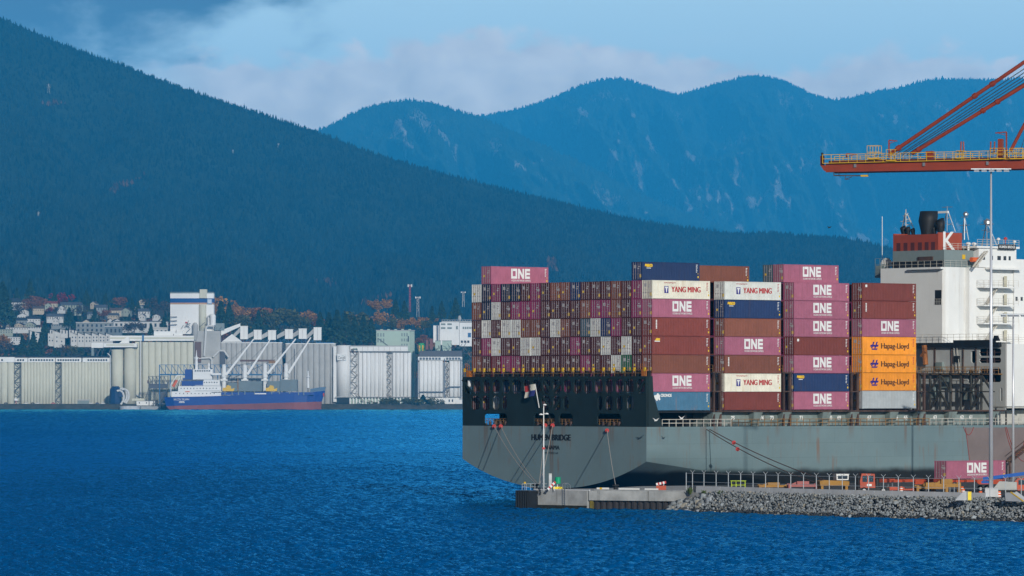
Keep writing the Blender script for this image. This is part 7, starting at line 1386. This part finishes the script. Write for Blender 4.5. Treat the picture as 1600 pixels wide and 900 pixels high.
# ------------------------------------------------------------------ houses
WALLS = [mat('house_white', (0.56, 0.57, 0.56), 0.8, var=0.05, scale=0.2), mat('house_cream', (0.48, 0.42, 0.32), 0.8), mat('house_grey', (0.25, 0.28, 0.29), 0.8), mat('house_sage', (0.32, 0.36, 0.30), 0.8)]
ROOFS = [ROOFD, mat('roof_slate', (0.09, 0.10, 0.12), 0.9, var=0.2), mat('roof_red', (0.25, 0.06, 0.04), 0.9, var=0.2), mat('roof_brown', (0.12, 0.08, 0.06), 0.9, var=0.2)]
def house(px, py, w, h, wall, roof, ang, label, gable=True):
    Y = float(np.interp(py, [470, 495, 520, 545, 560], [7330, 7030, 6730, 6430, 6290])); W_ = m_(w, Y); H = m_(h, Y); p = at(px, py, Y); p.z -= 0.0
    t = thing('house', label, 'house', p, R(ang), 'houses on the slope'); D = min(W_, 11.0); hw = H*0.52
    MB().box(-W_/2, W_/2, 0, D, -4, hw).build('wall', WALLS[wall], t)
    mb = MB()
    if gable: mb.prism_y([(-W_/2-0.5, hw), (W_/2+0.5, hw), (W_*0.08, H), (-W_*0.08, H)], 0.15, D+0.4) if W_ < 14 else mb.prism_x([(-0.6, hw), (D+0.6, hw), (D/2, H)], -W_/2-0.4, W_/2+0.4)
    else: mb.box(-W_/2-0.4, W_/2+0.4, -0.4, D+0.4, hw, hw+0.5)
    rf = mb.build('roof', ROOFS[roof], t)
    if gable and W_ < 14: MB().prism_y([(-W_/2+0.2, hw), (W_/2-0.2, hw), (0, H-0.5)], 0.0, 0.14).build('gable', WALLS[wall], t)
    MB().box(W_*0.25, W_*0.25+0.9, D*0.5, D*0.5+0.9, hw, H+0.6).build('chimney', ROOFS[3], rf)
    k = max(2, int(W_/3.2))
    for i in range(k):
        x = -W_/2+(i+0.5)*W_/k
        for z in ([hw*0.25, hw*0.62] if hw > 4.5 else [hw*0.35]): MB().box(x-0.55, x+0.55, -0.08, -0.003, z, z+1.3).build('window', WIN, t)
for a in ((22, 480, 22, 14, 0, 0, 18, 'white gabled house with charcoal roof at upper left'), (10, 486, 14, 8, 0, 1, -10, 'small white house at the left edge'), (60, 487, 18, 9, 1, 3, 10, 'cream house under the dull red maple'), (80, 479, 20, 9, 1, 2, 5, 'cream house with a red roof left of the crimson maple'), (104, 482, 18, 10, 3, 1, 12, 'sage house with a slate roof below the crimson maple'), (118, 482, 16, 10, 3, 1, -15, 'sage gabled house second right of the crimson maple'), (35, 498, 16, 9, 0, 0, 15, 'white house with steep gable at left'), (52, 503, 22, 9, 0, 0, 10, 'long white house with charcoal roof at left middle'), (86, 500, 26, 10, 0, 1, 8, 'wide bright white house above the town centre'), (34, 506, 18, 10, 2, 0, 20, 'grey house with dark hipped roof at left'), (158, 486, 20, 10, 2, 1, 8, 'grey house with slate roof above the flats'), (182, 490, 20, 9, 1, 3, 12, 'cream house with brown roof above the flats'), (196, 490, 14, 9, 3, 1, -12, 'sage house right of the brown roofed one'), (225, 492, 18, 10, 0, 1, 16, 'white house with bright gables near the white tower'), (144, 494, 16, 7, 2, 1, 0, 'low grey house at the left end of the flats'), (176, 497, 16, 8, 1, 1, -8, 'cream cottage just above the flats roof'), (213, 487, 12, 8, 1, 3, 5, 'small cream cottage between conifers'), (244, 497, 12, 6, 0, 1, 0, 'small white cottage left of the white tower'), (12, 498, 16, 8, 0, 0, 8, 'white house below the leftmost conifer')): house(*a)
for k, a in enumerate(((27, 516, 36, 8, 0, 0, 4, 'long flat roofed white terrace at left'), (54, 514, 34, 5, 0, 0, 2, 'low white flat roofed building left of the townhouses'), (8, 522, 24, 14, 3, 0, 4, 'sage flat roofed block at the left edge'), (22, 534, 20, 14, 0, 1, 15, 'white boxy house above the silo gallery'), (95, 510, 30, 5, 2, 1, 0, 'low charcoal roofed building above the townhouses'))): house(*a, gable=False)
rh = random.Random(77)
for k in range(26):
    py = rh.uniform(474, 512); house(rh.uniform(2, 262), py, rh.uniform(8, 14), rh.uniform(6, 9), rh.randrange(4), rh.choice((0, 1, 1, 3)), rh.uniform(-25, 25), 'small pale house with dark roof half hidden among the slope trees')
def townhouse(px, py, w, h, label):
    Y = 6480.0; W_ = m_(w, Y); H = m_(h, Y); p = at(px, py, Y); t = thing('townhouse', label, 'townhouse', p, R(14), 'white townhouses in a row')
    MB().prism_y([(-W_/2, -5), (W_/2, -5), (W_/2, H*0.72), (-W_/2, H)], 0, 10).build('wall', WALLS[0], t); mb = MB(); mb.hexa([(-W_/2-0.4, -0.6, H+0.03), (W_/2+0.2, -0.6, H*0.72+0.02), (W_/2+0.2, 10.4, H*0.72+0.02), (-W_/2-0.4, 10.4, H+0.03), (-W_/2-0.4, -0.6, H+0.5), (W_/2+0.2, -0.6, H*0.72+0.5), (W_/2+0.2, 10.4, H*0.72+0.5), (-W_/2-0.4, 10.4, H+0.5)]); mb.build('roof', ROOFD, t)
    for z in (H*0.12, H*0.45):
        for x in (-W_*0.25, W_*0.2): MB().box(x-0.7, x+0.7, -0.1, -0.003, z, z+1.9).build('window', WIN, t)
for k, (px, py, w, h) in enumerate(((54, 530, 15, 13), (80, 535, 10, 15), (93, 537, 17, 20), (116, 536, 11, 17), (127, 536, 11, 16.5), (138, 536, 11, 16), (149, 535, 11, 15), (160, 535, 11, 14.5), (171, 534, 11, 13.5), (84, 522, 12, 7), (100, 522, 12, 7.5), (114, 521, 12, 6))): townhouse(px, py, w, h, f'white townhouse with dark sloping roof, {NUMW[k]} along the terrace' if k < 9 else f'white townhouse of the rear row, {NUMW[k-9]} from left')
def flats(px0, px1, py0, py1, Y, m, label, cols, rows):
    b = Bd('apartment_block', label, 'apartment block', px0, Y, 'apartment blocks above the silos'); b.box('wall', px0, px1, py0, py1+8, m, 0, 14); b.box('roof', px0-0.6, px1+0.6, py0-1.1, py0-0.05, WALLS[0] if cols < 9 else ROOFS[1], -1.2, 15)
    for r_ in range(rows):
        for c in range(cols): w = (px1-px0)/cols; hgt = (py1-py0)/rows; x = px0+w*(c+0.3); MB().box(b.x(x), b.x(x+w*0.42), -0.35, -0.05, b.z(py0+hgt*(r_+0.85)), b.z(py0+hgt*(r_+0.3))).build('window', WIN, b.t)
        if rows > 1: b.box('balcony', px0+2, px0+(px1-px0)*0.5, py0+(py1-py0)/rows*(r_+0.86), py0+(py1-py0)/rows*(r_+0.95), SILOG, -1.6, -0.36)
flats(119, 176, 504.5, 519, 6700, WALLS[2], 'long grey apartment block with white flat roof above the townhouses', 8, 2); flats(178, 262, 502.5, 512, 6760, WALLS[0], 'long white apartment block with slate roof left of the tower', 11, 1); flats(164, 190, 510.5, 521, 6640, mat('flats_slate', (0.16, 0.2, 0.23), 0.8), 'small slate grey apartment block before the long white one', 4, 1); flats(236, 262, 512.6, 524, 6740, WALLS[0], 'white apartment wing close to the white tower', 4, 1)
# utility poles and masts on the slope
for k, (px, a, c, lab) in enumerate(((16, 478, 494, 'leftmost wooden utility pole on the slope'), (39, 459, 482, 'utility pole right of the white gabled house'), (21, 459, 480, 'utility pole beside the white gabled house'), (51, 478, 496, 'utility pole under the dull red maple'), (48, 484, 500, 'utility pole just left of another below the maple'), (72, 484, 500, 'utility pole below the crimson maple'), (192, 480, 498, 'utility pole over the brown roofed house'), (239, 481, 495, 'utility pole left of the bare trees by the tower'), (167, 472, 488, 'utility pole above the grey house'))):
    Y = float(np.interp(c, [470, 495, 520], [7320, 7000, 6720])); t = thing('utility_pole', lab, 'utility pole', at(px, c, Y), 0, 'utility poles on the slope'); H = m_(c-a, Y); MB().bar((0, 0, -3), (0, 0, H), 0.3, 6).build('pole', BARK, t); MB().box(-1.3, 1.3, -0.15, 0.15, H-1.2, H-0.8).build('crossarm', BARK, t)
def lattice(px, a, c, Y, w, m, label, name='radio_mast'):
    t = thing(name, label, 'mast', at(px, c, Y), 0); H = m_(c-a, Y); w = m_(w, Y)/2; mb = MB()
    for s in (-1, 1): mb.bar((s*w, 0, -8), (s*w*0.75, 0, H), 0.45); 
    n = 8
    for k in range(n): s = 1 if k % 2 else -1; mb.bar((s*w, 0, H*k/n), (-s*w*0.8, 0, H*(k+1)/n), 0.32)
    mb.build('lattice', m, t); mb = MB(); [mb.box(x-0.8, x+0.8, -0.6, 0.2, H*0.9, H*1.02) for x in (-w-1.4, w+1.4)]; mb.box(-w-2, w+2, -0.3, 0.3, H*0.97, H); mb.build('antenna_panel', LETTER, t)
lattice(640.5, 445, 479, 7430, 2.2, mat('mast_red', (0.35, 0.05, 0.06), 0.7), 'red lattice radio mast on the wooded slope'); lattice(653, 464, 487, 7440, 3.6, SILOG, 'grey lattice mast right of the red one'); lattice(724, 456, 471, 7450, 3.0, SILOG, 'pale lattice mast left of the container stack')
def pylon(px, a, c, label):
    t_ = next(k for k in np.linspace(0, 1, 400) if CAMH+(HOR-c)*(7450+7800*k**0.6)/F <= float(near_xyz(np.array([px], float), np.array([k]))[2][0])+1e-6 or k >= 1); x, y, z = (float(v[0]) for v in near_xyz(np.array([px], float), np.array([t_])))
    t = thing('power_pylon', label, 'pylon', (x, y, z), 0, 'pylons on the near hill'); H = m_(c-a, y); mb = MB(); [mb.bar((s*H*0.12, 0, 0), (0, 0, H), 0.5) for s in (-1, 1)]; [mb.bar((-H*0.22, 0, H*q), (H*0.22, 0, H*q), 0.4) for q in (0.65, 0.85)]; mb.build('lattice', SILOG, t)
for px, a, c, l in ((76, 131, 147, 'pale pylon high on the hill at upper left'), (60, 331, 342, 'small pylon low on the hill at left'), (364, 235, 241, 'tiny pylon in the middle of the near hill'), (435, 224, 231, 'tiny pylon just below the near ridge')): pylon(px, a, c, l)
